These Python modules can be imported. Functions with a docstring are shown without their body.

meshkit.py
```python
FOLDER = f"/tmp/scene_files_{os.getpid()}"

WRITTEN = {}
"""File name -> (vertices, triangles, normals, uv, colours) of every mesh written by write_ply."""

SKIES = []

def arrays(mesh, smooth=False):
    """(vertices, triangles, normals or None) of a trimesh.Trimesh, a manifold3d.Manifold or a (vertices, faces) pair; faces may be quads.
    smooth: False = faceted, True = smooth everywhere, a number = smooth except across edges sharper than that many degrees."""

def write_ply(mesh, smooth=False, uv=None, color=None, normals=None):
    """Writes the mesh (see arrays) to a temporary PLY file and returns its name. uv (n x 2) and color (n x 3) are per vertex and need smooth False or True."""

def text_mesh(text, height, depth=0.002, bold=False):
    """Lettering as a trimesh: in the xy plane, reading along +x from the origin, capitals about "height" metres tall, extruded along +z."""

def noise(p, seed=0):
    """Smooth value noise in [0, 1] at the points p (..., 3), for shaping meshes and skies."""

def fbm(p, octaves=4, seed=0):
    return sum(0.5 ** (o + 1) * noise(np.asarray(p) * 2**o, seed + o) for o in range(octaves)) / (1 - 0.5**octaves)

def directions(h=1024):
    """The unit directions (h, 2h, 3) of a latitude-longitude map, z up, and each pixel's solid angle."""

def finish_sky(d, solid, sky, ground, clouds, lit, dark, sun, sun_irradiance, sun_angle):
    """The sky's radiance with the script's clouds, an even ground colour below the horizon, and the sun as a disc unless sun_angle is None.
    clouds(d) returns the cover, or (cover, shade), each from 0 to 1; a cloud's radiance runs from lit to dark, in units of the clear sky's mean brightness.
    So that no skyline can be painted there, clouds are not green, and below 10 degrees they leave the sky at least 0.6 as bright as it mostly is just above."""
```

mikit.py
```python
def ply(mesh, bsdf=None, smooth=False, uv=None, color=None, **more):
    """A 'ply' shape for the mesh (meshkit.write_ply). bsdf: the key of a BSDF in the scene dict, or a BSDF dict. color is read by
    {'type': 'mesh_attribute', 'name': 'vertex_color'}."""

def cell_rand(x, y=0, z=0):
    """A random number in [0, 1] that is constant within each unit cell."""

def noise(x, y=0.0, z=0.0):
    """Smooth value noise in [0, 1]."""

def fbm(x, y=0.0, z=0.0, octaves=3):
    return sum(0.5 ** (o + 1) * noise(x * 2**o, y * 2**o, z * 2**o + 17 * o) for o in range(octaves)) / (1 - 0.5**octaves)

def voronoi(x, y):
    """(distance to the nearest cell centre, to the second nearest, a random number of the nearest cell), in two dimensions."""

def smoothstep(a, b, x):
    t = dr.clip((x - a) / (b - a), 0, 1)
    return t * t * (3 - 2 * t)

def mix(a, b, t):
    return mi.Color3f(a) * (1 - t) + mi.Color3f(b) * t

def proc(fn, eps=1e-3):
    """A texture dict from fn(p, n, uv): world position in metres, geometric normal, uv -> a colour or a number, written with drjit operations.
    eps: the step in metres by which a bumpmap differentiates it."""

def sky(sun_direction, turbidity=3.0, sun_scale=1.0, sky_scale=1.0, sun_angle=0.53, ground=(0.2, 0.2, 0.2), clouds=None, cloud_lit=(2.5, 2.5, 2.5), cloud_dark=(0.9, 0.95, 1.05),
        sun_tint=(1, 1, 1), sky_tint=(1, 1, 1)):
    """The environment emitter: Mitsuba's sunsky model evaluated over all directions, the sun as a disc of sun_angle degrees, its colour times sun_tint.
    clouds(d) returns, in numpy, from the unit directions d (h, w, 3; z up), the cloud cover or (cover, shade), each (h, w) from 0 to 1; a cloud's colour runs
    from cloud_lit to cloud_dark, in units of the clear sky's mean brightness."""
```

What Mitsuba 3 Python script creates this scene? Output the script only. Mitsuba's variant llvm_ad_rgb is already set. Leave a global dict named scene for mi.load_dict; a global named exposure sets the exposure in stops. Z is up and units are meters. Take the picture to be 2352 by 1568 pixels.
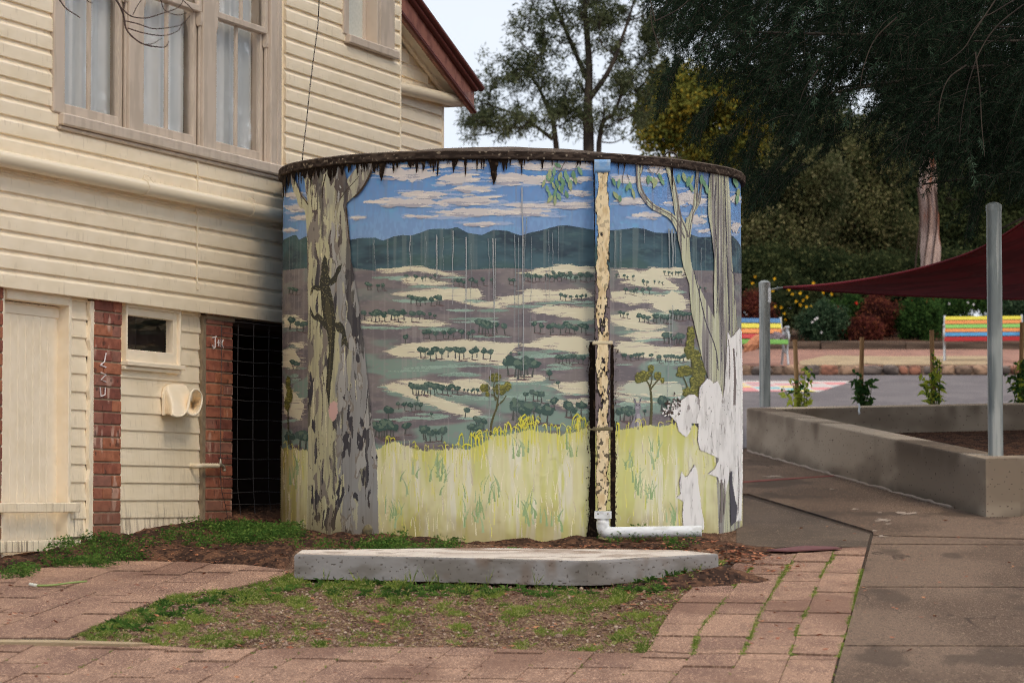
import math, random
import numpy as np, trimesh, drjit as dr, mitsuba as mi, mikit, meshkit
import shapely, shapely.geometry as sg, shapely.affinity as sa, shapely.ops as so
from mikit import noise, fbm, voronoi, cell_rand, smoothstep, mix
from scipy.spatial import cKDTree
T = mi.ScalarTransform4f
scene, labels = {}, {}
rng = np.random.default_rng(7)
random.seed(7)

# ------------------------------------------------------------------ camera, sky, exposure
W, H, FP, EYE, HOR = 2352.0, 1568.0, 7500.0, 0.284, 1145.0      # sheet of measurements 2352 x 1568, focal length in its units
PITCH = math.atan((HOR - 784) / FP)
CP, SP = math.cos(PITCH), math.sin(PITCH)
scene['camera'] = {'type': 'thinlens', 'fov_axis': 'x', 'fov': math.degrees(2 * math.atan(W / 2 / FP)), 'aperture_radius': 0.010, 'focus_distance': 20.4,
                   'near_clip': 0.5, 'far_clip': 3000.0, 'to_world': T().look_at(origin=[0, 0, EYE], target=[0, CP, EYE + SP], up=[0, 0, 1])}


def cloud_cover(d):
    n = meshkit.fbm(d * np.array([3.0, 3.0, 7.0]), 5, 3)
    return np.clip(0.86 + 0.5 * (n - 0.45), 0, 1), np.clip((meshkit.fbm(d * np.array([2.0, 2.0, 5.0]), 4, 9) - 0.35) * 1.3, 0, 0.6)


scene['sky'] = mikit.sky([0.30, -0.62, 0.72], turbidity=3, sun_scale=0.17, sun_angle=16, clouds=cloud_cover, cloud_lit=(2.5, 2.55, 2.65), cloud_dark=(1.75, 1.85, 2.0), ground=(0.12, 0.10, 0.08))
exposure = 2.25


# ------------------------------------------------------------------ geometry helpers
def ray(p):
    p = np.atleast_2d(np.asarray(p, float))
    a, b = (p[:, 0] - W / 2) / FP, (H / 2 - p[:, 1]) / FP
    return np.stack([a, CP - b * SP, SP + b * CP], 1)


ORG = np.array([0, 0, EYE])
G0, GS = EYE - 1.69, 0.07                                           # the sloping ground: z = G0 + GS*y


def gz(x, y):
    y = np.asarray(y, float)
    return G0 + GS * np.minimum(y, 112) + 0.01 * np.maximum(y - 112, 0)


def on_ground(p, dz=0.0):
    r = ray(p)
    t = (1.69 - dz) / (GS * r[:, 1] - r[:, 2])
    return ORG + r * t[:, None]


def at_depth(p, Y):
    r = ray(p)
    return ORG + r * (np.asarray(Y, float) / r[:, 1])[:, None]


PHI = math.atan(0.35)
WD, WN = np.array([math.sin(PHI), math.cos(PHI), 0]), np.array([math.cos(PHI), -math.sin(PHI), 0])
WP = np.array([-9.377 + 0.35 * 18.5, 18.5, 0])


def wall(p, o=0.0):
    """(s, h) on the house wall's plane at stand-off o, seen along p"""
    r = ray(p)
    t = (((WP - ORG) @ WN) + o) / (r @ WN)
    q = ORG + r * t[:, None] - WP
    return np.stack([q @ WD, q[:, 2]], 1)


def ws(x, o=0.0, y=600):
    return float(wall([(x, y)], o)[0, 0])


def wh(x, y, o=0.0):
    return float(wall([(x, y)], o)[0, 1])


def wmap(v):
    v = np.asarray(v, float)
    return WP + v[:, :1] * WD + v[:, 1:2] * np.array([0, 0, 1]) + v[:, 2:3] * WN


def ident(v):
    return np.asarray(v, float)


def cat(ms):
    vs, fs, n = [], [], 0
    for v, f in ms:
        vs.append(v); fs.append(np.asarray(f) + n); n += len(v)
    return np.vstack(vs), np.vstack(fs)


def box(a0, a1, b0, b1, c0, c1, fn=ident, ch=0.0):
    """box in (a, b, c), edges chamfered by ch, mapped by fn"""
    if ch <= 0:
        v = np.array([[x, y, z] for x in (a0, a1) for y in (b0, b1) for z in (c0, c1)], float)
        f = [[0, 1, 3], [0, 3, 2], [4, 6, 7], [4, 7, 5], [0, 4, 5], [0, 5, 1], [2, 3, 7], [2, 7, 6], [0, 2, 6], [0, 6, 4], [1, 5, 7], [1, 7, 3]]
        return fn(v), np.array(f)
    ch = min(ch, 0.45 * abs(a1 - a0), 0.45 * abs(b1 - b0), 0.45 * abs(c1 - c0))
    pts = []
    for x, sx in ((a0, 1), (a1, -1)):
        for y, sy in ((b0, 1), (b1, -1)):
            for z, sz in ((c0, 1), (c1, -1)):
                pts += [[x + sx * ch, y + sy * ch, z], [x + sx * ch, y, z + sz * ch], [x, y + sy * ch, z + sz * ch]]
    h = trimesh.convex.convex_hull(np.array(pts))
    return fn(np.array(h.vertices)), np.array(h.faces)


def frame(p):
    p = np.asarray(p, float)
    t = np.gradient(p, axis=0)
    t /= np.linalg.norm(t, axis=1, keepdims=True) + 1e-12
    a = np.cross(t[0], [0.31, 0.2, 0.93])
    if np.linalg.norm(a) < 1e-3:
        a = np.cross(t[0], [1, 0, 0])
    A = []
    for q in t:
        a = a - q * (a @ q)
        a = a / (np.linalg.norm(a) + 1e-12)
        A.append(a)
    A = np.array(A)
    return A, np.cross(t, A)


def quick(p):
    t = np.gradient(p, axis=0)
    t /= np.linalg.norm(t, axis=1, keepdims=True) + 1e-12
    A = np.cross(t, [0.31, 0.24, 0.92] if abs(t[0] @ np.array([0.31, 0.24, 0.92])) < 0.8 else [0.9, 0.2, -0.3])
    A /= np.linalg.norm(A, axis=1, keepdims=True) + 1e-12
    return A, np.cross(t, A)


def tube(p, r, n=10, cap=True):
    p = np.asarray(p, float)
    r = np.broadcast_to(np.asarray(r, float), (len(p),))
    A, B = frame(p) if n > 5 else quick(p)
    th = np.arange(n) * 2 * np.pi / n
    v = (p[:, None] + r[:, None, None] * (np.cos(th)[None, :, None] * A[:, None] + np.sin(th)[None, :, None] * B[:, None])).reshape(-1, 3)
    i, j = np.meshgrid(np.arange(len(p) - 1), np.arange(n), indexing='ij')
    a, b = i * n + j, i * n + (j + 1) % n
    f = np.vstack([np.stack([a, b, b + n], -1).reshape(-1, 3), np.stack([a, b + n, a + n], -1).reshape(-1, 3)])
    if cap:
        k = len(v)
        v = np.vstack([v, p[0], p[-1]])
        jj = np.arange(n)
        e = (len(p) - 1) * n
        f = np.vstack([f, np.stack([(jj + 1) % n, jj, jj * 0 + k], 1), np.stack([e + jj, e + (jj + 1) % n, jj * 0 + k + 1], 1)])
    return v, f


def smooth_path(p, n=24):
    """Catmull-Rom through the points"""
    p = np.asarray(p, float)
    if len(p) < 3:
        return np.array([p[0] + (p[-1] - p[0]) * t for t in np.linspace(0, 1, n)])
    q = np.vstack([2 * p[0] - p[1], p, 2 * p[-1] - p[-2]])
    u = np.linspace(0, len(p) - 1 - 1e-9, n)
    i = u.astype(int)
    t = (u - i)[:, None]
    a, b, c, d = q[i], q[i + 1], q[i + 2], q[i + 3]
    return 0.5 * (2 * b + (c - a) * t + (2 * a - 5 * b + 4 * c - d) * t**2 + (3 * b - a - 3 * c + d) * t**3)


def tri(poly):
    try:
        return trimesh.creation.triangulate_polygon(poly, engine='earcut')
    except Exception:
        return np.zeros((0, 2)), np.zeros((0, 3), int)


def polys_of(g):
    if g.is_empty:
        return []
    if g.geom_type == 'Polygon':
        return [g]
    return [q for x in getattr(g, 'geoms', []) for q in polys_of(x)]


def extr(poly, w0, w1, fn=ident):
    """polygon in (u, v) extruded between w0 and w1, mapped by fn"""
    out = []
    for g in polys_of(poly if isinstance(poly, sg.base.BaseGeometry) else sg.Polygon(poly).buffer(0)):
        v, f = tri(g)
        if not len(f):
            continue
        n = len(v)
        f = np.asarray(f)
        out.append((np.vstack([np.c_[v, np.full(n, w1)], np.c_[v, np.full(n, w0)]]), np.vstack([f, f[:, ::-1] + n])))
        for ring in [g.exterior, *g.interiors]:
            c = np.array(ring.coords)[:-1]
            m = len(c)
            k = np.arange(m)
            k2 = (k + 1) % m
            out.append((np.vstack([np.c_[c, np.full(m, w1)], np.c_[c, np.full(m, w0)]]), np.vstack([np.stack([k, k + m, k2 + m], 1), np.stack([k, k2 + m, k2], 1)])))
    v, f = cat(out)
    return fn(v), f


def lathe(prof, n=96, c=(0, 0)):
    prof = np.asarray(prof, float)
    th = np.arange(n) * 2 * np.pi / n
    v = np.stack([c[0] + prof[:, None, 0] * np.cos(th), c[1] + prof[:, None, 0] * np.sin(th), np.repeat(prof[:, 1:2], n, 1)], -1).reshape(-1, 3)
    i, j = np.meshgrid(np.arange(len(prof) - 1), np.arange(n), indexing='ij')
    a, b = i * n + j, i * n + (j + 1) % n
    return v, np.vstack([np.stack([a, b, b + n], -1).reshape(-1, 3), np.stack([a, b + n, a + n], -1).reshape(-1, 3)])


def grid(P):
    """mesh of a (m, n, 3) array of points"""
    m, n = P.shape[:2]
    i, j = np.meshgrid(np.arange(m - 1), np.arange(n - 1), indexing='ij')
    a = (i * n + j).ravel()
    return P.reshape(-1, 3), np.vstack([np.stack([a, a + 1, a + n + 1], 1), np.stack([a, a + n + 1, a + n], 1)])


# ------------------------------------------------------------------ scene helpers
COUNT = {}


def num(key):
    k = COUNT.get(key, 0)
    COUNT[key] = k + 1
    return key if k == 0 else f'{key}_{k:03d}'


def tag(key, label=None, cat=None, group=None, kind=None):
    d = {k: v for k, v in dict(label=label, category=cat, group=group, kind=kind).items() if v}
    if d:
        labels[key] = d
    return key


def obj(name, mesh, bsdf, parent=None, smooth=False, label=None, cat=None, group=None, kind=None, normals=None, **kw):
    key = num(f'{parent}__{name}' if parent else name)
    if normals is not None:
        scene[key] = {'type': 'ply', 'filename': meshkit.write_ply(mesh, normals=normals), 'face_normals': False, 'bsdf': {'type': 'ref', 'id': 'm_' + bsdf}}
    else:
        scene[key] = mikit.ply(mesh, 'm_' + bsdf, smooth=smooth, **kw)
    return tag(key, label, cat, group, kind)


def thing(name, label, cat, group=None, kind=None):
    return tag(num(name), label, cat, group, kind)


def lin(c):
    c = np.asarray(c, float) / 255
    return np.where(c < 0.04045, c / 12.92, ((c + 0.055) / 1.055) ** 2.4)


def C(r, g, b, k=1.0):
    """albedo from a colour as photographed"""
    return [float(x) for x in np.clip(lin([r, g, b]) * k, 0.004, 0.9)]


def mat(name, col, rough=0.6, bump=None, spec=0.4, eps=2e-3, **kw):
    c = mikit.proc(col) if callable(col) else {'type': 'rgb', 'value': col}
    b = {'type': 'principled', 'base_color': c, 'roughness': rough, 'specular': spec, **kw}
    if bump is not None:
        b = {'type': 'bumpmap', 'tex': mikit.proc(bump, eps=eps), 'scale': 1.0, 'bsdf': b}
    scene['m_' + name] = {'type': 'twosided', 'bsdf': b}
    return name


def leafmat(name, col, trans=0.35, rough=0.5):
    c = mikit.proc(col) if callable(col) else {'type': 'rgb', 'value': col}
    scene['m_' + name] = {'type': 'principledthin', 'base_color': c, 'roughness': rough, 'diff_trans': trans * 2, 'spec_trans': 0.0}
    return name


def blades(base, direction, length, width, normal=None, bend=0.0, segs=1):
    """flat tapering blades / leaves: arrays (n, 3), (n, 3), (n,), (n,)"""
    n = len(base)
    d = direction / (np.linalg.norm(direction, axis=1, keepdims=True) + 1e-12)
    up = rng.normal(size=(n, 3)) if normal is None else normal
    s = np.cross(d, up)
    s /= np.linalg.norm(s, axis=1, keepdims=True) + 1e-12
    L, w = length[:, None], width[:, None]
    mid = base + d * L * 0.45
    tip = base + d * L + np.array([0, 0, -1.0]) * L * bend
    v = np.stack([base, mid + s * w * 0.5, tip, mid - s * w * 0.5], 1).reshape(-1, 3)
    k = np.arange(n)[:, None] * 4
    f = np.vstack([k + [0, 1, 2], k + [0, 2, 3]])
    return v, f


def arr(s):
    return np.array([[float(a) for a in q.split(',')] for q in s.split()])


def srf(n, lo=1.0, hi=1.0):
    return rng.uniform(lo, hi, n)
# ------------------------------------------------------------------ the water tank and its painted landscape
TC, TR = np.array([0.0, 21.81]), 1.53
TCY = 21.81
ZTOP = 2.40


def cyl(p):
    """(u, z) on the tank's wall: arc length from the side that faces the path, and height"""
    r = ray(p)
    a = r[:, 0]**2 + r[:, 1]**2
    b = r[:, 1] * TC[1]
    disc = np.maximum(b * b - a * (TC[1]**2 - TR**2), 0)
    q = ORG + r * ((b - np.sqrt(disc)) / a)[:, None]
    return np.stack([np.arctan2(q[:, 0], TC[1] - q[:, 1]) * TR, q[:, 2]], 1)


def cmap(uz, off):
    a = uz[:, 0] / TR
    n = np.stack([np.sin(a), -np.cos(a), a * 0], 1)
    return np.stack([np.sin(a) * (TR + off), TC[1] - np.cos(a) * (TR + off), uz[:, 1]], 1), n


def pg(p):
    """polygon on the wall (u, z) from an outline as measured"""
    g = sg.Polygon(np.asarray(p, float))
    g = g if g.is_valid else g.buffer(0)
    out = []
    for q in polys_of(g):
        out.append(sg.Polygon(cyl(np.array(shapely.segmentize(q.exterior, 5).coords))).buffer(0))
    return so.unary_union(out)


def rough(p, amp=1.5, step=3.0, seed=0, sx=0.25, sy=0.25):
    """outline with a brushed, uneven edge"""
    q = np.array(shapely.segmentize(sg.LinearRing(p), step).coords)[:-1]
    d = np.stack([meshkit.fbm(np.c_[q * [sx, sy], np.full(len(q), seed + k * 31.0)], 3) - 0.5 for k in (0, 1)], 1)
    return q + d * 2 * amp


def stroke(x0, x1, y, th, sag=0.0, seed=0, n=12):
    """one brush stroke, tapering at both ends"""
    t = np.linspace(0, 1, n)
    r = np.random.default_rng(seed)
    x = x0 + (x1 - x0) * t
    mid = y + sag * np.sin(np.pi * t) + np.cumsum(r.normal(size=n)) * th * 0.06
    w = th * 0.5 * np.sin(np.pi * np.clip(t, 0.02, 0.98)) ** 0.6 * r.uniform(0.6, 1.2, n)
    return np.r_[np.c_[x, mid - w], np.c_[x, mid + w][::-1]]


def line(pts, w0, w1=None, n=14):
    """thin tapering stroke along a path"""
    p = smooth_path(np.c_[np.asarray(pts, float), np.zeros(len(pts))], n)[:, :2]
    t = np.gradient(p, axis=0)
    t /= np.linalg.norm(t, axis=1, keepdims=True) + 1e-9
    nn = np.c_[-t[:, 1], t[:, 0]]
    w = np.linspace(w0, w0 if w1 is None else w1, len(p))[:, None] * 0.5
    return np.r_[p + nn * w, (p - nn * w)[::-1]]


def ell(x, y, rx, ry, n=14, j=0.12, seed=0):
    r = np.random.default_rng(seed)
    th = np.arange(n) * 2 * np.pi / n
    k = 1 + r.normal(size=n) * j
    return np.c_[x + rx * k * np.cos(th), y + ry * k * np.sin(th)]


SHEETS = {}


def put(name, color, layer, *outlines):
    SHEETS.setdefault((name, color, layer), []).extend(outlines)


def flush(parent, clip=None):
    for (name, color, layer), outs in SHEETS.items():
        many = len(outs) > 2
        vs, fs, ns, k = [], [], [], 0
        off = 0.0016 + 0.0007 * layer
        for o in outs:
            g = o if isinstance(o, sg.base.BaseGeometry) else pg(o)
            if clip is not None:
                g = g.intersection(clip)
            if g.is_empty:
                continue
            u0, _, u1, _ = g.bounds
            cuts = np.arange(math.floor(u0 / 0.035), math.ceil(u1 / 0.035) + 1) * 0.035
            pieces = [g] if len(cuts) <= 2 else [shapely.intersection(g, sg.box(a, -9, b, 9)) for a, b in zip(cuts[:-1], cuts[1:])]
            for piece in pieces:
                for q in polys_of(piece):
                    v, f = tri(q)
                    if len(f):
                        P, N = cmap(v, off)
                        vs.append(P); ns.append(N); fs.append(np.asarray(f) + k); k += len(P)
        if vs:
            obj(name, (np.vstack(vs), np.vstack(fs)), color, parent, normals=np.vstack(ns), kind='stuff' if many else None)
    SHEETS.clear()


def tuv(p):
    return dr.atan2(p.x, TCY - p.y) * TR, p.z


def zy(y):
    return float(EYE + (HOR - y) / FP * (TCY - TR))


def pig(name, r, g, b, k=1.15):
    return mat(name, C(r, g, b, k), 0.65, spec=0.25)


def relief(p, n, uv):
    u, z = tuv(p)
    k = fbm(u * 26, z * 26, 0, 3)
    return 0.0022 * smoothstep(0.55, 0.8, k) + 0.0006 * noise(u * 90, z * 60)


def sky_paint(p, n, uv):
    u, z = tuv(p)
    t = dr.clip((z - zy(540)) / (zy(370) - zy(540)), 0, 1)
    c = mix(C(136, 172, 214), C(86, 140, 206), t)
    k = fbm(u * 5, z * 16, 1.7, 3)
    c = mix(c, C(110, 178, 216), 0.6 * smoothstep(0.58, 0.75, k))
    c = mix(c, C(120, 150, 200), 0.5 * smoothstep(0.35, 0.6, fbm(u * 60, z * 25, 4.0, 2)))
    return mix(c, C(150, 140, 130), 0.45 * smoothstep(0.62, 0.8, fbm(u * 40, z * 1.2, 9.0, 2)) * t)


def hill_paint(p, n, uv):
    u, z = tuv(p)
    k = fbm(u * 3.2, z * 12, 2.0, 4)
    c = mix(C(54, 70, 84), C(76, 104, 116), smoothstep(0.3, 0.7, k))
    c = mix(c, C(74, 100, 96), 0.7 * smoothstep(0.55, 0.75, fbm(u * 2.5, z * 6, 8.0, 3)))
    c = mix(c, C(90, 120, 124), 0.4 * smoothstep(0.6, 0.8, fbm(u * 22, z * 60, 3.0, 2)))
    return mix(c, C(110, 128, 130), 0.5 * smoothstep(0.6, 0.8, fbm(u * 45, z * 1.0, 5.0, 2)))


def field_paint(p, n, uv):
    u, z = tuv(p)
    d = dr.clip((zy(690) - z) / 0.7, 0, 1)
    k = fbm(u * 2.0 + 3, z * 9, 6.0, 3)
    c = mix(C(134, 128, 129), C(117, 112, 118), smoothstep(0.35, 0.65, fbm(u * 5, z * 22, 1.0, 3)))
    c = mix(c, C(134, 160, 150), smoothstep(0.56, 0.66, k + 0.10 * d) * dr.clip(0.25 + d, 0, 0.9))
    c = mix(c, C(150, 140, 146), 0.4 * smoothstep(0.6, 0.8, fbm(u * 40, z * 90, 2.0, 2)))
    return mix(c, C(172, 165, 165), 0.28 * smoothstep(0.6, 0.85, fbm(u * 55, z * 0.8, 7.0, 2)))


def grass_paint(p, n, uv):
    u, z = tuv(p)
    a = fbm(u * 30, z * 2.6, 0.0, 3)
    b = fbm(u * 13 + 5, z * 1.7, 3.0, 3)
    c = mix(C(226, 224, 180), C(210, 212, 140), smoothstep(0.45, 0.68, b))
    c = mix(c, C(230, 229, 206), smoothstep(0.52, 0.7, a))
    c = mix(c, C(206, 206, 120), 0.75 * smoothstep(zy(1060), zy(985), z + 0.25 * (b - 0.5)))
    c = mix(c, C(204, 194, 136), 0.2 * smoothstep(0.5, 0.7, fbm(u * 50, z * 6, 5.0, 2)))
    low = smoothstep(0.35, -0.02, z + 0.3 * (fbm(u * 9, z * 9, 2.0, 3) - 0.5))
    c = mix(c, C(158, 140, 84), 0.65 * low)
    side = smoothstep(-1.5, -2.05, u + 0.4 * (a - 0.5))
    return mix(c, C(150, 134, 74), 0.55 * side)


UL = float(cyl([(710, 900)])[0, 0])
_y = np.array([500, 560, 620, 700, 780, 850, 950, 1000, 1060, 1150, 1230.0])
_x = np.array([801, 806, 813, 827, 838, 843, 854, 862, 870, 870, 872.0])
_q = cyl(np.c_[_x, _y])
UR = [float(a) for a in np.polyfit(_q[:, 1], _q[:, 0], 2)]


def bark_paint(p, n, uv):
    u, z = tuv(p)
    t = (u - UL) / (UR[0] * z * z + UR[1] * z + UR[2] - UL)
    w = noise(u * 16, z * 9, 1.0) - 0.5
    u2, z2 = u + 0.03 * w, z + 0.07 * w
    n1, n2, n3 = fbm(u2 * 17, z2 * 5.0, 0.0, 4), fbm(u2 * 20 + 4, z2 * 6.5, 5.0, 4), fbm(u2 * 24 + 9, z2 * 8.0, 9.0, 3)
    hi = smoothstep(zy(640), zy(520), z)
    c = mix(C(192, 190, 158), C(152, 154, 156), smoothstep(0.50, 0.56, t + 0.5 * (n1 - 0.5)) * (1 - 0.6 * hi))
    c = mix(c, C(138, 132, 126), smoothstep(0.565, 0.58, n3 + 0.05 * hi - 0.05 * smoothstep(0.2, 0.0, t)))
    c = mix(c, mix(C(66, 66, 74), C(92, 84, 82), hi), smoothstep(0.575, 0.588, n2 + 0.17 * dr.minimum(t, 1.1) - 0.115 + 0.035 * hi))
    c = mix(c, C(200, 198, 168), smoothstep(0.62, 0.632, n1) * smoothstep(1.0, 0.6, t))
    c = mix(c, C(172, 173, 172), smoothstep(0.64, 0.65, n3) * smoothstep(0.45, 0.6, t))
    c = mix(c, C(70, 68, 72), 0.8 * smoothstep(0.70, 0.73, noise(u * 60, z * 2.2, 2.0)) * smoothstep(0.5, 0.56, n1))
    c = mix(c, C(126, 124, 122), 0.3 * smoothstep(0.5, 0.75, fbm(u * 60, z * 5, 3.0, 2)))
    return mix(c, C(120, 104, 70), 0.45 * smoothstep(0.3, 0.0, z + 0.2 * (n1 - 0.5)))


def gum_paint(p, n, uv):
    u, z = tuv(p)
    s, s2 = fbm(u * 34, z * 1.6, 0.0, 3), fbm(u * 60 + 3, z * 2.6, 4.0, 2)
    c = mix(C(190, 192, 164), C(146, 142, 140), smoothstep(0.42, 0.6, s))
    c = mix(c, C(104, 98, 100), smoothstep(0.6, 0.72, s2))
    c = mix(c, C(206, 208, 186), smoothstep(0.62, 0.72, 1 - s2) * 0.8)
    return mix(c, C(98, 92, 96), 0.75 * smoothstep(2.02, 2.2, u + 0.12 * (s - 0.5) - 0.12 * smoothstep(1.2, 0.6, z)) * smoothstep(0.6, 0.35, s))


def bare_paint(p, n, uv):
    u, z = tuv(p)
    s = fbm(u * 26, z * 9, 0.0, 4)
    c = mix([0.87, 0.86, 0.85], [0.72, 0.71, 0.70], smoothstep(0.4, 0.7, s))
    return mix(c, C(140, 132, 130), 0.8 * smoothstep(0.66, 0.76, fbm(u * 70, z * 22, 4.0, 2)) * smoothstep(0.45, 0.65, s))


def mould_col(p, n, uv):
    u, z = tuv(p)
    return mix(C(30, 23, 19), C(74, 60, 46), smoothstep(0.62, 0.8, fbm(u * 60, z * 60, 0.0, 3)))


mat('sky_paint', sky_paint, 0.6, relief, 0.3)
mat('hill_paint', hill_paint, 0.6, relief, 0.3)
mat('field_paint', field_paint, 0.6, spec=0.3)
mat('grass_paint', grass_paint, 0.6, relief, 0.3)
mat('bark_paint', bark_paint, 0.6, spec=0.3)
mat('gum_paint', gum_paint, 0.6, spec=0.3)
mat('bare_paint', bare_paint, 0.8, spec=0.2)
mat('mould', mould_col, 0.95, spec=0.1)
for nm, c in dict(cloud_a=(196, 192, 192), cloud_b=(162, 162, 172), cloud_c=(212, 206, 200), halo=(150, 170, 202), cream_a=(208, 204, 180), cream_b=(190, 182, 166), cream_c=(182, 190, 174), halo_b=(156, 146, 140), cream_d=(216, 212, 190), leaf_a=(122, 158, 128), leaf_b=(150, 164, 124),
                  leaf_c=(104, 142, 112), stem=(104, 100, 98), tree_a=(66, 88, 84), tree_b=(98, 118, 106), tree_c=(80, 100, 96), trunk=(84, 88, 86), shade=(106, 90, 92), olive_a=(126, 124, 66), olive_b=(92, 94, 54), olive_c=(150, 148, 76), twig=(88, 86, 60),
                  lizard=(56, 57, 52), lizard_b=(78, 76, 62), spot=(164, 158, 112), roo=(134, 132, 142), roo_b=(162, 160, 168), roo_c=(80, 78, 86), yellow_a=(208, 204, 74), yellow_b=(216, 210, 116), yellow_c=(196, 196, 92), green_a=(146, 170, 122),
                  green_b=(164, 182, 140), pale=(228, 222, 196), drip=(156, 160, 163), drip_b=(128, 138, 143), teal=(146, 170, 160), teal_b=(128, 150, 140), pink=(206, 172, 168), stain=(62, 52, 46), dust=(120, 112, 110)).items():
    pig(nm, *c)

tank = thing('water_tank', 'round concrete water tank painted with an outback landscape under a mouldy lid', 'water tank')
prof = np.array([[TR, -0.5], [TR, ZTOP]])
n = 512
th = np.arange(n + 1) * 2 * np.pi / n
zz = np.linspace(-0.5, ZTOP + 0.02, 10)
A, Z = np.meshgrid(th, zz)
P = np.stack([np.sin(A) * TR, TC[1] - np.cos(A) * TR, Z], -1)
obj('wall', grid(P), 'sky_paint', tank, normals=np.stack([np.sin(A), -np.cos(A), A * 0], -1).reshape(-1, 3))

# hills, plain, long grass: whole bands of paint
TILT = 0.0119
ridge = arr('640,556 648,552 656,549 663,545 676,540 681,540 687,551 700,545 712,540 760,545 803,551 825,547 862,546 872,550 880,553 905,543 925,540 945,541 965,535 985,527 1010,525 1030,526 1050,522 1060,527 1075,535 1107,540 1114,537 1133,528 1165,530 1180,536 1197,541 1215,535 1240,530 1265,523 1285,518 1303,518 1330,522 1362,528 1402,529 1430,527 1458,523 1480,526 1503,534 1540,536 1560,536 1582,537 1606,545 1632,544 1636,549 1660,545 1681,541 1692,552 1699,562 1702,570')
foot = arr('1702,628 1640,622 1500,618 1405,615 1360,617 1260,621 1180,616 1140,616 1060,621 1004,622 935,617 868,623 845,620 812,615 700,616 660,620 640,621')
put('painted_hills', 'hill_paint', 1, np.r_[ridge, foot + [0, 3]])
put('painted_plain', 'field_paint', 2, np.r_[foot, arr('640,1050 900,1050 1300,1030 1702,1010')])
top = arr('640,1028 664,1029 690,1033 712,1035 870,1032 890,1020 908,1012 935,1024 960,1033 1000,1035 1035,1030 1075,1031 1105,1022 1120,1010 1130,1001 1163,1000 1185,992 1220,986 1260,994 1290,999 1330,990 1350,977 1405,990 1440,985 1470,978 1490,975 1505,980 1540,975 1555,971 1600,980 1702,985')
q = np.array(shapely.segmentize(sg.LineString(top), 2.0).coords)
q[:, 1] += rng.uniform(-4, 3, len(q))
put('painted_grass', 'grass_paint', 12, np.r_[q, arr('1702,1300 640,1300')])

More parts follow.
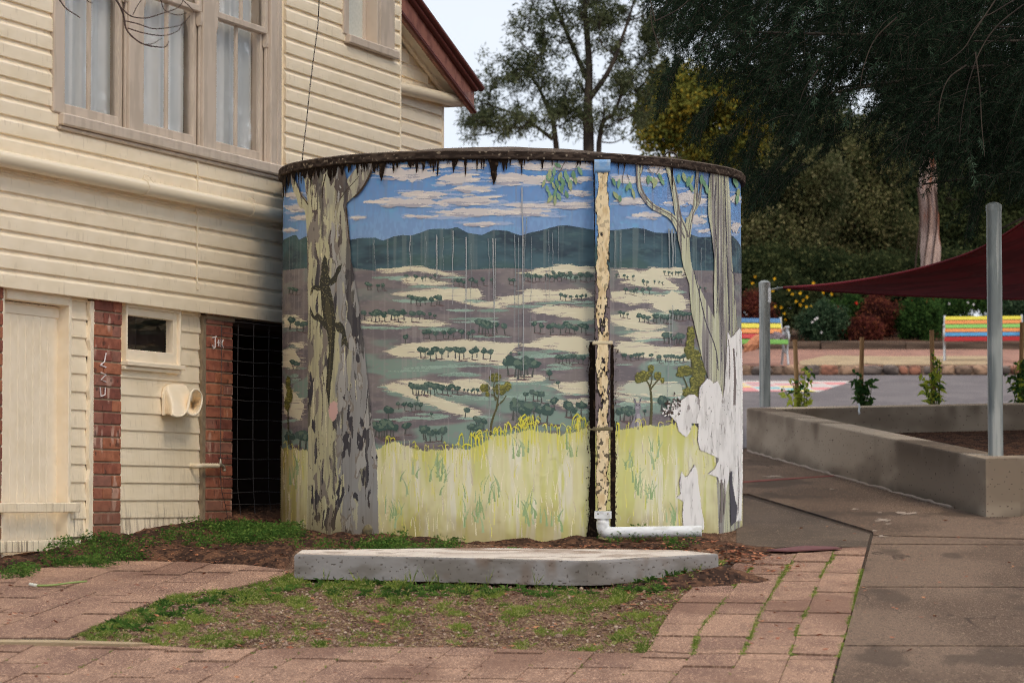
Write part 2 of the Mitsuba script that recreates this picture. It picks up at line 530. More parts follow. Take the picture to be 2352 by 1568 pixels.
# clouds: clusters of dragged strokes
CL = arr('648,700,447,22 652,708,478,20 668,714,500,13 650,690,530,8 803,842,500,7 835,1032,466,22 850,1012,394,40 912,1035,448,20 1005,1118,384,20 1000,1104,411,30 1035,1128,434,16 1005,1155,460,24 1000,1136,486,24 930,1010,497,8 1064,1158,515,6 1110,1268,412,30 1144,1358,470,20 1120,1276,489,16 1296,1363,444,14 1172,1358,381,22 1300,1362,412,14 1402,1526,414,22 1402,1486,464,20 1450,1522,495,18 1518,1574,466,9 1550,1624,456,40 1573,1626,506,26 1602,1632,530,9 1674,1702,456,24 1676,1701,524,30 1480,1535,390,20')
for i, (x0, x1, y, t) in enumerate(CL):
    L = x1 - x0
    r = np.random.default_rng(100 + i)
    put('painted_clouds', 'cloud_a', 3, rough(stroke(x0 + L * 0.08, x1 - L * 0.06, y, t * 0.75, 0, i, 16), 1.8, 3, i, 0.15, 0.4))
    for k in range(4 + int(L / 18)):
        c, l = r.uniform(0, 1), r.uniform(0.15, 0.4)
        put('painted_clouds', 'halo', 2, rough(stroke(x0 + L * (c - l / 2) - 6, x0 + L * (c + l / 2) + 6, y + r.uniform(-0.6, 0.6) * t, r.uniform(3, 8), r.uniform(-2, 2), i * 44 + k), 1.5, 3, k, 0.2, 0.5))
    for k in range(5 + int(L / 22)):
        c, l = r.uniform(0, 1), r.uniform(0.18, 0.5)
        yy = y + r.uniform(-0.5, 0.5) * t * (1 - abs(c - 0.5))
        a, b = x0 + L * max(c - l / 2, 0), x0 + L * min(c + l / 2, 1)
        put('painted_clouds', 'cloud_a' if r.random() < 0.6 else 'cloud_c', 4, rough(stroke(a, b, yy, r.uniform(2.2, 6.5), r.uniform(-2, 2), i * 50 + k), 0.9, 3, k, 0.2, 0.5))
    for k in range(1 + int(L / 45)):
        c, l = r.uniform(0.25, 0.75), r.uniform(0.2, 0.4)
        put('painted_clouds', 'cloud_b', 5, rough(stroke(x0 + L * (c - l / 2), x0 + L * (c + l / 2), y + t * r.uniform(0.12, 0.42), r.uniform(2, 6), 1.5, i * 70 + k), 0.8, 3, k, 0.2, 0.5))

# pale paddocks
FIELDS = ['872,625 900,616 935,613 975,615 1010,622 1056,634 1030,632 960,622 900,624', '919,640 960,636 1040,652 1000,655 945,652', '908,676 950,668 1005,664 1098,663 1108,681 1080,687 1005,688 960,684', '829,740 860,728 905,724 960,732 1010,738 1028,744 1005,749 950,748 900,744 845,743',
          '885,806 930,790 1005,784 1080,781 1140,787 1192,790 1173,806 1160,820 1166,838 1100,832 1040,826 960,822 905,816', '1050,690 1085,697 1130,694 1160,688 1167,700 1140,709 1105,703 1075,699', '1203,630 1232,619 1300,607 1366,619 1366,625 1240,631', '1150,683 1200,676 1210,663 1265,669 1342,663 1362,680 1290,690 1225,692 1165,699',
          '1219,714 1250,702 1310,705 1364,707 1364,731 1340,735 1300,726 1260,721', '1200,793 1240,780 1275,772 1335,775 1354,785 1352,812 1280,803 1230,797', '1418,620 1455,619 1470,627 1498,615 1567,616 1570,622 1566,637 1527,639 1540,648 1559,660 1553,667 1511,660 1426,650 1444,642 1425,638',
          '1402,671 1430,668 1480,677 1525,680 1543,668 1567,680 1572,690 1575,710 1530,718 1500,706 1500,694 1440,698 1405,688', '1402,726 1440,716 1469,709 1512,725 1470,738 1526,750 1487,760 1437,753 1404,738', '1436,771 1464,762 1545,762 1530,774 1472,779', '1411,799 1427,787 1458,785 1510,796 1570,798 1581,800 1584,829 1500,822 1430,811',
          '1263,886 1300,879 1350,878 1350,904 1295,903', '1040,876 1070,871 1112,873 1132,890 1100,906 1060,897', '886,886 905,879 960,892 1010,914 1060,930 1105,950 1085,957 1030,946 985,926 930,906 895,896', '918,874 960,872 1030,881 1100,877 1112,885 1040,893 950,886', '1161,873 1195,862 1240,861 1256,870 1210,876',
          '654,728 680,722 697,735 690,751 655,751', '674,787 695,789 700,799 680,796', '652,803 676,802 692,828 680,845 652,842', '652,880 682,905 700,930 690,965 655,950', '1440,880 1480,870 1562,882 1570,905 1510,912 1412,900', '1402,905 1460,912 1500,925 1440,922', '1270,922 1350,915 1350,930 1300,936', '1225,680 1300,676 1330,683 1260,688']
for i, s in enumerate(FIELDS):
    p = arr(s)
    cx, cy = p.mean(0)
    x0, x1 = p[:, 0].min(), p[:, 0].max()
    r = np.random.default_rng(300 + i)
    late = cy > 860
    put('painted_paddocks', 'cream_c' if i in (24, 25, 26) else 'cream_a', 4, rough(p, 1.6, 3, i, 0.12, 0.5))
    g = sg.Polygon(p).buffer(0)
    ring = g.exterior if g.geom_type == 'Polygon' else max(g.geoms, key=lambda q: q.area).exterior
    for k in range(int(ring.length / 5)):
        q = ring.interpolate(r.uniform(0, 1), normalized=True)
        l = r.uniform(8, 34)
        put('painted_paddocks', ('halo_b', 'cream_b', 'cream_a')[k % 3], 3 + (k % 3), stroke(q.x - l / 2, q.x + l / 2, q.y + r.normal() * 1.3, r.uniform(0.8, 2.6), r.uniform(-1, 1), i * 63 + k, 8))
    for k in range(int(6 + (x1 - x0) / 14)):
        x, y = r.uniform(x0, x1), r.uniform(p[:, 1].min(), p[:, 1].max())
        if g.distance(sg.Point(x, y)) > 3:
            continue
        l = r.uniform(12, 44)
        put('painted_paddocks', ('cream_b', 'cream_d', 'cream_a', 'cream_b', 'halo_b')[k % 5], 6, stroke(x - l / 2, x + l / 2, y, r.uniform(1.2, 4), r.uniform(-1.5, 1.5), i * 91 + k))
    for k in range(int((x1 - x0) / 30)):
        x = r.uniform(x0, x1)
        l = r.uniform(30, 90)
        put('painted_paddocks', 'teal' if late or r.random() < 0.5 else 'teal_b', 3, stroke(x - l / 2, x + l / 2, p[:, 1].max() + r.uniform(1, 9), r.uniform(3, 9), 0, i * 37 + k))
GREEN = '915,838,1165,12 890,850,1010,8 1180,812,1345,14 1000,858,1150,13 1140,880,1290,10 1150,905,1320,14 1020,915,1170,10 1250,835,1350,10 865,893,985,12 950,955,1060,9 1010,735,1180,10 1415,884,1500,9 1440,905,1600,12 1410,930,1540,9 1060,770,1190,8 1240,850,1350,10 660,870,700,14'
for i, (x0, y, x1, t) in enumerate(arr(GREEN)):
    for k in range(5):
        a = x0 + (x1 - x0) * rng.uniform(0, 0.4)
        put('painted_pasture', 'teal' if k % 2 else 'teal_b', 3, rough(stroke(a, a + (x1 - x0) * rng.uniform(0.4, 0.65), y + rng.uniform(-t, t) * 0.5, t * rng.uniform(0.3, 0.7), 0, i * 9 + k), 1.2, 4, k))


# far gums: crown, lit side, stem and the smear of shade under it
def far_tree(x, y, h, i):
    r = np.random.default_rng(1000 + i)
    h *= r.uniform(0.85, 1.15)
    w = h * r.uniform(0.27, 0.37)
    lean = r.uniform(-0.12, 0.12) * h
    put('painted_gums', 'trunk', 8, line([(x, y), (x + lean * 0.5, y - h * 0.35), (x + lean, y - h * 0.6)], max(1.3, h * 0.11), 1.0, 6))
    col = 'tree_a' if r.random() < 0.65 else 'tree_c'
    for k in range(2 if h < 14 else 3):
        put('painted_gums', col, 9, ell(x + lean + r.uniform(-0.5, 0.5) * w, y - h * r.uniform(0.62, 0.82), w * r.uniform(0.6, 0.95), h * r.uniform(0.14, 0.24), 11, 0.14, i * 7 + k))
    for k in range(2):
        put('painted_gums', 'tree_b', 10, ell(x + lean + r.uniform(-0.5, 0.3) * w, y - h * r.uniform(0.70, 0.90), w * r.uniform(0.2, 0.42), h * r.uniform(0.05, 0.12), 9, 0.2, i * 11 + k))
    if r.random() < 0.7:
        put('painted_gums', 'shade', 7, stroke(x - w * 0.4, x + w * 2.0, y + 1, max(1.6, h * 0.10), 0.5, i))


TREES = ['666,17,846,854,868,879,884', '646,14,934,954,972,979,991,1002', '701,21,945,958,967,978,991,1004,1010', '737,25,839,855,864,873,886,900,908,917,930,947,965', '732,14,975,987,1000', '792,22,932', '778,22,975,988,1003,1020,1030,1042,1060,1076,1085', '768,30,1100,1108,1115,1123,1132,1142,1160', '657,17,1042,1055,1065,1083,1097,1112',
         '653,15,1131,1170,1180', '646,18,1205,1213,1222,1230,1240,1252,1262,1272,1280,1290,1300,1310,1322,1333,1345,1356', '638,14,1272,1284,1296,1308,1330,1350', '690,15,1286,1298,1312,1325,1335,1345', '766,26,1228,1240,1264,1270,1287,1298,1308,1320,1335,1345', '824,28,968,977,990,1003,1016,1030,1047,1056,1066,1085,1096,1110,1126',
         '820,12,1175,1190', '866,42,1168,1183,1190,1196,1203,1212,1222', '834,20,1276,1284,1292,1300,1308,1318,1328,1338', '874,26,1262', '892,17,1283', '924,22,1207', '922,26,1225,1235,1244', '946,32,1274', '970,46,1178,1190,1200,1208,1215,1228,1240,1255', '960,34,1300,1312,1322,1334', '907,27,950,957,962,970,975,983,990,1000', '905,22,1005,1018,1028,1040,1052', '905,13,1065,1075,1084,1090,1098',
         '942,20,917,931,947,955,966', '968,33,893', '923,13,961', '960,12,991', '1006,40,864,872,878,884,890,898,905', '1000,33,931', '1013,32,975,980,990,1003,1015', '962,24,1069', '1004,30,1080,1090,1097,1106', '985,26,1095,1103,1112', '640,12,1415', '642,10,1433,1441,1452', '657,14,1478,1484', '653,8,1502,1512,1520', '633,10,1525,1534,1543,1550,1556,1563', '676,14,1435,1448,1455,1462,1476,1490', '729,13,1425,1430,1440',
         '741,19,1467,1479,1488,1500,1506,1515,1523,1530', '734,20,1540,1547,1553,1560,1567,1575,1582', '790,24,1525,1535,1547,1553,1558,1564', '826,16,1430,1436,1448,1460,1466,1476', '831,17,1494,1508,1513,1517,1527,1532,1539,1548,1554,1560,1568', '968,32,1424,1432,1446,1452', '956,16,1480', '946,33,1518,1524,1530', '700,11,1600,1606,1612', '668,9,1606,1618', '760,28,668,684,698', '675,16,666,674,682', '850,24,676,684', '1030,40,670,690,704', '600,1,640']
for j, s in enumerate(TREES[:-1]):
    y, h, *xs = [float(a) for a in s.split(',')]
    for i, x in enumerate(xs):
        far_tree(x, y + (i * 37 % 5 - 2) * h * 0.05, h, j * 40 + i)


# near, olive coloured gums
def near_tree(blobs, limbs, seed):
    r = np.random.default_rng(seed)
    for p, a, b in limbs:
        put('painted_tree', 'twig', 9, line(p, a, b, 12))
    for x, y, rx, ry in blobs:
        put('painted_tree', 'olive_b', 10, rough(ell(x, y + ry * 0.12, rx, ry, 18, 0.1, int(x)), 1.5, 2.5, seed, 0.5, 0.5))
        for k in range(int(rx * ry / 7) + 4):
            a, d = r.uniform(0, 6.28), np.sqrt(r.uniform(0, 1))
            px, py = x + rx * d * 0.95 * np.cos(a), y + ry * d * 0.95 * np.sin(a)
            put('painted_tree', 'olive_a' if py > y - ry * 0.2 else ('olive_c' if r.random() < 0.55 else 'olive_a'), 11, ell(px, py, r.uniform(1.2, 3), r.uniform(1, 2.2), 7, 0.25, k))


near_tree([(1137, 866, 14, 10), (1114, 890, 11, 10), (1148, 892, 15, 13), (1166, 886, 9, 11), (1120, 905, 5, 5)], [(arr('1130,1018 1127,985 1134,955 1143,930 1140,912 1128,905'), 6, 2), (arr('1141,935 1144,915 1148,900'), 4, 2), (arr('1142,932 1155,920 1163,908'), 4, 2), (arr('1138,920 1134,890 1137,872'), 3, 1.5)], 5)
near_tree([(1476, 862, 17, 12), (1494, 846, 7, 10), (1464, 872, 8, 7), (1509, 862, 8, 9), (1520, 873, 5, 6)], [(arr('1493,976 1495,940 1494,905 1490,885 1482,872'), 6, 2.5), (arr('1493,893 1505,878 1513,870'), 4, 2), (arr('1491,890 1496,870 1495,855'), 3, 1.5)], 6)
near_tree([(1585, 768, 9, 24), (1582, 800, 11, 22), (1596, 822, 11, 22), (1605, 850, 14, 26), (1572, 850, 18, 12), (1600, 875, 18, 22), (1585, 900, 20, 12), (1610, 900, 8, 14), (1560, 858, 9, 7)], [(arr('1580,900 1574,880 1566,862'), 3, 1.5), (arr('1590,880 1588,840 1585,790'), 5, 2)], 8)
near_tree([(664, 878, 5, 15), (668, 905, 7, 20), (662, 925, 6, 16)], [(arr('666,1020 664,960 666,900'), 3, 1.5)], 9)

# the spotted gum at left, with a goanna on it
GUM = arr('708,532 706,505 703,480 694,478 687,468 685,453 678,441 673,422 669,404 668,390 676,392 680,409 687,431 698,448 710,464 708,452 705,431 702,406 701,385 730,380 760,378 790,376 794,395 800,413 815,392 831,372 856,370 858,388 850,402 843,415 838,424 831,434 822,445 815,452 806,460 800,466 798,476 800,497 803,515 806,550 809,596 813,615 819,659 828,706 831,746 838,785 843,838 849,892 856,962 864,1020 870,1050 868,1081 869,1110 870,1151 872,1222 874,1300 708,1300 711,1010 710,900 711,700 709,574')
put('painted_spotted_gum', 'bark_paint', 13, rough(GUM, 0.8, 3, 4))
put('painted_spotted_gum', 'stain', 14, line(arr('686,420 694,446 706,462 711,470'), 1.5, 3), line(arr('744,455 745,430 752,400'), 4, 2), line(arr('786,455 800,436 828,405'), 2.5, 1.5), line(arr('798,478 802,520 806,560'), 3.5, 2), line(arr('815,454 830,440 844,418 856,392'), 3.5, 5))
for k in range(26):
    x, y = rng.uniform(716, 860), rng.uniform(560, 1180)
    if x < 800 + (y - 560) * 0.1:
        put('painted_spotted_gum', ('stain', 'stem', 'pale')[k % 3], 14, line([(x, y), (x + rng.uniform(-2, 2), y + 20), (x + rng.uniform(-3, 3), y + rng.uniform(35, 80))], 1.4, 0.8, 8))


def tile(ox, oy, s):
    return arr(s) * 0.17578 + [ox, oy]


GO = [tile(620.2, 574.2, s) for s in ('735,60 765,130 780,250 785,330 810,370 800,470 830,600 855,740 870,900 880,1000 870,1100 860,1250 850,1400 838,1560 812,1750 800,1950 793,2120 782,2010 752,1800 765,1560 790,1300 770,1100 740,1000 720,900 700,750 690,580 670,480 668,420 690,300 700,150',
                                      '795,400 850,340 900,220 960,180 940,270 905,330 885,420 810,475', '690,470 600,455 560,495 545,590 570,575 592,512 640,535 700,525', '725,900 650,820 600,865 540,720 555,850 590,905 660,930 720,1010 775,1060', '868,950 940,940 990,1000 1010,1100 1045,1290 990,1230 945,1265 960,1100 890,1060')]
put('painted_goanna', 'lizard', 15, *[rough(g, 0.5, 2, 5) for g in GO])
put('painted_goanna', 'lizard_b', 16, rough(tile(620.2, 574.2, '750,600 790,640 810,760 830,900 830,1060 822,1250 812,1500 790,1900 775,1800 800,1400 795,1150 765,950 735,780'), 0.8, 2, 6))
gu = so.unary_union([sg.Polygon(g).buffer(0) for g in GO])
k = 0
while k < 230:
    x, y = rng.uniform(706, 806), rng.uniform(590, 900)
    if gu.contains(sg.Point(x, y)):
        put('painted_goanna', 'spot', 17, ell(x, y, rng.uniform(0.4, 1.0), rng.uniform(0.4, 1.0), 6, 0.1, k))
        k += 1
put('painted_spotted_gum', 'pink', 15, rough(arr('762,926 770,920 778,925 779,945 775,960 768,968 760,958 757,940'), 1.2, 2, 3))

# smooth gums at right
put('painted_smooth_gum', 'gum_paint', 13, rough(arr('1629,390 1626,420 1624,445 1623,489 1632,541 1638,596 1636,662 1638,732 1622,697 1602,657 1588,618 1583,596 1580,541 1585,497 1575,500 1566,545 1551,529 1559,568 1567,613 1580,652 1585,715 1599,776 1613,838 1620,857 1634,905 1643,1105 1648,1240 1694,1240 1700,1150 1700,980 1699,860 1690,740 1683,662 1678,596 1676,533 1674,462 1669,398'), 0.6, 3, 5))
for p, a, b in (('1462,372 1464,397 1465,420 1471,441 1483,460 1500,476 1522,487 1539,497 1552,515 1566,548', 9, 15), ('1475,372 1471,390 1466,404', 6, 7), ('1529,378 1540,410 1549,455 1556,497 1566,520 1574,545', 10, 17), ('1600,386 1597,427 1594,471 1585,497 1577,545', 6, 11), ('1611,404 1606,440 1603,462 1594,482', 4, 6)):
    put('painted_smooth_gum', 'gum_paint', 13, line(arr(p), a, b, 26))
    q = smooth_path(np.c_[arr(p), np.zeros(len(arr(p)))], 30)[:, :2]
    put('painted_smooth_gum', 'stem', 14, rough(line(q + [a * 0.36, 0], a * 0.2, b * 0.2, 26), 0.8, 3, 2), rough(line(q - [a * 0.42, 0], 0.7, 0.9, 26), 0.4, 3, 2))
    for j in range(3, 28, 5):
        put('painted_smooth_gum', 'cream_c', 14, line(q[j:j + 3] - [a * 0.1, 0], a * 0.22, a * 0.16, 5))
for p, a, b in (('1640,420 1638,500 1645,600 1643,720', 3, 4), ('1660,400 1664,520 1668,640 1672,760', 5, 6), ('1590,620 1604,680 1618,740 1640,800 1646,850', 4, 6), ('1676,620 1684,640 1682,700', 4, 3), ('1655,560 1652,700 1654,830', 2, 3)):
    put('painted_smooth_gum', 'roo_c', 14, rough(line(arr(p), a * 0.55, b * 0.5, 18), 1.2, 3, 3))

# hanging leaves
for i, (x, y, a) in enumerate(arr('1272,392,-80 1286,404,-95 1268,412,-120 1256,432,-90 1284,432,-70 1290,415,-60 1298,398,-85 1308,425,-85 1316,400,-80 1262,446,-75 1274,458,-100 1279,379,-30 1258,406,-70 1262,398,-100 1278,420,-80 1302,408,-75 1320,412,-70 1275,440,-110 1282,450,-60 1264,456,-120 1300,445,-65 1330,391,-70 1249,420,-100 1290,430,-90 1310,420,-95 1270,425,-60 1407,416,-60 1420,420,-90 1412,448,-60 1422,455,-90 1445,425,-70 1452,442,-80 1439,430,-100 1490,409,-60 1499,413,-90 1513,405,-80 1518,416,-70 1503,420,-100 1486,412,-90 1556,408,-80 1568,405,-85 1578,415,-90 1584,428,-80 1586,410,-95 1614,420,-80 1620,432,-90 1626,445,-85 1608,410,-90 1688,420,-85 1692,440,-90 1684,410,-95 1690,455,-88')):
    rr = np.random.default_rng(i)
    L, wd = rr.uniform(17, 27), rr.uniform(6.5, 10)
    th = np.radians(a + rr.uniform(-12, 12))
    t = np.linspace(0, 1, 9)
    c, s = np.cos(th), -np.sin(th)
    w = wd * np.sin(np.pi * t) ** 0.8 * 0.5
    pts = np.r_[np.c_[t * L, w], np.c_[t * L, -w][::-1]] - [L * 0.4, 0]
    put('painted_leaves', ('leaf_a', 'leaf_b', 'leaf_c')[i % 3], 14 + i % 3, rough(np.c_[x + pts[:, 0] * c - pts[:, 1] * s, y + pts[:, 0] * s + pts[:, 1] * c], 0.6, 2, i))
put('painted_leaves', 'stem', 13, *[line(arr(p), 1.8, 1.0) for p in ('1300,367 1290,385 1284,400', '1328,367 1322,385 1314,398', '1290,388 1275,402', '1420,385 1419,402', '1434,385 1428,410 1430,432', '1438,400 1444,415', '1484,385 1496,398', '1514,385 1504,402')])

# kangaroo among the grass
put('painted_kangaroo', 'roo', 11, rough(tile(1349.4, 803.9, '620,690 680,690 690,760 665,795 690,850 712,960 700,1020 640,1030 610,1090 560,1060 550,1000 580,920 620,810 605,745'), 0.5, 2, 1), tile(1349.4, 803.9, '590,620 615,640 628,690 600,680'), tile(1349.4, 803.9, '697,612 690,670 668,690 672,640'))
put('painted_kangaroo', 'roo_b', 12, tile(1349.4, 803.9, '640,830 670,830 690,960 650,1000 625,950'), tile(1349.4, 803.9, '628,740 660,740 650,775 632,775'))
put('painted_kangaroo', 'roo_c', 13, *[tile(1349.4, 803.9, s) for s in ('600,632 612,640 620,672 606,668', '692,625 684,665 674,672 680,640', '622,710 634,710 634,724 622,722', '662,710 674,708 674,722 662,724', '640,768 652,768 648,780', '640,1005 656,1010 654,1040 640,1035', '700,960 712,970 712,1015 702,1010', '620,830 630,960 618,1000 612,900')])

# grass heads and blades over the band of grass
for i in range(118):
    x = rng.uniform(652, 1600) if i % 2 else rng.uniform(1060, 1348)
    y0 = float(np.interp(x, top[:, 0], top[:, 1]))
    if 710 < x < 872 or 1350 < x < 1408:
        continue
    h, l = rng.uniform(8, 30) * (1.25 if 1060 < x < 1350 else 0.75), rng.uniform(-14, 14)
    col = ('yellow_a', 'yellow_b', 'yellow_c')[i % 3]
    p = [(x, y0 + rng.uniform(10, 40)), (x + l * 0.3, y0 - h * 0.4), (x + l * 0.7, y0 - h), (x + l * 1.4, y0 - h * 0.75)]
    put('painted_grass_heads', col, 14, line(p, rng.uniform(0.7, 1.8), rng.uniform(1.0, 2.8), 12))
    if i % 4 == 0:
        put('painted_grass_heads', 'yellow_a', 15, line(p[2:] + [(x + l * 1.7, y0 - h * 0.2)], 3.6, 1.6, 10))
for i in range(420):
    x, y = rng.uniform(652, 1640), rng.uniform(1010, 1215)
    if 708 < x < 874:
        continue
    y = max(y, float(np.interp(x, top[:, 0], top[:, 1])) + 8)
    h, l = rng.uniform(14, 50), rng.uniform(-9, 9)
    put('painted_grass_blades', ('pale', 'yellow_b', 'yellow_c', 'cream_b', 'pale')[i % 5], 13, line([(x, y + h / 2), (x + l * 0.2, y), (x + l, y - h / 2)], rng.uniform(0.6, 2.6), 0.5, 8))
for i, (x, y, rx, ry, m) in enumerate(arr('1010,1085,14,38,14 1093,1165,26,36,15 1212,1165,26,30,14 905,1165,16,26,8 1190,1030,14,22,6 1310,1030,12,22,5 1465,1105,10,40,7 1490,1130,8,30,6 1440,1060,10,20,4 1540,1180,12,22,6 1505,1040,14,26,5 1130,1120,30,30,5 1250,1190,40,18,5 680,1080,14,40,6 960,1100,30,40,5')):
    for k in range(int(m * 1.4)):
        px, py = x + rng.normal() * rx * 0.6, y + rng.normal() * ry * 0.5
        h, l = rng.uniform(12, 46), rng.uniform(-14, 14)
        put('painted_grass_blades', 'green_a' if k % 3 else 'green_b', 14, line([(px, py + h / 2), (px + l * 0.2, py), (px + l, py - h / 2)], rng.uniform(1.5, 7.0), 0.8, 8))

# bare render where the paint has come away
PEEL = [arr('1620,869 1631,875 1634,881 1645,874 1652,897 1656,916 1660,890 1664,830 1666,780 1667,762 1674,776 1682,769 1694,753 1699,762 1701,900 1701,1100 1698,1195 1685,1197 1688,1162 1684,1150 1678,1110 1671,1084 1665,1120 1660,1141 1657,1109 1648,1109 1644,1095 1622,1088 1637,1077 1648,1053 1631,1044 1604,1033 1599,1011 1601,973 1586,971 1582,990 1572,1004 1555,990 1551,971 1535,953 1540,934 1560,920 1580,906 1592,906 1601,916 1603,890'),
        arr('1592,1067 1597,1081 1602,1125 1609,1178 1613,1193 1613,1215 1567,1215 1564,1183 1566,1151 1551,1142 1560,1134 1557,1109 1562,1081 1569,1095 1576,1093')]
put('peeled_patch', 'bare_paint', 18, *[rough(p, 1.2, 2, 8) for p in PEEL])
put('peeled_patch', 'dust', 17, *[rough(p + [-1.0, -0.9], 1.6, 2, 9) for p in PEEL])
for k in range(90):
    x = rng.uniform(1519, 1560)
    y = 946 - (x - 1519) * 0.55 + rng.normal() * 11
    put('peeled_patch', 'stain' if k % 3 else 'bare_paint', 19, ell(x, y, rng.uniform(0.8, 3), rng.uniform(0.8, 4), 7, 0.3, k))
for k in range(70):
    p = PEEL[0]
    x, y = rng.uniform(1600, 1696), rng.uniform(880, 1080)
    put('peeled_patch', 'dust' if k % 2 else 'stain', 19, ell(x, y, rng.uniform(0.4, 1.0), rng.uniform(0.5, 1.8), 6, 0.3, k))
put('peeled_patch', 'roo_c', 19, rough(arr('1671,1084 1677,1080 1678,1112 1684,1148 1689,1162 1686,1196 1674,1208 1672,1150'), 1, 3, 2))
for p, a, b in (('1680,800 1683,860 1682,930', 4, 6), ('1668,780 1671,820 1670,870', 2, 2), ('1659,1100 1660,1140 1658,1180', 2, 3), ('1652,1100 1653,1150 1651,1200', 4, 5), ('1690,1060 1692,1120 1690,1180', 2, 2)):
    put('peeled_patch', 'dust', 19, line(arr(p), a, b, 10))

# streaks washed down the wall
for x, y0, y1, w, c in arr('1007,545,640,1.2,0 1020,545,620,0.9,1 1043,530,700,1.8,0 1072,545,780,2.2,0 1083,560,780,0.9,1 1122,548,640,1.2,1 1133,548,790,2.2,0 1139,548,700,1.4,0 1182,540,760,1.5,1 1191,545,800,1.3,1 1198,430,860,2.4,0 1206,535,650,1.2,1 1209,500,540,1.4,1 1220,545,760,0.9,1 1260,528,700,0.8,1 1268,535,620,1.2,1 1282,520,600,1.0,1 1127,850,1010,1.4,0 1146,840,990,1.3,0 1137,850,905,0.8,1 1078,850,880,0.7,1 895,548,620,1.0,1 945,540,620,1.3,0 1005,540,640,1.6,0 980,545,610,0.8,1 865,552,640,0.9,1 1410,530,620,2.0,1 1424,535,600,1.2,1 1474,520,560,1.0,1 1533,526,616,3.0,1 1540,526,612,4.0,1 1546,530,606,2.0,1 1535,720,800,1.0,0 1543,700,790,1.0,0 1531,830,920,1.0,1 1605,570,640,0.9,1 1255,620,700,0.8,1 1185,850,1010,1.0,1 1122,870,930,0.8,1'):
    r = np.random.default_rng(int(x))
    yy = np.linspace(y0, y1, 9)
    put('washed_streak', 'drip_b' if c else 'drip', 20, line(np.c_[x + np.cumsum(r.normal(size=9)) * 0.7, yy], w * 1.2, w * 0.7, 22))

# black mould that runs down from the lid, and the painted shadow line under it
_rx = np.array([640, 660, 690, 740, 800, 900, 1000, 1100, 1198, 1300, 1400, 1500, 1600, 1660, 1690, 1703.0])
_ry = np.array([410, 401, 393, 384, 377, 371, 367, 364, 363, 364, 367, 373, 384, 395, 406, 420.0])


def rimy(x):
    return float(np.interp(x, _rx, _ry))


def drip(x, l, w, seed):
    r = np.random.default_rng(seed)
    y = rimy(x) - 3
    t = np.linspace(0, 1, 7)
    k = w * 0.5 * (1 - t) ** 0.8 * r.uniform(0.75, 1.25, 7) + 0.35
    cx = x + np.cumsum(r.normal(size=7)) * w * 0.05
    return np.r_[np.c_[cx - k, y + (l + 3) * t], np.c_[cx + k, y + (l + 3) * t][::-1]]


for i, (x, l, w) in enumerate(arr('1008,40,7 1043,32,10 1070,42,7 1096,30,6 1107,26,5 1112,28,5 1130,62,24 1143,20,8 1155,34,9 1164,28,8 1172,20,6 1198,40,6 1196,14,22 1245,26,9 1330,16,7 1540,62,4 880,46,20 866,26,14 905,28,8 915,18,10 960,30,10 975,26,12 990,20,8 997,30,8 945,18,14 700,20,20 760,36,16 775,26,12 790,26,14 806,22,10 668,30,8 656,60,6 661,42,5 735,26,10 722,18,16 1418,22,6 1432,18,8 1362,18,12 1350,12,14 1214,8,30 1150,9,40')):
    put('mould_drip', 'mould', 21, drip(x, l, w, i))
for i in range(190):
    x = rng.choice([668, 690, 720, 760, 800, 830, 880, 905, 960, 1000, 1045, 1110, 1150, 1210, 1260, 1330]) + rng.normal() * 13 if i % 5 else rng.uniform(1405, 1700)
    dense = 2.0 if 660 < x < 860 else (1.0 if x < 1345 else 0.5)
    put('mould_drip', 'mould', 21, drip(x, abs(rng.normal()) * 9 * dense + 3, rng.uniform(2, 6), 500 + i))
xs = np.linspace(646, 1702, 260)
lo = np.array([rimy(x) for x in xs])
put('mould_drip', 'mould', 21, np.r_[np.c_[xs, lo - 6], np.c_[xs, lo + 1.2 + rng.uniform(0, 3.5, 260) * np.where(xs < 1350, 1.2, 0.5)][::-1]])  # dark line along the lid: its shadow painted in together with mould
# mould beside the downpipe
st = arr('1366,783 1352,786 1350,800 1353,830 1350,870 1352,920 1351,960 1354,985 1352,1010 1355,1060 1353,1100 1350,1140 1352,1180 1346,1225 1344,1260 1372,1260 1372,783')
put('pipe_mould', 'mould', 21, rough(st, 1.6, 2.5, 2))
put('pipe_mould', 'mould', 21, rough(arr('1400,788 1407,792 1408,850 1407,900 1409,960 1411,1010 1412,1080 1410,1150 1411,1225 1400,1225'), 1.4, 2.5, 3), rough(arr('1360,366 1366,366 1366,780 1363,780 1364,600 1361,440'), 1.0, 3, 4))
for k in range(120):
    y = rng.uniform(790, 1225)
    x = 1351 - abs(rng.normal()) * 3.5 if k % 2 else 1411 + abs(rng.normal()) * 3.0
    put('pipe_mould', 'stain', 20, ell(x, y, rng.uniform(0.5, 1.6), rng.uniform(0.8, 3), 6, 0.3, k))
# flakes of the bottom: concrete plug at the foot
plug = cyl([(848, 1217)])[0]
flush(f'{tank}', sg.box(-2.33, -0.4, 2.33, 2.41))


# lid
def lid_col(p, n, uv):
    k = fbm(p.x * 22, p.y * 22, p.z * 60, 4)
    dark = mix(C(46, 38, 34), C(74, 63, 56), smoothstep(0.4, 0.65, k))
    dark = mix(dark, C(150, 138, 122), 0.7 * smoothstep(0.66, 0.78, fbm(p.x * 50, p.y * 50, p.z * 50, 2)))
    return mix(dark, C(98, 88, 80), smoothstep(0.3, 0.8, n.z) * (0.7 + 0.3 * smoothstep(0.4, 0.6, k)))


def lid_bump(p, n, uv):
    return 0.010 * fbm(p.x * 30, p.y * 30, p.z * 30, 3)


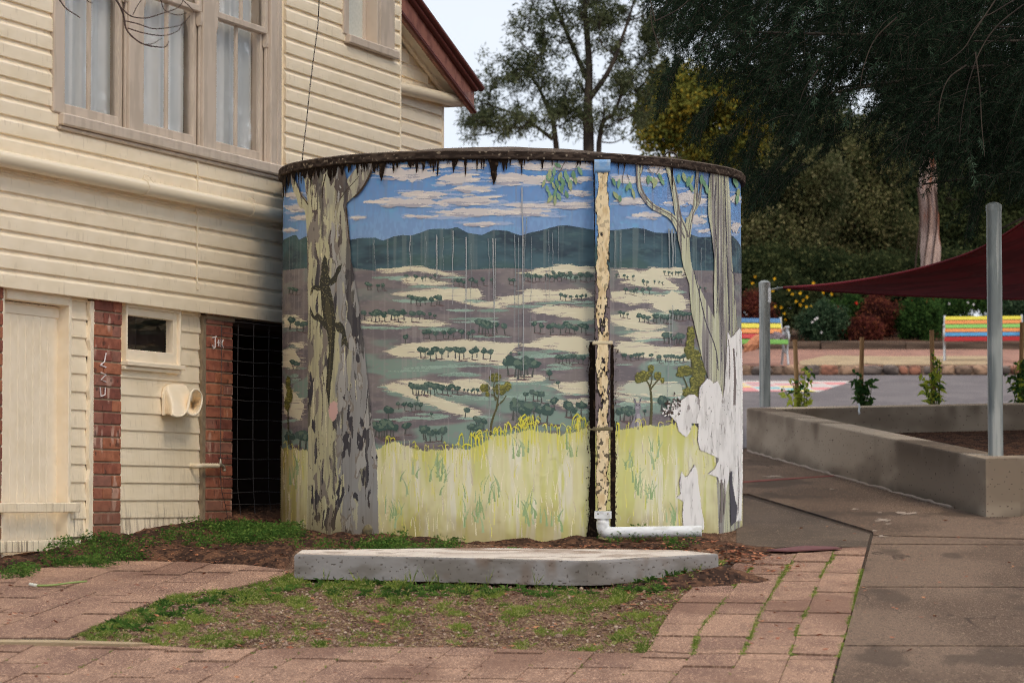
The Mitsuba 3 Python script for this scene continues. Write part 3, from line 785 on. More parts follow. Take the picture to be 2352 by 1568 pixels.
mat('lid', lid_col, 0.95, lid_bump, 0.15)
r0 = 1.562
prof = [(1.45, 0.0), (r0 - 0.006, 0.0), (r0, 0.006), (r0, 0.05), (r0 - 0.008, 0.058), (1.48, 0.066), (1.30, 0.085), (0.95, 0.100), (0.90, 0.140), (0.82, 0.155), (0.5, 0.178), (0.0, 0.19)]
v, f = lathe(prof, 192, TC)
nz = meshkit.fbm(v * 5, 3, 2) - 0.5
v[:, 2] += 2.394 - TILT * v[:, 0] + nz * 0.008
rad = v[:, :2] - TC
v[:, :2] += rad / (np.linalg.norm(rad, axis=1, keepdims=True) + 1e-9) * ((meshkit.fbm(v * 9, 3, 5) - 0.5) * 0.010)[:, None]
obj('lid', (v, f), 'lid', tank, smooth=35, label='stained concrete lid black with mould')
mat('rusty_iron', C(70, 62, 58), 0.7, metallic=0.4)
a = np.linspace(0, np.pi, 12)
hk = at_depth([(1540, 356)], 20.9)[0]
obj('lifting_loop', tube(np.c_[hk[0] + 0.045 * np.cos(a), np.full(12, hk[1]), hk[2] - 0.03 + 0.05 * np.sin(a)], 0.006, 8), 'rusty_iron', tank, smooth=True)
mat('plug', lambda p, n, uv: mix(C(70, 66, 62), C(150, 140, 104), fbm(p.x * 60, p.y * 60, p.z * 60, 2)), 0.9)
pp, pn = cmap(plug[None], 0.0)
obj('outlet_plug', tube(np.array([pp[0] + pn[0] * k for k in (-0.02, 0.0, 0.02, 0.026)]), [0.04, 0.04, 0.034, 0.02], 14), 'plug', tank, smooth=40)


# downpipe on the tank: old paint flaking off a square pipe, then new white pipe along the ground
def old_pipe(p, n, uv):
    z = p.z
    k = fbm(p.x * 34, p.y * 34, z * 9, 4)
    bare = mix(C(236, 218, 180), C(214, 190, 146), smoothstep(0.4, 0.7, fbm(p.x * 60, 0.0, z * 14, 3)))
    old = mix(C(104, 150, 205), C(70, 100, 104), smoothstep(zy(545), zy(570), z))
    old = mix(old, C(118, 106, 110), smoothstep(zy(610), zy(640), z))
    old = mix(old, C(200, 196, 130), smoothstep(zy(985), zy(1010), z))
    side = dr.abs(p.x - PX) / 0.047
    low = smoothstep(zy(640), zy(700), z)
    e = k - 0.32 + 0.32 * smoothstep(0.45, 1.0, side) + 0.05 * low
    c = mix(bare, C(34, 28, 24), smoothstep(0.34, 0.36, e))
    c = mix(c, old, smoothstep(0.40, 0.42, e))
    return mix(c, C(30, 24, 20), smoothstep(0.62, 0.68, fbm(p.x * 80, 3.0, z * 40, 2)) * (0.35 + 0.5 * low))


PXY = at_depth([(1384, 800)], TC[1] - TR - 0.05)[0]
PX = float(PXY[0])
mat('old_pipe', old_pipe, 0.6, spec=0.3)
mat('white_plastic', lambda p, n, uv: mix(C(232, 236, 240), C(206, 208, 206), smoothstep(0.5, 0.8, fbm(p.x * 20, p.y * 20, p.z * 30, 3))), 0.35)
mat('blue_pipe', lambda p, n, uv: mix(C(120, 164, 212), C(150, 176, 204), smoothstep(0.4, 0.7, fbm(p.x * 30, p.y * 30, p.z * 30, 2))), 0.5)
mat('cream_band', C(212, 200, 168), 0.6)
dp = thing('tank_downpipe', 'flaking square downpipe with white plastic outlet pipe at the tank front', 'downpipe')
Yp = TC[1] - TR - 0.048
zt, zb = zy(398), zy(1172)
sq = sg.box(PX - 0.046, Yp - 0.034, PX + 0.046, Yp + 0.034).buffer(-0.012).buffer(0.012)
obj('pipe', extr(sq, zb, zt), 'old_pipe', dp, smooth=40)
sq2 = sg.box(PX - 0.049, Yp - 0.038, PX + 0.049, Yp + 0.06).buffer(-0.014).buffer(0.014)
obj('elbow', extr(sg.box(Yp - 0.04, zt, Yp + 0.07, zy(367)).buffer(-0.022).buffer(0.022), PX - 0.049, PX + 0.049, lambda v: v[:, [2, 0, 1]]), 'blue_pipe', dp, smooth=30, label='blue painted elbow at the top of the pipe')
for y, m in ((788, 'cream_band'), (985, 'plug')):
    obj('clip', box(PX - 0.062, PX + 0.062, Yp - 0.039, Yp + 0.05, zy(y) - 0.012, zy(y) + 0.010, ch=0.004), m, dp)
obj('clip_hook', tube(smooth_path(np.array([[PX - 0.06, Yp - 0.03, zy(987)], [PX - 0.085, Yp - 0.03, zy(986)], [PX - 0.095, Yp - 0.03, zy(981)], [PX - 0.08, Yp - 0.03, zy(978)]]), 10), 0.006, 6), 'plug', dp, smooth=True)
for k, y in enumerate((1060, 1072)):
    obj('screw', tube([[PX - 0.02 + 0.05 * k, Yp - 0.034, zy(y)], [PX - 0.02 + 0.05 * k, Yp - 0.038, zy(y)]], 0.006, 8), 'plug', dp)
obj('adaptor', extr(sg.box(PX - 0.053, Yp - 0.042, PX + 0.053, Yp + 0.042).buffer(-0.008).buffer(0.008), zy(1190), zy(1173)), 'white_plastic', dp, smooth=40)
for k in (-0.03, 0.03):
    obj('rivet', tube([[PX + k, Yp - 0.042, zy(1179)], [PX + k, Yp - 0.045, zy(1179)]], 0.005, 8), 'plug', dp)
cz = zy(1222)
path = np.vstack([[[PX, Yp, z] for z in np.linspace(zy(1188), cz + 0.05, 6)], smooth_path(np.array([[PX, Yp, cz + 0.03], [PX + 0.012, Yp, cz + 0.008], [PX + 0.045, Yp - 0.004, cz]]), 8)])
rad = np.array([0.040, 0.040, 0.036, 0.040, 0.040, 0.040] + [0.039] * 5 + [0.038, 0.038, 0.0375])
obj('bend', tube(path, rad, 20), 'white_plastic', dp, smooth=30)
e0, e1 = np.array([PX + 0.03, Yp - 0.002, cz]), at_depth([(1612, 1219)], Yp - 0.05)[0]
L = (e1 - e0) / np.linalg.norm(e1 - e0)
outer, inner = tube([e0, e1], 0.0345, 28, cap=False), tube([e1 - L * 0.3, e1 + L * 0.0], 0.030, 28, cap=False)
ring = grid(np.stack([outer[0][28:56], inner[0][28:56]])[:, list(range(28)) + [0]])
obj('outlet_pipe', cat([outer, inner, ring]), 'white_plastic', dp, smooth=40, label='white plastic pipe lying along the ground')
# ------------------------------------------------------------------ the weatherboard house
def cream_col(p, n, uv):
    k = fbm(p.x * 7, p.y * 7, p.z * 9, 3)
    c = mix([0.87, 0.755, 0.575], [0.83, 0.715, 0.53], smoothstep(0.35, 0.7, k))
    c = mix(c, [0.60, 0.50, 0.36], 0.35 * smoothstep(0.66, 0.8, fbm(p.x * 40, p.y * 40, p.z * 12, 2)))
    g = smoothstep(0.30, 0.0, p.z + 0.25 * (fbm(p.y * 30, p.z * 5, 2.0, 3) - 0.5)) * smoothstep(0.46, 0.66, fbm(p.x * 60 + p.y * 60, p.z * 7, 3.0, 3))
    c = mix(c, [0.60, 0.48, 0.33], 0.22 * smoothstep(0.60, 0.75, fbm(p.x * 50 + p.y * 50, p.z * 2.0, 7.0, 2)) * smoothstep(1.4, 0.2, p.z))
    return mix(c, [0.20, 0.145, 0.10], 0.75 * g)


def cream_bump(p, n, uv):
    return 0.0007 * fbm(p.x * 14 + p.y * 14, p.z * 40, 1.0, 3)


mat('cream_board', cream_col, 0.30, cream_bump, 0.5)
mat('cream_trim', lambda p, n, uv: mix([0.86, 0.755, 0.59], [0.82, 0.71, 0.535], smoothstep(0.4, 0.7, fbm(p.x * 12, p.y * 12, p.z * 12, 3))), 0.4)
mat('beige_trim', lambda p, n, uv: mix([0.56, 0.47, 0.385], [0.49, 0.41, 0.33], smoothstep(0.4, 0.7, fbm(p.x * 14 + p.y * 14, p.z * 5, 0.0, 3))), 0.42, cream_bump)
mat('cream_pipe', [0.74, 0.64, 0.47], 0.3)
mat('red_barge', lambda p, n, uv: mix(C(150, 98, 84), C(122, 74, 64), smoothstep(0.4, 0.7, fbm(p.x * 20, p.y * 20, p.z * 8, 3))), 0.4)
mat('red_dark', C(92, 46, 40), 0.4)
mat('soffit', [0.66, 0.60, 0.48], 0.6)
mat('mortar', lambda p, n, uv: mix(C(150, 134, 112), C(112, 96, 80), fbm(p.x * 30, p.y * 30, p.z * 30, 3)), 0.95)


def brick_col(base, var):
    def fn(p, n, uv):
        k = fbm(p.x * 24, p.y * 24, p.z * 24, 4)
        c = mix(base, var, smoothstep(0.3, 0.7, k))
        c = mix(c, C(206, 176, 160), 0.6 * smoothstep(0.68, 0.8, fbm(p.x * 9 + p.y * 9, p.z * 6, 4.0, 3)))
        c = mix(c, C(70, 50, 44), 0.7 * smoothstep(0.7, 0.8, fbm(p.x * 30, p.y * 30, p.z * 18, 2)))
        return mix(c, C(128, 92, 74), 0.6 * smoothstep(0.45, 0.1, p.z))
    return fn


for i, (a, b) in enumerate((((156, 96, 76), (132, 78, 62)), ((168, 108, 82), (146, 90, 66)), ((134, 80, 68), (114, 68, 58)), ((148, 100, 86), (128, 88, 76)))):
    mat(f'brick_{i}', brick_col(C(*a, 1.05), C(*b, 1.05)), 0.9)
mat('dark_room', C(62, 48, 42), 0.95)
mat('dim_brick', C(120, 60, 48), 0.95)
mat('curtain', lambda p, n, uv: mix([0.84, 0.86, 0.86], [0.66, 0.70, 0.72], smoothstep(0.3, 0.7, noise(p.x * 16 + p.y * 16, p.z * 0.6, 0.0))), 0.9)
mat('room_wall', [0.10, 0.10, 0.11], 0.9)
scene['m_window_glass'] = {'type': 'thindielectric', 'int_ior': 1.9}
scene['m_frosted_glass'] = {'type': 'twosided', 'bsdf': {'type': 'principled', 'base_color': mikit.proc(lambda p, n, uv: mix([0.50, 0.52, 0.47], [0.62, 0.63, 0.58], fbm(p.x * 60, p.y * 60, p.z * 60, 2))), 'roughness': 0.25, 'specular': 0.6}}

house = thing('weatherboard_house', 'cream weatherboard house on brick piers with beige sash windows', 'house')
S0, S1 = -1.6, ws(905)
ZB, PITCHB = 1.478, 0.1091
ZHI = 5.4
SIL0, SIL1 = ws(122, 0.02), ws(645, 0.02)
ZSIL = 2.47
W2 = (ws(786, 0.02), ws(893, 0.02), 3.60)      # small frosted window: left, right, bottom
OB = 0.03                                       # the upper wall stands this far out from the lower one


def board(s0, s1, z0, h, o, rag=0.0):
    """rebated weatherboard: flat face, concave top, thin bottom lip"""
    pr = [(0.0, -0.012), (0.0, 0.021), (0.002, 0.023), (0.070 * h / 0.109, 0.023), (0.078 * h / 0.109, 0.0195), (0.086 * h / 0.109, 0.012), (0.095 * h / 0.109, 0.0065), (h + 0.004, 0.005), (h + 0.002, -0.012)]
    pr = np.array(pr)
    n = len(pr)
    v = np.vstack([np.c_[np.full(n, s0), z0 + pr[:, 0], o + pr[:, 1]], np.c_[np.full(n, s1 + rag), z0 + pr[:, 0], o + pr[:, 1]]])
    k = np.arange(n)
    k2 = (k + 1) % n
    f = np.vstack([np.stack([k, k2, k2 + n], 1), np.stack([k, k2 + n, k + n], 1)] + [[[n, n + i, n + i + 1] for i in range(1, n - 1)], [[0, i + 1, i] for i in range(1, n - 1)]])
    return wmap(v), f


def cut(iv, a, b):
    out = []
    for x, y in iv:
        if b <= x or a >= y:
            out.append((x, y))
        else:
            if x < a:
                out.append((x, a))
            if b < y:
                out.append((b, y))
    return out


up = obj('upper_wall', box(S0, S1 - 0.002, ZB + 0.004, ZSIL - 0.01, -0.10, OB - 0.002, wmap), 'cream_board', house)
JX = ws(451, OB + 0.018)
for k in range(int((ZHI - ZB) / PITCHB)):
    z = ZB + PITCHB * k
    iv = [(S0, S1 - 0.012)]
    if z + PITCHB > ZSIL + 0.02:
        iv = cut(iv, SIL0 - 0.006, SIL1 + 0.006)
    if z + PITCHB > W2[2] - 0.03 and z < W2[2] + 1.5:
        iv = cut(iv, W2[0] - 0.006, W2[1] + 0.006)
    if z < ZSIL - 0.12:
        iv = [q for a, b in iv for q in ([(a, JX - 0.001), (JX + 0.001, b)] if a < JX < b else [(a, b)])]
    for a, b in iv:
        obj('weatherboard', board(a, b, z, PITCHB, OB), 'cream_board', up, smooth=25)
obj('corner_board', box(S1 - 0.012, S1 + 0.006, ZB, ZHI, -0.6, OB + 0.026, wmap, 0.004), 'cream_trim', house)
obj('floor', box(S0, S1 - 0.02, ZB - 0.05, ZB + 0.002, -2.2, -0.07, wmap), 'dark_room', house)
for a, b, z0, z1 in ((S0, SIL0 + 0.01, ZSIL, ZHI), (SIL1 - 0.01, W2[0] + 0.01, ZSIL, ZHI), (W2[1] - 0.01, S1 - 0.02, ZSIL, ZHI), (W2[0], W2[1], ZSIL, W2[2])):
    obj('sheathing', box(a, b, z0, z1, -0.10, OB - 0.003, wmap), 'cream_board', up)

# the big window: three double hung sashes
win = obj('window', box(SIL0 - 0.012, SIL1 + 0.012, ZSIL, ZSIL + 0.07, -0.09, OB + 0.062, wmap, 0.008), 'beige_trim', house, label='wide window of three beige sashes with pale reflections')
obj('sill_bead', box(SIL0, SIL1 + 0.004, ZSIL - 0.024, ZSIL - 0.002, 0.0, OB + 0.036, wmap, 0.006), 'beige_trim', win)
ZW = ZSIL + 0.07
OF = OB + 0.036
post = [(122, 147), (300, 333), (470, 500), (622, 646)]
PS = [(ws(a, OF), ws(b, OF)) for a, b in post]
for i, (a, b) in enumerate(PS):
    obj('mullion' if 0 < i < 3 else 'casing', box(a, b, ZW - 0.002, ZHI - 0.02, -0.09, OF - 0.012 * (0 < i < 3), wmap, 0.006), 'beige_trim', win)
    if i == 3:
        obj('casing_bead', box(b - 0.075, b - 0.06, ZW, ZHI - 0.03, OF - 0.005, OF + 0.006, wmap, 0.003), 'beige_trim', win)
        obj('casing_bead', box(b - 0.03, b + 0.012, ZW, ZHI - 0.03, OB, OF - 0.014, wmap, 0.003), 'cream_trim', win)
ZM = 3.415
for i in range(3):
    a, b = PS[i][1], PS[i + 1][0]
    obj('sash_stop', box(a, a + 0.014, ZW, ZHI - 0.03, 0.014, 0.026, wmap, 0.003), 'beige_trim', win)
    obj('sash_stop', box(b - 0.016, b, ZW, ZM, 0.016, 0.034, wmap, 0.003), 'beige_trim', win)
    obj('jamb', box(b - 0.010, b + 0.002, ZW, ZHI - 0.03, -0.085, -0.024, wmap), 'beige_trim', win)
    for which, z0, z1, oo in (('lower', ZW, ZM + 0.04, -0.006), ('upper', ZM, ZHI - 0.05, 0.030)):
        sw, rb, rt = 0.045, (0.075 if which == 'lower' else 0.042), 0.042
        o0, o1 = oo - 0.018, oo + 0.018 - 0.002
        aa, bb = a + 0.012, b - 0.014
        parts = [box(aa, aa + sw, z0, z1, o0, o1, wmap, 0.004), box(bb - sw, bb, z0, z1, o0, o1, wmap, 0.004), box(aa + sw, bb - sw, z0 + 0.001, z0 + rb, o0 + 0.001, o1 - 0.001, wmap, 0.004), box(aa + sw, bb - sw, z1 - rt, z1 - 0.001, o0 + 0.001, o1 - 0.001, wmap, 0.004)]
        mid = (aa + bb) / 2
        parts.append(box(mid - 0.013, mid + 0.013, z0 + rb, z1 - rt, o0 + 0.006, o1 - 0.004, wmap, 0.003))
        if which == 'upper':
            for e in (aa, bb):
                q = sg.Polygon([(-0.018, 0), (0.018, 0), (0.018, -0.06), (0.012, -0.085), (-0.010, -0.09), (-0.018, -0.07)])
                parts.append(extr(sa.translate(q, oo, z0), e - 0.02, e + 0.02, lambda v: wmap(v[:, [2, 1, 0]])))
        sash = obj('sash', cat(parts), 'beige_trim', win)
        for c0, c1 in ((aa + sw - 0.004, mid - 0.012), (mid + 0.012, bb - sw + 0.004)):
            if i == 1 and which == 'lower':
                pass
            obj('pane', (wmap(np.array([[c0, z0 + rb - 0.004, oo], [c1, z0 + rb - 0.004, oo], [c1, z1 - rt + 0.004, oo], [c0, z1 - rt + 0.004, oo]])), np.array([[0, 1, 2], [0, 2, 3]])), 'window_glass', win)
    # curtains hang behind the glass
    t = np.linspace(a - 0.01, b + 0.02, 60)
    cov = (1.0, 0.94, 1.0)[i]
    wav = -0.075 + 0.006 * np.sin(t * 40 + i) + 0.005 * np.sin(t * 17 + 2 * i)
    t = a - 0.01 + (t - a + 0.01) * cov
    obj('curtain', grid(np.stack([wmap(np.c_[t, np.full(60, ZW - 0.1), wav]), wmap(np.c_[t, np.full(60, ZHI), wav])])), 'curtain', win, smooth=True)
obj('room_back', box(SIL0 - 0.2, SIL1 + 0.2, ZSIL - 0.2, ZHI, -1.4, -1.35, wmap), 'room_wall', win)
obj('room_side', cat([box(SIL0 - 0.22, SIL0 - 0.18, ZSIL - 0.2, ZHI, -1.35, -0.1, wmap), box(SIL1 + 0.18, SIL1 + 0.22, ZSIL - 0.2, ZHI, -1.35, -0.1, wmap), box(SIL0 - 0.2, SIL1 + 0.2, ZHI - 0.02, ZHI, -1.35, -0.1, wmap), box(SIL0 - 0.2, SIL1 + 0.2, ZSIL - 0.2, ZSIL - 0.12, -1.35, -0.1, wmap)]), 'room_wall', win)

# small frosted window near the corner
a, b, z = W2
w2 = obj('window', box(a - 0.03, b + 0.035, z - 0.06, z, -0.09, OB + 0.062, wmap, 0.006), 'beige_trim', house, label='small frosted window beside the house corner')
gl, gr = ws(790, OF), ws(866, OF)
obj('casing', cat([box(a, gl, z, z + 1.45, -0.09, OF, wmap, 0.005), box(gr, b, z, z + 1.45, -0.09, OF, wmap, 0.005)]), 'beige_trim', w2)
obj('casing_bead', box(gr + 0.05, gr + 0.064, z, z + 1.44, OF - 0.004, OF + 0.007, wmap, 0.003), 'beige_trim', w2)
obj('casing_bead', box(b, b + 0.02, z, z + 1.44, OB, OF - 0.012, wmap, 0.003), 'cream_trim', w2)
obj('sash', cat([box(gr - 0.045, gr, z, z + 1.44, -0.05, -0.02, wmap, 0.003), box(gl, gl + 0.02, z, z + 1.44, -0.05, -0.02, wmap, 0.003), box(gl + 0.02, gr - 0.045, z, z + 0.03, -0.05, -0.02, wmap, 0.003)]), 'beige_trim', w2)
obj('frosted_pane', (wmap(np.array([[gl, z, -0.035], [gr, z, -0.035], [gr, z + 1.44, -0.035], [gl, z + 1.44, -0.035]])), np.array([[0, 1, 2], [0, 2, 3]])), 'frosted_glass', w2)
obj('head', box(a, b, z + 1.45, z + 1.5, -0.09, OF, wmap, 0.005), 'beige_trim', w2)

# set-back gable end at right
OR = -0.30
SR = ws(1012, OR)
gp = [wall([p], OR + 0.02)[0] for p in ((1014, 196), (905, 78))]
slope = (gp[1][1] - gp[0][1]) / (gp[1][0] - gp[0][0])


def ztop(s):
    return gp[0][1] + slope * (s - gp[0][0])


g = obj('gable_wall', extr([(S1 - 0.9, 0.2), (SR, 0.2), (SR, ztop(SR)), (S1 - 0.9, ztop(S1 - 0.9))], OR - 0.1, OR - 0.004, wmap), 'cream_board', house)
for k in range(8, 38):
    z = ZB + PITCHB * k + 0.01
    e = min(SR - 0.03, gp[0][0] + (z + PITCHB - gp[0][1]) / slope)
    if e > S1 - 0.8:
        obj('weatherboard', board(S1 - 0.8, e, z, PITCHB, OR), 'cream_board', g, smooth=25)
obj('corner_stop', box(SR - 0.032, SR + 0.006, 0.2, ztop(SR) + 0.02, OR - 0.02, OR + 0.028, wmap, 0.004), 'cream_trim', house)
sx = ws(912, OR + 0.03)
obj('conduit', box(sx - 0.012, sx + 0.02, 0.6, wh(912, 205, OR + 0.03), OR + 0.005, OR + 0.035, wmap, 0.006), 'beige_trim', house)
OBG = -0.13
rs = wall([(905, 17), (1067, 232)], OBG)
dir2 = (rs[1] - rs[0]) / np.linalg.norm(rs[1] - rs[0])
nor2 = np.array([-dir2[1], dir2[0]])
if nor2[1] < 0:
    nor2 = -nor2
tipb, tipt, topo = wall([(1089, 253), (1089, 197), (947, 0)], OBG)
bot = lambda s: rs[0][1] + dir2[1] / dir2[0] * (s - rs[0][0])
d3 = (tipt - topo) / np.linalg.norm(tipt - topo)
toz = lambda s: topo[1] + d3[1] / d3[0] * (s - topo[0])
sL, sE = S1 - 1.6, tipb[0]
rf = obj('roof', extr([(sL, toz(sL)), (sE + 0.06, toz(sE + 0.06)), (sE + 0.06, toz(sE + 0.06) + 0.03), (sL, toz(sL) + 0.03)], -5.0, OBG + 0.05, wmap), 'red_dark', house, label='dark red roof edge sloping down to the right')
obj('barge_board', extr([(sL, bot(sL)), (sE, bot(sE)), (sE, toz(sE) - 0.004), (sL, toz(sL) - 0.004)], OBG - 0.03, OBG, wmap), 'red_barge', rf)
obj('barge_cap', tube(wmap(np.array([[sL, toz(sL) + 0.012, OBG + 0.035], [sE + 0.075, toz(sE + 0.075) + 0.012, OBG + 0.035]])), 0.03, 10), 'red_dark', rf, smooth=True)
obj('barge_cap', tube(wmap(np.array([[sL, toz(sL) - 0.03, OBG + 0.012], [sE + 0.0, toz(sE) - 0.03, OBG + 0.012]])), 0.026, 10), 'red_dark', rf, smooth=True)
obj('barge_mould', tube(wmap(np.array([[sL, bot(sL) + 0.012, OBG + 0.008], [sE, bot(sE) + 0.012, OBG + 0.008]])), 0.015, 10), 'red_dark', rf, smooth=True)
obj('barge_mould', tube(wmap(np.array([[sL, bot(sL) + 0.046, OBG + 0.002], [sE, bot(sE) + 0.046, OBG + 0.002]])), 0.006, 8), 'red_dark', rf, smooth=True)
q0 = ztop(sL) + 0.005
obj('soffit', extr([(sL, bot(sL) + 0.03), (sE - 0.06, bot(sE - 0.06) + 0.03), (sE - 0.06, bot(sE - 0.06) + 0.05), (sL, bot(sL) + 0.05)], OR - 0.1, OBG - 0.032, wmap), 'soffit', rf)
obj('soffit_bead', extr([(sL, bot(sL) + 0.005), (SR + 0.1, bot(SR + 0.1) + 0.005), (SR + 0.1, bot(SR + 0.1) + 0.03), (sL, bot(sL) + 0.03)], OR + 0.022, OR + 0.05, wmap), 'cream_trim', rf)
obj('eave_box', box(SR + 0.02, ws(1064, OBG), wh(1040, 200, OBG), wh(1040, 200, OBG) + 0.10, OR - 2.0, OBG - 0.05, wmap), 'soffit', rf)
# pipe under the gable that turns in behind the barge
po = [(905, 199, OR + 0.06), (960, 212, OR + 0.075), (1030, 228, OR + 0.09), (1046, 230, OR + 0.085), (1056, 226, OR + 0.07), (1060, 214, OR + 0.06), (1060, 190, OR + 0.05)]
pa = np.array([[*wall([(x, y)], o)[0], o] for x, y, o in po])
pa = np.vstack([pa[0] + (pa[0] - pa[1]) * 0.5, pa])
obj('gable_pipe', tube(wmap(smooth_path(pa, 40)), 0.048, 20), 'cream_pipe', house, smooth=True)
# long drain pipe on the front wall, and thin conduits
ZP = 2.19
obj('drain_pipe', tube(wmap(np.array([[s, ZP, OB + 0.085] for s in np.linspace(S0, S1 + 0.1, 12)])), 0.0465, 24), 'cream_pipe', house, smooth=True, label='long cream drain pipe running level along the wall')
for x in (327, 570):
    s = ws(x, OB + 0.09)
    obj('cable_tie', tube(wmap(np.array([[s + 0.005 * np.cos(t), ZP + 0.05 * np.sin(t), OB + 0.085 + 0.05 * np.cos(t)] for t in np.linspace(0, 6.28, 20)])), 0.003, 5), 'cream_pipe', house)
    obj('cable_tie', tube(wmap(smooth_path(np.array([[s, ZP + 0.045, OB + 0.09], [s - 0.004, ZP + 0.075, OB + 0.10], [s + 0.015, ZP + 0.07, OB + 0.12], [s + 0.05, ZP + 0.03, OB + 0.14]]), 10)), 0.002, 5), 'cream_pipe', house)
sc = JX
obj('conduit', tube(wmap(np.array([[sc, wh(450, 368), OB + 0.024], [sc, ZP + 0.06, OB + 0.024]])), 0.006, 8), 'cream_pipe', house, smooth=True)
obj('conduit', tube(wmap(np.array([[sc, ZP - 0.05, OB + 0.024], [sc, wh(450, 663), OB + 0.024], [sc, wh(450, 668), OB + 0.03]])), 0.006, 8), 'cream_pipe', house, smooth=True)
obj('conduit', tube(wmap(np.array([[sc - 0.0, wh(450, 368), OB + 0.024], [sc + 0.5, wh(450, 368) - 0.0, OB + 0.024]])), 0.004, 6), 'cream_pipe', house, smooth=True)

# ---- lower storey
PIER = [(ws(-30, 0.012), ws(10, 0.012)), (ws(219, 0.012), ws(282, 0.012)), (ws(476, 0.012), ws(537, 0.012))]
COURSE = 0.0757
ri = np.random.default_rng(3)
for i, (a, b) in enumerate(PIER):
    zlow = -0.25
    pr = obj('brick_pier', box(a + 0.004, b - 0.004, zlow, ZB + 0.012, -0.22, 0.003, wmap), 'mortar', house, label=('red brick pier left of the door at the edge of the wall', 'red brick pier with white scrawl between door and small window', 'dark red brick pier beside the wire mesh')[i])
    n = int((ZB + 0.006 - zlow) / COURSE)
    for k in range(n):
        z1 = ZB + 0.006 - k * COURSE
        c = a + (b - a) * (0.335 if k % 2 else 0.66) + (0.02 * (k % 2)) * 0
        for x0, x1 in ((a, c), (c, b)):
            j = ri.uniform(-0.002, 0.003)
            obj('brick', box(x0 + 0.005, x1 - 0.005, z1 - COURSE + 0.0095, z1, -0.21, 0.010 + j, wmap, 0.004), f'brick_{ri.integers(0, 4)}', pr)
    if i:
        e = a
        pts = [(e - 0.05, zlow)] + [(e - 0.045 + ri.uniform(-0.012, 0.012), z) for z in np.linspace(zlow, ZB - 0.01, 30)] + [(e + 0.006 + ri.uniform(-0.006, 0.01), z) for z in np.linspace(ZB - 0.01, zlow, 30)]
        obj('mortar_seal', extr(pts, -0.02, 0.004, wmap), 'cream_trim' if i == 1 else 'mortar', pr)
obj('pier_cap', box(PIER[2][0] - 0.01, PIER[2][1] + 0.012, ZB - 0.035, ZB - 0.004, -0.2, 0.02, wmap, 0.006), 'mortar', house)
mat('chalk', C(222, 214, 214), 0.9)


def scrawl(s, wd=0.0042):
    return [tube(wmap(np.array([[PIERS[0] + x * PIERS[1], PIERS[2] + y * PIERS[1], 0.016] for x, y in pts])), wd, 5) for pts in s]


PIERS = (ws(228, 0.016), 0.11, wh(228, 880, 0.016))
obj('scrawl', cat(scrawl([[(0.9, 1.7), (0.7, 1.2), (0.2, 1.0)], [(0.2, 1.0), (0.9, 0.9)], [(0.3, 0.6), (0.9, 0.5), (0.3, 0.2), (0.9, 0.1)], [(0.2, -0.2), (0.3, -0.7), (0.8, -0.6), (0.85, -0.2)]])), 'chalk', house, label='white scrawled letters on the brick pier')
PIERS = (ws(489, 0.016), 0.085, wh(489, 790, 0.016))
obj('scrawl', cat(scrawl([[(0.0, 0.5), (0.7, 0.6)], [(0.5, 0.6), (0.5, -0.2), (0.2, -0.35), (0.0, -0.1)], [(0.9, 0.15), (1.3, 0.15)], [(1.1, 0.4), (1.1, -0.1)], [(1.6, -0.2), (1.6, 0.45)], [(1.65, 0.1), (1.95, 0.4)], [(1.65, 0.1), (2.0, -0.2)]], 0.0045)), 'chalk', house, label='white scrawl reading J + K on the dark pier')

SW = [ws(288, 0.0), ws(412, 0.0), wh(350, 826, 0.0), wh(350, 716, 0.0)]
lw = obj('lower_wall', cat([box(a, b, z0, z1, -0.06, -0.045, wmap) for a, b, z0, z1 in ((ws(160), SW[0] + 0.01, -0.3, ZB - 0.005), (SW[1] - 0.01, PIER[2][0], -0.3, ZB - 0.005), (SW[0] + 0.01, SW[1] - 0.01, -0.3, SW[2] - 0.03))]), 'cream_board', house)


def lap(s0, s1, z0, h, o, r0=0.0):
    pr = np.array([(0.0, -0.02), (0.0, 0.012), (0.004, 0.014), (h + 0.015, 0.001), (h + 0.015, -0.02)])
    n = len(pr)
    v = np.vstack([np.c_[np.full(n, s0), z0 + pr[:, 0], o + pr[:, 1]], np.c_[s1 + r0 * (1 - pr[:, 0] / h), z0 + pr[:, 0], o + pr[:, 1]]])
    k = np.arange(n); k2 = (k + 1) % n
    return wmap(v), np.vstack([np.stack([k, k2, k2 + n], 1), np.stack([k, k2 + n, k + n], 1)] + [[[n, n + i, n + i + 1] for i in range(1, n - 1)], [[0, i + 1, i] for i in range(1, n - 1)]])


DJ = ws(166, 0.0)
for k in range(-1, 13):
    z = 1.351 - 0.1078 * k
    h = 0.1078 if k >= 0 else ZB + 0.012 - z
    if z < -0.12:
        break
    obj('weatherboard', lap(DJ, PIER[1][0] - 0.045, z, h, -0.028, ri.uniform(0.008, 0.03)), 'cream_board', lw)
    for a, b in cut([(PIER[1][1], PIER[2][0] - 0.03)], *((SW[0] - 0.03, SW[1] + 0.03) if SW[2] - 0.05 < z + h * 0.5 < SW[3] + 0.12 else (99, 99))):
        obj('weatherboard', lap(a, b, z, h, -0.028, ri.uniform(-0.004, 0.008) if b > SW[1] + 0.1 else 0.0), 'cream_board', lw)
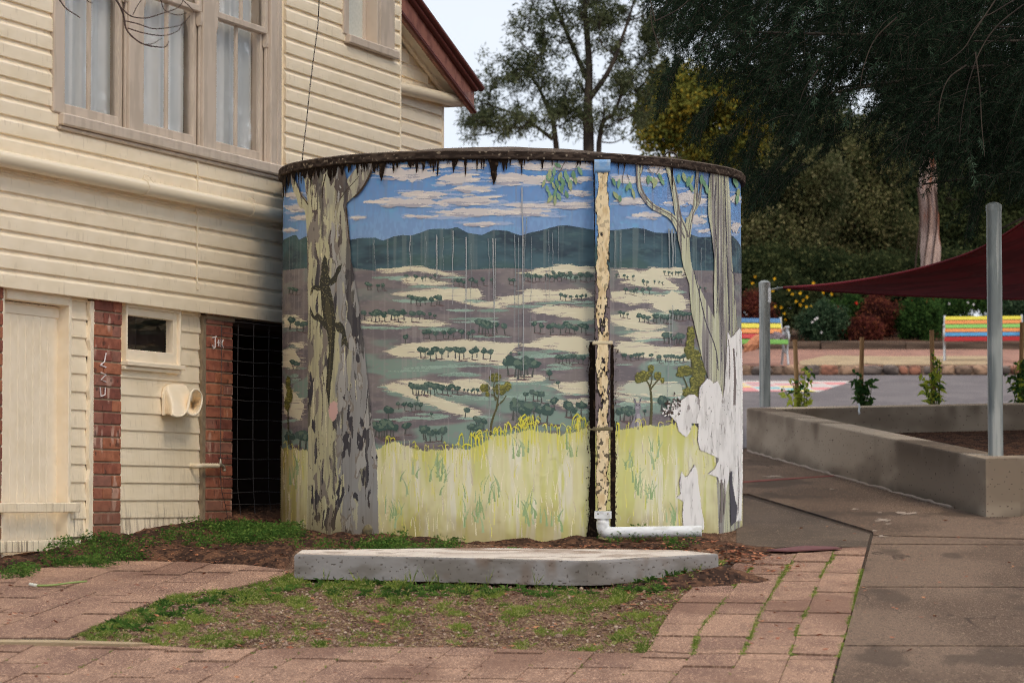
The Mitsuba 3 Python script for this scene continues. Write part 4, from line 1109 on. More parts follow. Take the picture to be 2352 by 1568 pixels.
# small window
sm = obj('small_window', box(SW[0] - 0.02, SW[1] + 0.03, SW[2] - 0.05, SW[2] - 0.022, -0.06, 0.035, wmap, 0.004), 'cream_trim', house, label='small dark square window in the lower wall')
obj('sill_bead', box(SW[0] - 0.02, SW[1] + 0.01, SW[2] - 0.075, SW[2] - 0.052, -0.03, 0.015, wmap, 0.004), 'cream_trim', sm)
gx0, gx1, gz0, gz1 = ws(290, -0.01), ws(397, -0.01), wh(340, 806, -0.01), wh(340, 729, -0.01)
hl, hr, hb, ht = SW[0], SW[1], SW[2] - 0.022, ZB + 0.012
obj('casing', cat([box(hl, hl + 0.018, hb, ht, -0.06, 0.012, wmap, 0.003), box(hr - 0.02, hr, hb, ht, -0.06, 0.016, wmap, 0.003), box(hl + 0.018, hr - 0.02, ht - 0.03, ht, -0.06, 0.012, wmap, 0.003)]), 'cream_trim', sm)
obj('frame', cat([box(hl + 0.018, gx0, hb, ht - 0.03, -0.06, -0.004, wmap, 0.003), box(gx1, hr - 0.02, hb, ht - 0.03, -0.06, -0.004, wmap, 0.003), box(gx0, gx1, hb, gz0, -0.06, -0.003, wmap, 0.003), box(gx0, gx1, gz1, ht - 0.03, -0.06, -0.003, wmap, 0.003)]), 'cream_trim', sm)
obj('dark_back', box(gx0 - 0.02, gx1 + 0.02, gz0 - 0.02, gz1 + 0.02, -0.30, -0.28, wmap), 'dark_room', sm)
scene['m_dim_glass'] = {'type': 'thindielectric', 'int_ior': 1.25}
obj('pane', (wmap(np.array([[gx0, gz0, -0.03], [gx1, gz0, -0.03], [gx1, gz1, -0.03], [gx0, gz1, -0.03]])), np.array([[0, 1, 2], [0, 2, 3]])), 'dim_glass', sm)
# door
dr0, dr1 = PIER[0][1] + 0.005, ws(160, 0.006)
door = obj('door', box(dr0, dr1 + 0.002, -0.25, ZB - 0.06, -0.10, -0.072, wmap), 'cream_trim', house, label='low cream plank door with two rails across it')
obj('jamb', cat([box(dr1, ws(166, 0.006), -0.25, ZB + 0.012, -0.10, 0.006, wmap, 0.003), box(dr0 - 0.001, dr0 + 0.05, -0.25, ZB + 0.01, -0.10, -0.01, wmap, 0.003), box(dr0 + 0.05, dr1, ZB - 0.055, ZB + 0.012, -0.10, 0.004, wmap, 0.003)]), 'cream_trim', door)
xs = np.linspace(dr0 + 0.03, dr1 - 0.05, 9)
for x0, x1 in zip(xs[:-1], xs[1:]):
    obj('plank', box(x0 + 0.0015, x1 - 0.0015, -0.1 + ri.uniform(-0.02, 0.02), ZB - 0.13, -0.075, -0.062, wmap, 0.0035), 'cream_trim', door)
obj('top_rail', box(xs[0], dr1, ZB - 0.129, ZB - 0.074, -0.075, -0.060, wmap, 0.003), 'cream_trim', door)
for y0, y1, y2 in ((1152, 1172, 188), (1238, 1262, 190)):
    z1, z0 = wh(100, y0 + 2, 0.03), wh(100, y1 + 4, 0.03)
    rl = obj('rail', box(dr0 - 0.5, ws(y2, 0.03), z0, z1, 0.008, 0.032, wmap, 0.004), 'cream_board', door)
# under the floor
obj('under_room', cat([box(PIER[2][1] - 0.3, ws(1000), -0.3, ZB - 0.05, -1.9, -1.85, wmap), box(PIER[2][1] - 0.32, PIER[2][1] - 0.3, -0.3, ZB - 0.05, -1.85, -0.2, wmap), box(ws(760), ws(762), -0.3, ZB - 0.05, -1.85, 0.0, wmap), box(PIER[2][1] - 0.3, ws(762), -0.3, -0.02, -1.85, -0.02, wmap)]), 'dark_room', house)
ip = obj('inner_pier', box(ws(610, -0.7), ws(720, -0.7), -0.2, ZB - 0.06, -0.95, -0.7, wmap), 'dim_brick', house)
obj('footing', box(ws(440), ws(770), -0.25, wh(560, 1212, 0.03) , -0.25, 0.05, wmap, 0.01), 'brick_2', house, label='low brick footing under the pier')

# scoop shaped vent
def loft(a, b, oa, ob, n=50, m=12, pw=1.5):
    a, b = [smooth_path(np.c_[np.array([wall([p], o)[0] for p in q]), np.zeros(len(q))], n)[:, :2] for q, o in ((a, oa), (b, ob))]
    t = np.linspace(0, 1, m)
    P = np.stack([np.c_[a * (1 - k ** pw) + b * k ** pw, np.full(n, oa + (ob - oa) * k)] for k in t])
    P = wmap(P.reshape(-1, 3)).reshape(m, n, 3)
    v, f = grid(P)
    vn = np.array(trimesh.Trimesh(v, f, process=False).vertex_normals)
    return [(v, f), (v + vn * 0.005, f[:, ::-1]), tube(P[-1], 0.0065, 8)]


scoop = loft(arr('379,950 378,920 379,892 390,882 408,881 424,884 433,897 437,920 438,938'), arr('394,952 400,955 408,956 415,955 421,952 427,945 431,932 434,917 437,904'), 0.0, 0.11)
horn_rim = arr('428,946 433,930 436,912 440,900 447,894 455,896 462,905 464,918 461,933 455,946 446,953 436,952 428,946')
c_ = np.array([446.0, 930.0])
horn = loft(c_ + (horn_rim - c_) * 0.10, horn_rim, 0.005, 0.115, 60, 12, 0.7)
obj('vent_scoop', cat(scoop), 'cream_trim', house, smooth=50, label='cream scoop shaped vent on the lower wall')
obj('vent_horn', cat(horn), 'cream_trim', house, smooth=50)
pl = np.array([wall([p], 0.006)[0] for p in arr('378,953 377,905 381,890 392,882 410,881 426,885 436,897 441,920 441,948')])
obj('vent_plate', extr(pl, -0.012, 0.006, wmap), 'cream_trim', house)
for x, y in ((387, 893), (425, 892)):
    q = wall([(x, y)], 0.008)[0]
    obj('screw', tube(wmap(np.array([[*q, 0.004], [*q, 0.010]])), 0.005, 8), 'rusty_iron', house)

# hanging beaded cable
kp = smooth_path(np.array([at_depth([p], 22.0)[0] for p in arr('737,-60 733,0 730,60 722,120 712,200 704,280 698,330 694,372')]), 60)
mat('black_cable', C(38, 34, 34), 0.6)
mat('pale_tape', C(150, 140, 130), 0.6)
cb = obj('hanging_cable', tube(kp, 0.0035, 6), 'black_cable', None, smooth=True, label='thin speckled cable hanging in front of the weatherboards', cat='cable')
obj('tape', cat([tube(kp[i:i + 2] if i + 2 <= len(kp) else kp[-2:], 0.0042, 6) for i in range(14, 58, 2)]), 'pale_tape', cb, smooth=True)

# wire mesh over the opening
mat('wire', C(84, 82, 84), 0.6, metallic=0.5)
wm_ = thing('wire_mesh', 'rusty wire mesh stretched over the dark opening beside the tank', 'wire mesh')
O = 0.035
for x, bend in ((509, 10), (547, 4), (583, 2), (618, 3), (655, 0)):
    p = arr(f'{x},745 {x - 1},850 {x - 2},960 {x - 2},1050 {x - 1},1120 {x + bend},1165 {x + bend * 1.6},1210')
    obj('vertical_wire', tube(wmap(smooth_path(np.array([[*wall([q], O)[0], O] for q in p]), 24)), 0.0024, 5), 'wire', wm_, smooth=True)
for y0, y1, x0 in ((737, 750, 509), (765, 779, 511), (796, 808, 511), (827, 837, 511), (858, 867, 511), (885, 897, 511), (916, 925, 511), (960, 968, 511), (1007, 1011, 509), (1053, 1055, 511), (1099, 1098, 510), (1131, 1127, 512), (1159, 1155, 520), (1188, 1186, 530)):
    p = np.array([(x0 + (668 - x0) * t, y0 + (y1 + 1 - y0) * t + 0.9 * math.sin(t * 9 + y0)) for t in np.linspace(0, 1, 7)])
    obj('horizontal_wire', tube(wmap(smooth_path(np.array([[*wall([q], O + 0.004)[0], O + 0.004] for q in p]), 24)), 0.0024, 5), 'wire', wm_, smooth=True)

# tap
tp = thing('garden_tap', 'brass garden tap on a cream pipe in front of the dark pier', 'tap')
mat('tap_metal', C(190, 178, 160), 0.35, metallic=0.7)
OT = 0.05
q = [wall([p], OT)[0] for p in arr('461,1069 500,1069 508,1069')]
obj('pipe', tube(wmap(np.array([[q[0][0], q[0][1], -0.02], [q[0][0], q[0][1], OT - 0.02], [q[0][0] + 0.02, q[0][1], OT], [*q[1], OT]])), 0.016, 12), 'cream_pipe', tp, smooth=True)
sp = [wall([p], OT)[0] for p in arr('498,1069 508,1068 514,1074 515,1082')]
obj('spout', tube(wmap(smooth_path(np.array([[*a, OT] for a in sp]), 12)), [0.012] * 8 + [0.010, 0.012, 0.013, 0.011], 12), 'tap_metal', tp, smooth=True)
hd = [wall([p], OT)[0] for p in arr('506,1067 506,1058 506,1052')]
obj('handle', tube(wmap(np.array([[*hd[0], OT], [*hd[1], OT], [*hd[2], OT]])), [0.013, 0.010, 0.004], 10), 'tap_metal', tp, smooth=True)
obj('handle_bar', tube(wmap(np.array([[hd[2][0] - 0.025, hd[2][1], OT], [hd[2][0] + 0.03, hd[2][1], OT]])), 0.004, 8), 'rusty_iron', tp, smooth=True)
# ------------------------------------------------------------------ ground, paving, paths
def proj(P):
    P = np.atleast_2d(P) - ORG
    c = P[:, 1] * CP + P[:, 2] * SP
    u = -P[:, 1] * SP + P[:, 2] * CP
    return np.stack([W / 2 + FP * P[:, 0] / c, H / 2 - FP * u / c], 1)


def soil_col(p, n, uv):
    k = fbm(p.x * 6, p.y * 3, 0.0, 4)
    c = mix(C(106, 84, 68), C(82, 62, 49), smoothstep(0.35, 0.65, k))
    c = mix(c, C(150, 122, 104), 0.75 * smoothstep(0.64, 0.78, noise(p.x * 130, p.y * 60, 3.0)))
    return mix(c, C(56, 40, 34), 0.8 * smoothstep(0.64, 0.76, noise(p.x * 90, p.y * 45, 7.0)))


def soil_bump(p, n, uv):
    return 0.012 * fbm(p.x * 60, p.y * 40, p.z * 40, 3)


def mulch_col(p, n, uv):
    k = fbm(p.x * 16, p.y * 8, p.z * 16, 4)
    c = mix(C(60, 45, 38), C(94, 68, 53), smoothstep(0.42, 0.66, k))
    c = mix(c, C(130, 94, 72), 0.6 * smoothstep(0.66, 0.78, noise(p.x * 100, p.y * 45, p.z * 90)))
    return mix(c, C(36, 26, 22), 0.8 * smoothstep(0.6, 0.75, noise(p.x * 60, p.y * 30, p.z * 60 + 5)))


def paver_col(a, b):
    def fn(p, n, uv):
        k = fbm(p.x * 8, p.y * 4, 1.0, 4)
        c = mix(a, b, smoothstep(0.35, 0.65, k))
        c = mix(c, C(196, 160, 136), 0.55 * smoothstep(0.66, 0.8, noise(p.x * 190, p.y * 80, 0.0)))
        c = mix(c, C(90, 66, 56), 0.6 * smoothstep(0.68, 0.8, noise(p.x * 160, p.y * 70, 4.0)))
        return mix(c, C(104, 78, 66), 0.6 * smoothstep(0.5, 0.75, fbm(p.x * 2.2, p.y * 1.1, 6.0, 3)))
    return fn


def concrete_fn(a, b, spot, sc=1.0):
    def fn(p, n, uv):
        k = fbm(p.x * 3 * sc, p.y * 1.6 * sc, p.z * 3 * sc, 4)
        c = mix(a, b, smoothstep(0.35, 0.65, k))
        c = mix(c, spot, 0.5 * smoothstep(0.62, 0.8, noise(p.x * 150, p.y * 60, p.z * 120)))
        return mix(c, [x * 0.6 for x in b], 0.4 * smoothstep(0.66, 0.85, fbm(p.x * 26, p.y * 12, p.z * 30, 3)))
    return fn


def fine_bump(p, n, uv):
    return 0.0025 * fbm(p.x * 120, p.y * 80, p.z * 120, 2)


mat('soil', soil_col, 0.95, soil_bump, 0.1)
mat('mulch', mulch_col, 0.95, soil_bump, 0.1)
mat('dark_joint', C(58, 48, 40), 0.95)
for i, (a, b) in enumerate((((140, 112, 95), (124, 98, 84)), ((132, 105, 90), (117, 92, 80)), ((146, 117, 99), (130, 104, 89)))):
    mat(f'paver_{i}', paver_col(C(*a), C(*b)), 0.9, fine_bump, 0.15)
def path_fn(p, n, uv):
    k = fbm(p.x * 1.3, p.y * 0.7, 0.0, 4)
    c = mix(C(108, 90, 77), C(90, 74, 63), smoothstep(0.36, 0.64, k))
    c = mix(c, C(136, 118, 100), 0.65 * smoothstep(0.66, 0.82, noise(p.x * 170, p.y * 70, 0.0)))
    c = mix(c, C(62, 52, 46), 0.6 * smoothstep(0.66, 0.82, noise(p.x * 150, p.y * 60, 5.0)))
    c = mix(c, C(72, 61, 53), 0.7 * smoothstep(0.60, 0.72, fbm(p.x * 3.1, p.y * 1.2, 8.0, 4)))
    w = fbm(p.x * 2.0, p.y * 0.8, 3.0, 4)
    return mix(c, C(58, 48, 42), 0.8 * smoothstep(0.010, 0.003, dr.abs(w - 0.5)) * smoothstep(0.5, 0.6, fbm(p.x * 0.9, p.y * 0.5, 6.0, 2)))


mat('path_concrete', path_fn, 0.9, fine_bump, 0.15)
mat('path_dark', concrete_fn(C(92, 80, 70), C(78, 68, 60), C(130, 112, 96)), 0.9, fine_bump, 0.15)
mat('asphalt', concrete_fn(C(106, 101, 102), C(96, 91, 93), C(124, 118, 117)), 0.95, fine_bump, 0.1)
mat('terrace_gravel', concrete_fn(C(142, 108, 96), C(126, 96, 86), C(160, 130, 116)), 0.95, spec=0.1)
mat('pad', concrete_fn(C(156, 138, 112), C(144, 126, 102), C(170, 152, 126)), 0.9, spec=0.1)


def gmap(dz=0.0):
    return lambda v: np.c_[v[:, 0], v[:, 1], gz(v[:, 0], v[:, 1]) + v[:, 2] + dz]


def onsheet(p, dz=0.0):
    """plan outline (x, y) of something seen lying on the ground"""
    return on_ground(p, dz)[:, :2]


xs = np.r_[-400, -120, -50, -25, np.arange(-12, 16, 0.5), 25, 50, 120, 400]
ys = np.r_[-6, np.arange(4, 70, 0.5), 80, 95, 112, 140, 220, 400, 800]
X, Y = np.meshgrid(xs, ys)
obj('ground', grid(np.stack([X, Y, gz(X, Y) - 0.006], -1)), 'soil', kind='structure')

# brick paving: separate pavers in running columns
LAWN = arr('549,1350 390,1374 310,1401 151,1469 158,1476 330,1483 480,1495 560,1494 650,1490 800,1488 1040,1488 1100,1489 1200,1495 1340,1500 1485,1499 1518,1440 1550,1391 1599,1340 1655,1318 1660,1290 1406,1340 1345,1340 667,1325 640,1330')
paving = obj('brick_paving', extr(sg.Polygon(onsheet(arr('-300,1300 0,1318 150,1300 450,1296 660,1312 640,1332 549,1350 390,1374 310,1401 151,1469 330,1483 480,1495 1485,1499 1599,1340 1700,1262 1994,1258 1914,1566 1890,1680 -300,1680'))), -0.03, -0.001, gmap()), 'dark_joint', kind='structure')
AREA_B = sg.Polygon(arr('-300,1477 150,1478 300,1482 480,1495 560,1494 650,1490 800,1488 1040,1488 1100,1489 1200,1495 1340,1500 1485,1500 1596,1506 1716,1504 1826,1506 1926,1510 1880,1680 -300,1680'))
AREA_L = sg.Polygon(arr('-300,1345 0,1319 60,1309 150,1298 240,1290 330,1288 450,1294 560,1298 660,1311 650,1330 549,1350 390,1374 310,1401 151,1468 -300,1466'))
rp = np.random.default_rng(11)


def paver(poly, i):
    poly = poly.buffer(-1.0, join_style=2)
    for g in polys_of(poly):
        if g.area < 40:
            continue
        q = on_ground(np.array(g.exterior.coords)[:-1])[:, :2]
        t, sx_, sy_ = rp.uniform(0.004, 0.012), rp.normal() * 0.004, rp.normal() * 0.002
        c = q.mean(0)
        pp_ = sg.Polygon(q)
        base = extr(pp_, -0.03, 0.0)
        v, f = base
        top_ = v[:, 2] > -0.01
        inner = np.array([c]) + (v[:, :2] - c) * (1 - 0.004)
        z = gz(v[:, 0], v[:, 1]) + v[:, 2] + np.where(top_, t + (v[:, 0] - c[0]) * sx_ + (v[:, 1] - c[1]) * sy_, 0)
        obj('paver', (np.c_[np.where(top_[:, None], inner, v[:, :2]), z], f), f'paver_{i % 3}', paving)


def columns(lines, ylo, yhi, area, step, seed):
    """lines: (x at ylo, x at yhi) or polylines; cells between neighbours are cut by cross joints"""
    r = np.random.default_rng(seed)
    for i, (la, lb) in enumerate(zip(lines[:-1], lines[1:])):
        y = ylo + r.uniform(-step, 0)
        while y < yhi:
            h = step * (0.55 + 0.45 * (y - 1150) / 350) * (1.0 if r.random() < 0.7 else 2.0)
            y2 = y + h
            fx = lambda L, yy: float(np.interp(yy, L[:, 1], L[:, 0]))
            t = np.linspace(0, 1, 5)
            left = [(fx(la, y + (y2 - y) * k), y + (y2 - y) * k) for k in t]
            right = [(fx(lb, y + (y2 - y) * k) , y + (y2 - y) * k + 1.5) for k in t]
            paver(shapely.intersection(sg.Polygon(left + right[::-1]).buffer(0), area), int(r.integers(0, 3)))
            y = y2


def ext(p0, p1, ya, yb):
    (x0, y0), (x1, y1) = p0, p1
    return np.array([[x0 + (x1 - x0) * (y - y0) / (y1 - y0), y] for y in (ya, yb)])


LB = [(-180, -320), (-75, -205), (-15, -140), (47, -80), (152, 15), (250, 122), (373, 232), (471, 345), (580, 462), (693, 580), (803, 697), (914, 817), (1026, 939), (1138, 1058), (1251, 1181), (1366, 1298), (1483, 1420), (1594, 1540), (1705, 1671), (1818, 1791), (1935, 1912)]
columns([ext((a, 1500), (b, 1567), 1440, 1700) for a, b in LB], 1470, 1640, AREA_B, 29, 1)
LL = [(90 - 96 * k, -8 - 110 * k) for k in range(3, 0, -1)] + [(90, -165), (185, -75), (283, 36), (390, 145), (500, 262), (620, 390)]
columns([ext((a, 1374), (b, 1470), 1270, 1500) for a, b in LL], 1285, 1470, AREA_L, 30, 2)
R0 = arr('1700,1285 1665,1318 1599,1340 1550,1391 1518,1440 1486,1496 1482,1508')
R1 = arr('1760,1270 1743,1281 1709,1323 1677,1367 1631,1420 1606,1450 1589,1508')
R2 = arr('1838,1262 1824,1284 1794,1325 1760,1384 1731,1440 1706,1508')
R3 = arr('1920,1258 1912,1274 1887,1328 1860,1391 1836,1440 1816,1508')
R4 = arr('1992,1259 1965,1364 1951,1435 1927,1510')
AREA_R = sg.Polygon(np.r_[arr('1780,1262 1992,1259 1965,1364 1951,1435 1926,1509'), arr('1826,1505 1716,1503 1596,1505 1485,1499 1518,1440 1550,1391 1599,1340 1665,1318 1700,1285')])
columns([R0, R1, R2, R3, R4], 1262, 1508, AREA_R, 29, 5)
obj('edging_strip', extr(sg.Polygon(onsheet(arr('-200,1467 120,1469 300,1474 345,1477 300,1479.5 120,1475 -200,1473'), 0.02)), 0.0, 0.022, gmap()), 'pad', label='thin pale edging strip between two areas of paving', cat='edging strip')

# concrete path and its slabs
path = obj('concrete_path', extr(sg.Polygon(onsheet(arr('1700,1020 1716,1040 2265,1175 2600,1215 2600,1700 1880,1700 1914,1567 1995,1262 1700,1262'))), -0.06, -0.002, gmap()), 'dark_joint', kind='structure')
SLABS = ['2004,1234 2700,1252 2700,1258 2352,1254 1999,1252', '1998.5,1254 2700,1257 2700,1352 1973,1351', '1972,1353 2700,1354 2700,1488 1936,1487', '1935,1489 2700,1490 2700,1720 1882,1720 1914,1567', '1704,1136 1719,1137 1885,1187 2003,1223 2005,1232 2700,1248 2700,1200 2400,1186 2263,1173 1990,1106 1716,1039 1690,1032', '1690,1140 1719,1144 1885,1193 2000,1227 1993,1258 1900,1255 1760,1258 1690,1250']
for i, s in enumerate(SLABS):
    for g in polys_of(sg.Polygon(onsheet(arr(s))).buffer(-0.004, join_style=2)):
        obj('path_slab', extr(g, -0.05, 0.012 if i < 5 else 0.004, gmap()), 'path_dark' if i == 5 else 'path_concrete', path)
mat('red_line', C(128, 66, 60), 0.9)
mat('chalk_mark', C(146, 132, 120), 0.9)
obj('painted_line', extr(sg.Polygon(onsheet(arr('1700,1105 1916,1090.5 1916,1092 1700,1107.5'), 0.016)), 0.0125, 0.0155, gmap()), 'red_line', path)
ch = []
for x, y, rx in arr('1964,1168,9 2079,1178,26 2030,1193,18 2020,1176,5 2022,1230,12 2008,1217,6 1779,1093,20 1910,1122,5 2040,1202,6'):
    ch.append(extr(sg.Polygon(onsheet(ell(x, y, rx * 0.8, rx * 0.09 + 0.6, 16, 0.4, int(x)), 0.016)), 0.0125, 0.0155, gmap()))
obj('chalk_marks', cat(ch), 'chalk_mark', path)

# soil heaped between the slab, the tank and the house
BED = sg.Polygon(arr('-120,1336 0,1322 60,1311 150,1299 240,1291 330,1290 450,1296 560,1301 655,1314 672,1292 684,1262 860,1259 1091,1254 1250,1259 1640,1266 1668,1292 1710,1312 1760,1304 1850,1292 1846,1268 1790,1252 1720,1238 1660,1234 1640,1150 -120,1150'))
xx, yy = np.meshgrid(np.arange(-3.6, 2.2, 0.022), np.r_[np.arange(16.6, 21.0, 0.035), np.arange(21.0, 23.2, 0.1)])
pr = proj(np.c_[xx.ravel(), yy.ravel(), gz(xx, yy).ravel()])
pts = shapely.points(pr)
d = np.where(shapely.contains(BED, pts), 1, -1) * shapely.distance(BED.exterior, pts)
m = np.clip((d + 4) / 18, 0, 1)
m = (m * m * (3 - 2 * m)).reshape(xx.shape)
nn = meshkit.fbm(np.c_[xx.ravel() * 5, yy.ravel() * 4, xx.ravel() * 0], 4, 1).reshape(xx.shape)
n2 = meshkit.fbm(np.c_[xx.ravel() * 22, yy.ravel() * 14, xx.ravel() * 0], 3, 2).reshape(xx.shape)
back = np.clip((20.1 - yy) / 1.7, 0, 1) * np.clip((xx + 1.25) / 0.15, 0, 1) * np.clip((1.15 - xx) / 0.12, 0, 1)
wl = np.abs((np.stack([xx, yy], -1) - WP[:2]) @ WN[:2])
hz = 0.012 + 0.055 * (nn - 0.35) + 0.030 * (n2 - 0.5) + 0.118 * back + 0.05 * np.exp(-wl / 0.25) * (xx < -1)
hz = np.where(xx > 1.15, hz * 0.5, hz)
BEDH = m * hz - (1 - m) * 0.05
sB, sC = onsheet(arr('1350,1287.5 1650,1271'), 0.148)
td = (sC - sB) / np.linalg.norm(sC - sB)
nd = np.array([td[1], -td[0]])
rel = np.stack([xx, yy], -1) - sB
ss, st_ = (rel @ td) / np.linalg.norm(sC - sB), rel @ nd
bank = 0.080 * np.clip((ss - 0.12) / 0.88, 0, 1) * np.exp(-(np.maximum(st_, 0) / 0.17)**2) * (st_ > -0.12) * np.clip((1.35 - ss) / 0.3, 0, 1)
bank = np.where(bank > 0.004, bank + 0.014 * (n2 - 0.5), -0.05)
BEDH = np.maximum(BEDH, bank)
obj('garden_soil', grid(np.stack([xx, yy, gz(xx, yy) + BEDH], -1)), 'mulch', smooth=True, kind='structure')


def bed_z(x, y):
    i = np.clip(np.searchsorted(np.r_[np.arange(16.6, 21.0, 0.035), np.arange(21.0, 23.2, 0.1)], y) - 1, 0, yy.shape[0] - 1)
    j = np.clip(((np.asarray(x) + 3.6) / 0.022).astype(int), 0, xx.shape[1] - 1)
    return np.maximum(BEDH[i, j], -0.004)


# the concrete slab in front of the tank
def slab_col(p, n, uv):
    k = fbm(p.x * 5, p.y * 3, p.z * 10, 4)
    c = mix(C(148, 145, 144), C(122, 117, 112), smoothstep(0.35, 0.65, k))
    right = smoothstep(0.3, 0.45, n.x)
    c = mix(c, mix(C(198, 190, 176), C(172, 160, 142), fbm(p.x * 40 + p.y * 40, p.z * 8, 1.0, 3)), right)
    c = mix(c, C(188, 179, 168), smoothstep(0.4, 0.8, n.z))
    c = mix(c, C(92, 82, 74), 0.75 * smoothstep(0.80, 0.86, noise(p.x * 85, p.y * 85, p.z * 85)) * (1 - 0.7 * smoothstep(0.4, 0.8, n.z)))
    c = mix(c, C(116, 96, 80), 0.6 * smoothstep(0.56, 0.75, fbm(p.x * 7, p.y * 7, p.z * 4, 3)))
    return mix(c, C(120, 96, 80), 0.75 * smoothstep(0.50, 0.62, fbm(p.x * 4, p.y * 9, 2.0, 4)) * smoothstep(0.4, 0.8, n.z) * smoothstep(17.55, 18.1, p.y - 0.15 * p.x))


def slab_bump(p, n, uv):
    return 0.004 * fbm(p.x * 50, p.y * 50, p.z * 50, 3) - 0.004 * smoothstep(0.80, 0.86, noise(p.x * 85, p.y * 85, p.z * 85))


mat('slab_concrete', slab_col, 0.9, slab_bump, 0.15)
TZ = 0.148
cs = onsheet(arr('676,1272 1350,1287.5 1650,1271'), TZ)
bk = onsheet(arr('690,1262 1091,1257 1560,1262 1652,1268'), TZ)
out = np.vstack([cs[:2], cs[2], bk[::-1][1:]])
sp_ = sg.Polygon(out).buffer(0)
hull = []
for e, zz_ in ((0.0, 0.018), (0.0, TZ - 0.014), (0.004, TZ - 0.005), (0.013, TZ)):
    hull.append(np.array(shapely.segmentize(sp_.buffer(-e, join_style=2).exterior, 10).coords)[:-1])
nseg = len(hull[0])
ring_pts = [np.array(shapely.segmentize(sp_.exterior, 0.04).coords)[:-1]]
base_ring = ring_pts[0]
cen = base_ring.mean(0)
rows = []
for e, z_ in ((0.004, 0.016), (0.0, 0.024), (0.0, TZ - 0.012), (0.004, TZ - 0.004), (0.012, TZ)):
    dirv = base_ring - cen
    q = base_ring - dirv / np.linalg.norm(dirv, axis=1, keepdims=True) * e
    jit = (meshkit.fbm(np.c_[q * 14, np.full(len(q), z_ * 30)], 3, 4) - 0.5) * (0.016 if z_ < 0.03 else 0.006)
    rows.append(np.c_[q, gz(q[:, 0], q[:, 1]) + z_ + jit])
rows = np.array(rows)
rows = np.concatenate([rows, rows[:, :1]], 1)
v, f = grid(rows)
tv, tf = tri(sg.Polygon(rows[-1][:-1, :2]))
topm = (np.c_[tv, gz(tv[:, 0], tv[:, 1]) + TZ], tf)
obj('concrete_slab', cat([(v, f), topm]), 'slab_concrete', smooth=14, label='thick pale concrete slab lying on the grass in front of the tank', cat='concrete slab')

# a rusty strip of metal on the path's edge, a pulled stalk on the pavers
mat('maroon_metal', C(112, 72, 72), 0.6, metallic=0.2)
q = on_ground(arr('1758,1261 1931,1254'), 0.02)
obj('metal_strip', cat([extr(sg.Polygon(onsheet(arr('1762,1261 1806,1263 1934,1256.5 1920,1253.5 1850,1251'), 0.03)), 0.02, 0.028, gmap())]), 'maroon_metal', label='flat dull red strip of metal lying at the edge of the path', cat='metal strip')
mat('stalk_green', C(140, 158, 92), 0.5)
mat('stalk_white', C(226, 226, 210), 0.5)
stq = on_ground(arr('69,1341 85,1344 120,1343 160,1338 199,1334'), 0.03)
lk = obj('pulled_stalk', tube(smooth_path(stq[1:], 14), np.linspace(0.006, 0.005, 14), 8), 'stalk_green', smooth=True, label='green stalk with a white end lying on the pavers', cat='plant stalk')
obj('white_end', tube(smooth_path(stq[:2], 6), 0.009, 8), 'stalk_white', lk, smooth=True)

# ------------------------------------------------------------------ planter, posts, shade sail
def planter_col(p, n, uv):
    k = fbm(p.x * 1.6, p.y * 0.9, p.z * 2.5, 4)
    c = mix(C(162, 148, 131), C(130, 116, 101), smoothstep(0.36, 0.62, k))
    zr = p.z - (G0 + GS * p.y)
    st = fbm(p.x * 2.2 + p.y * 2.2, p.z * 0.7, 3.0, 3)
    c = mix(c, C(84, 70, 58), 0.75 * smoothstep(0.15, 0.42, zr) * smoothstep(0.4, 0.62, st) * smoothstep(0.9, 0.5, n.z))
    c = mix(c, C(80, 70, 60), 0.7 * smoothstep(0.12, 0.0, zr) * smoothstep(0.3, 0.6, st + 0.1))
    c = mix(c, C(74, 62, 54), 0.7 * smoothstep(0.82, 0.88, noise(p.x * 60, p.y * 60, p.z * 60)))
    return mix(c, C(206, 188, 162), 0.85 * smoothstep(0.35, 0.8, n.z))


mat('planter_concrete', planter_col, 0.9, fine_bump, 0.15)
HP = 0.41
o_fl, o_nr, o_r = onsheet(arr('1715,936 2264,1052 2700,1040'), HP)
o_fr = onsheet(arr('2700,918'), HP)[0]
pln = thing('concrete_planter', 'low concrete planter with tall grey walls beside the path', 'planter')


def wallseg(a, b, inward, th, tri0=0.0, tri1=0.0):
    a, b = np.array(a), np.array(b)
    t = (b - a) / np.linalg.norm(b - a)
    nrm = np.array([-t[1], t[0]])
    if nrm @ (np.array(inward) - a) < 0:
        nrm = -nrm
    ringp = []
    ch_ = 0.022
    prof_ = [(0, -0.2), (0, HP - ch_), (ch_ * 0.3, HP - ch_ * 0.3), (ch_, HP), (th - ch_, HP), (th - ch_ * 0.3, HP - ch_ * 0.3), (th, HP - ch_), (th, -0.2)]
    n = int(np.linalg.norm(b - a) / 0.25) + 2
    P_ = []
    for s in np.linspace(0, 1, n):
        row = []
        for u_, w_ in prof_:
            aa = a + t * (tri0 * u_)
            bb = b + t * (tri1 * u_)
            q = aa + (bb - aa) * s + nrm * u_
            row.append([q[0], q[1], gz(q[0], q[1]) + w_])
        P_.append(row)
    P_ = np.array(P_)
    m_ = [grid(P_)]
    for e in (0, -1):
        k = len(prof_)
        m_.append((P_[e], np.array([[0, i, i + 1] for i in range(1, k - 1)])))
    return cat(m_)


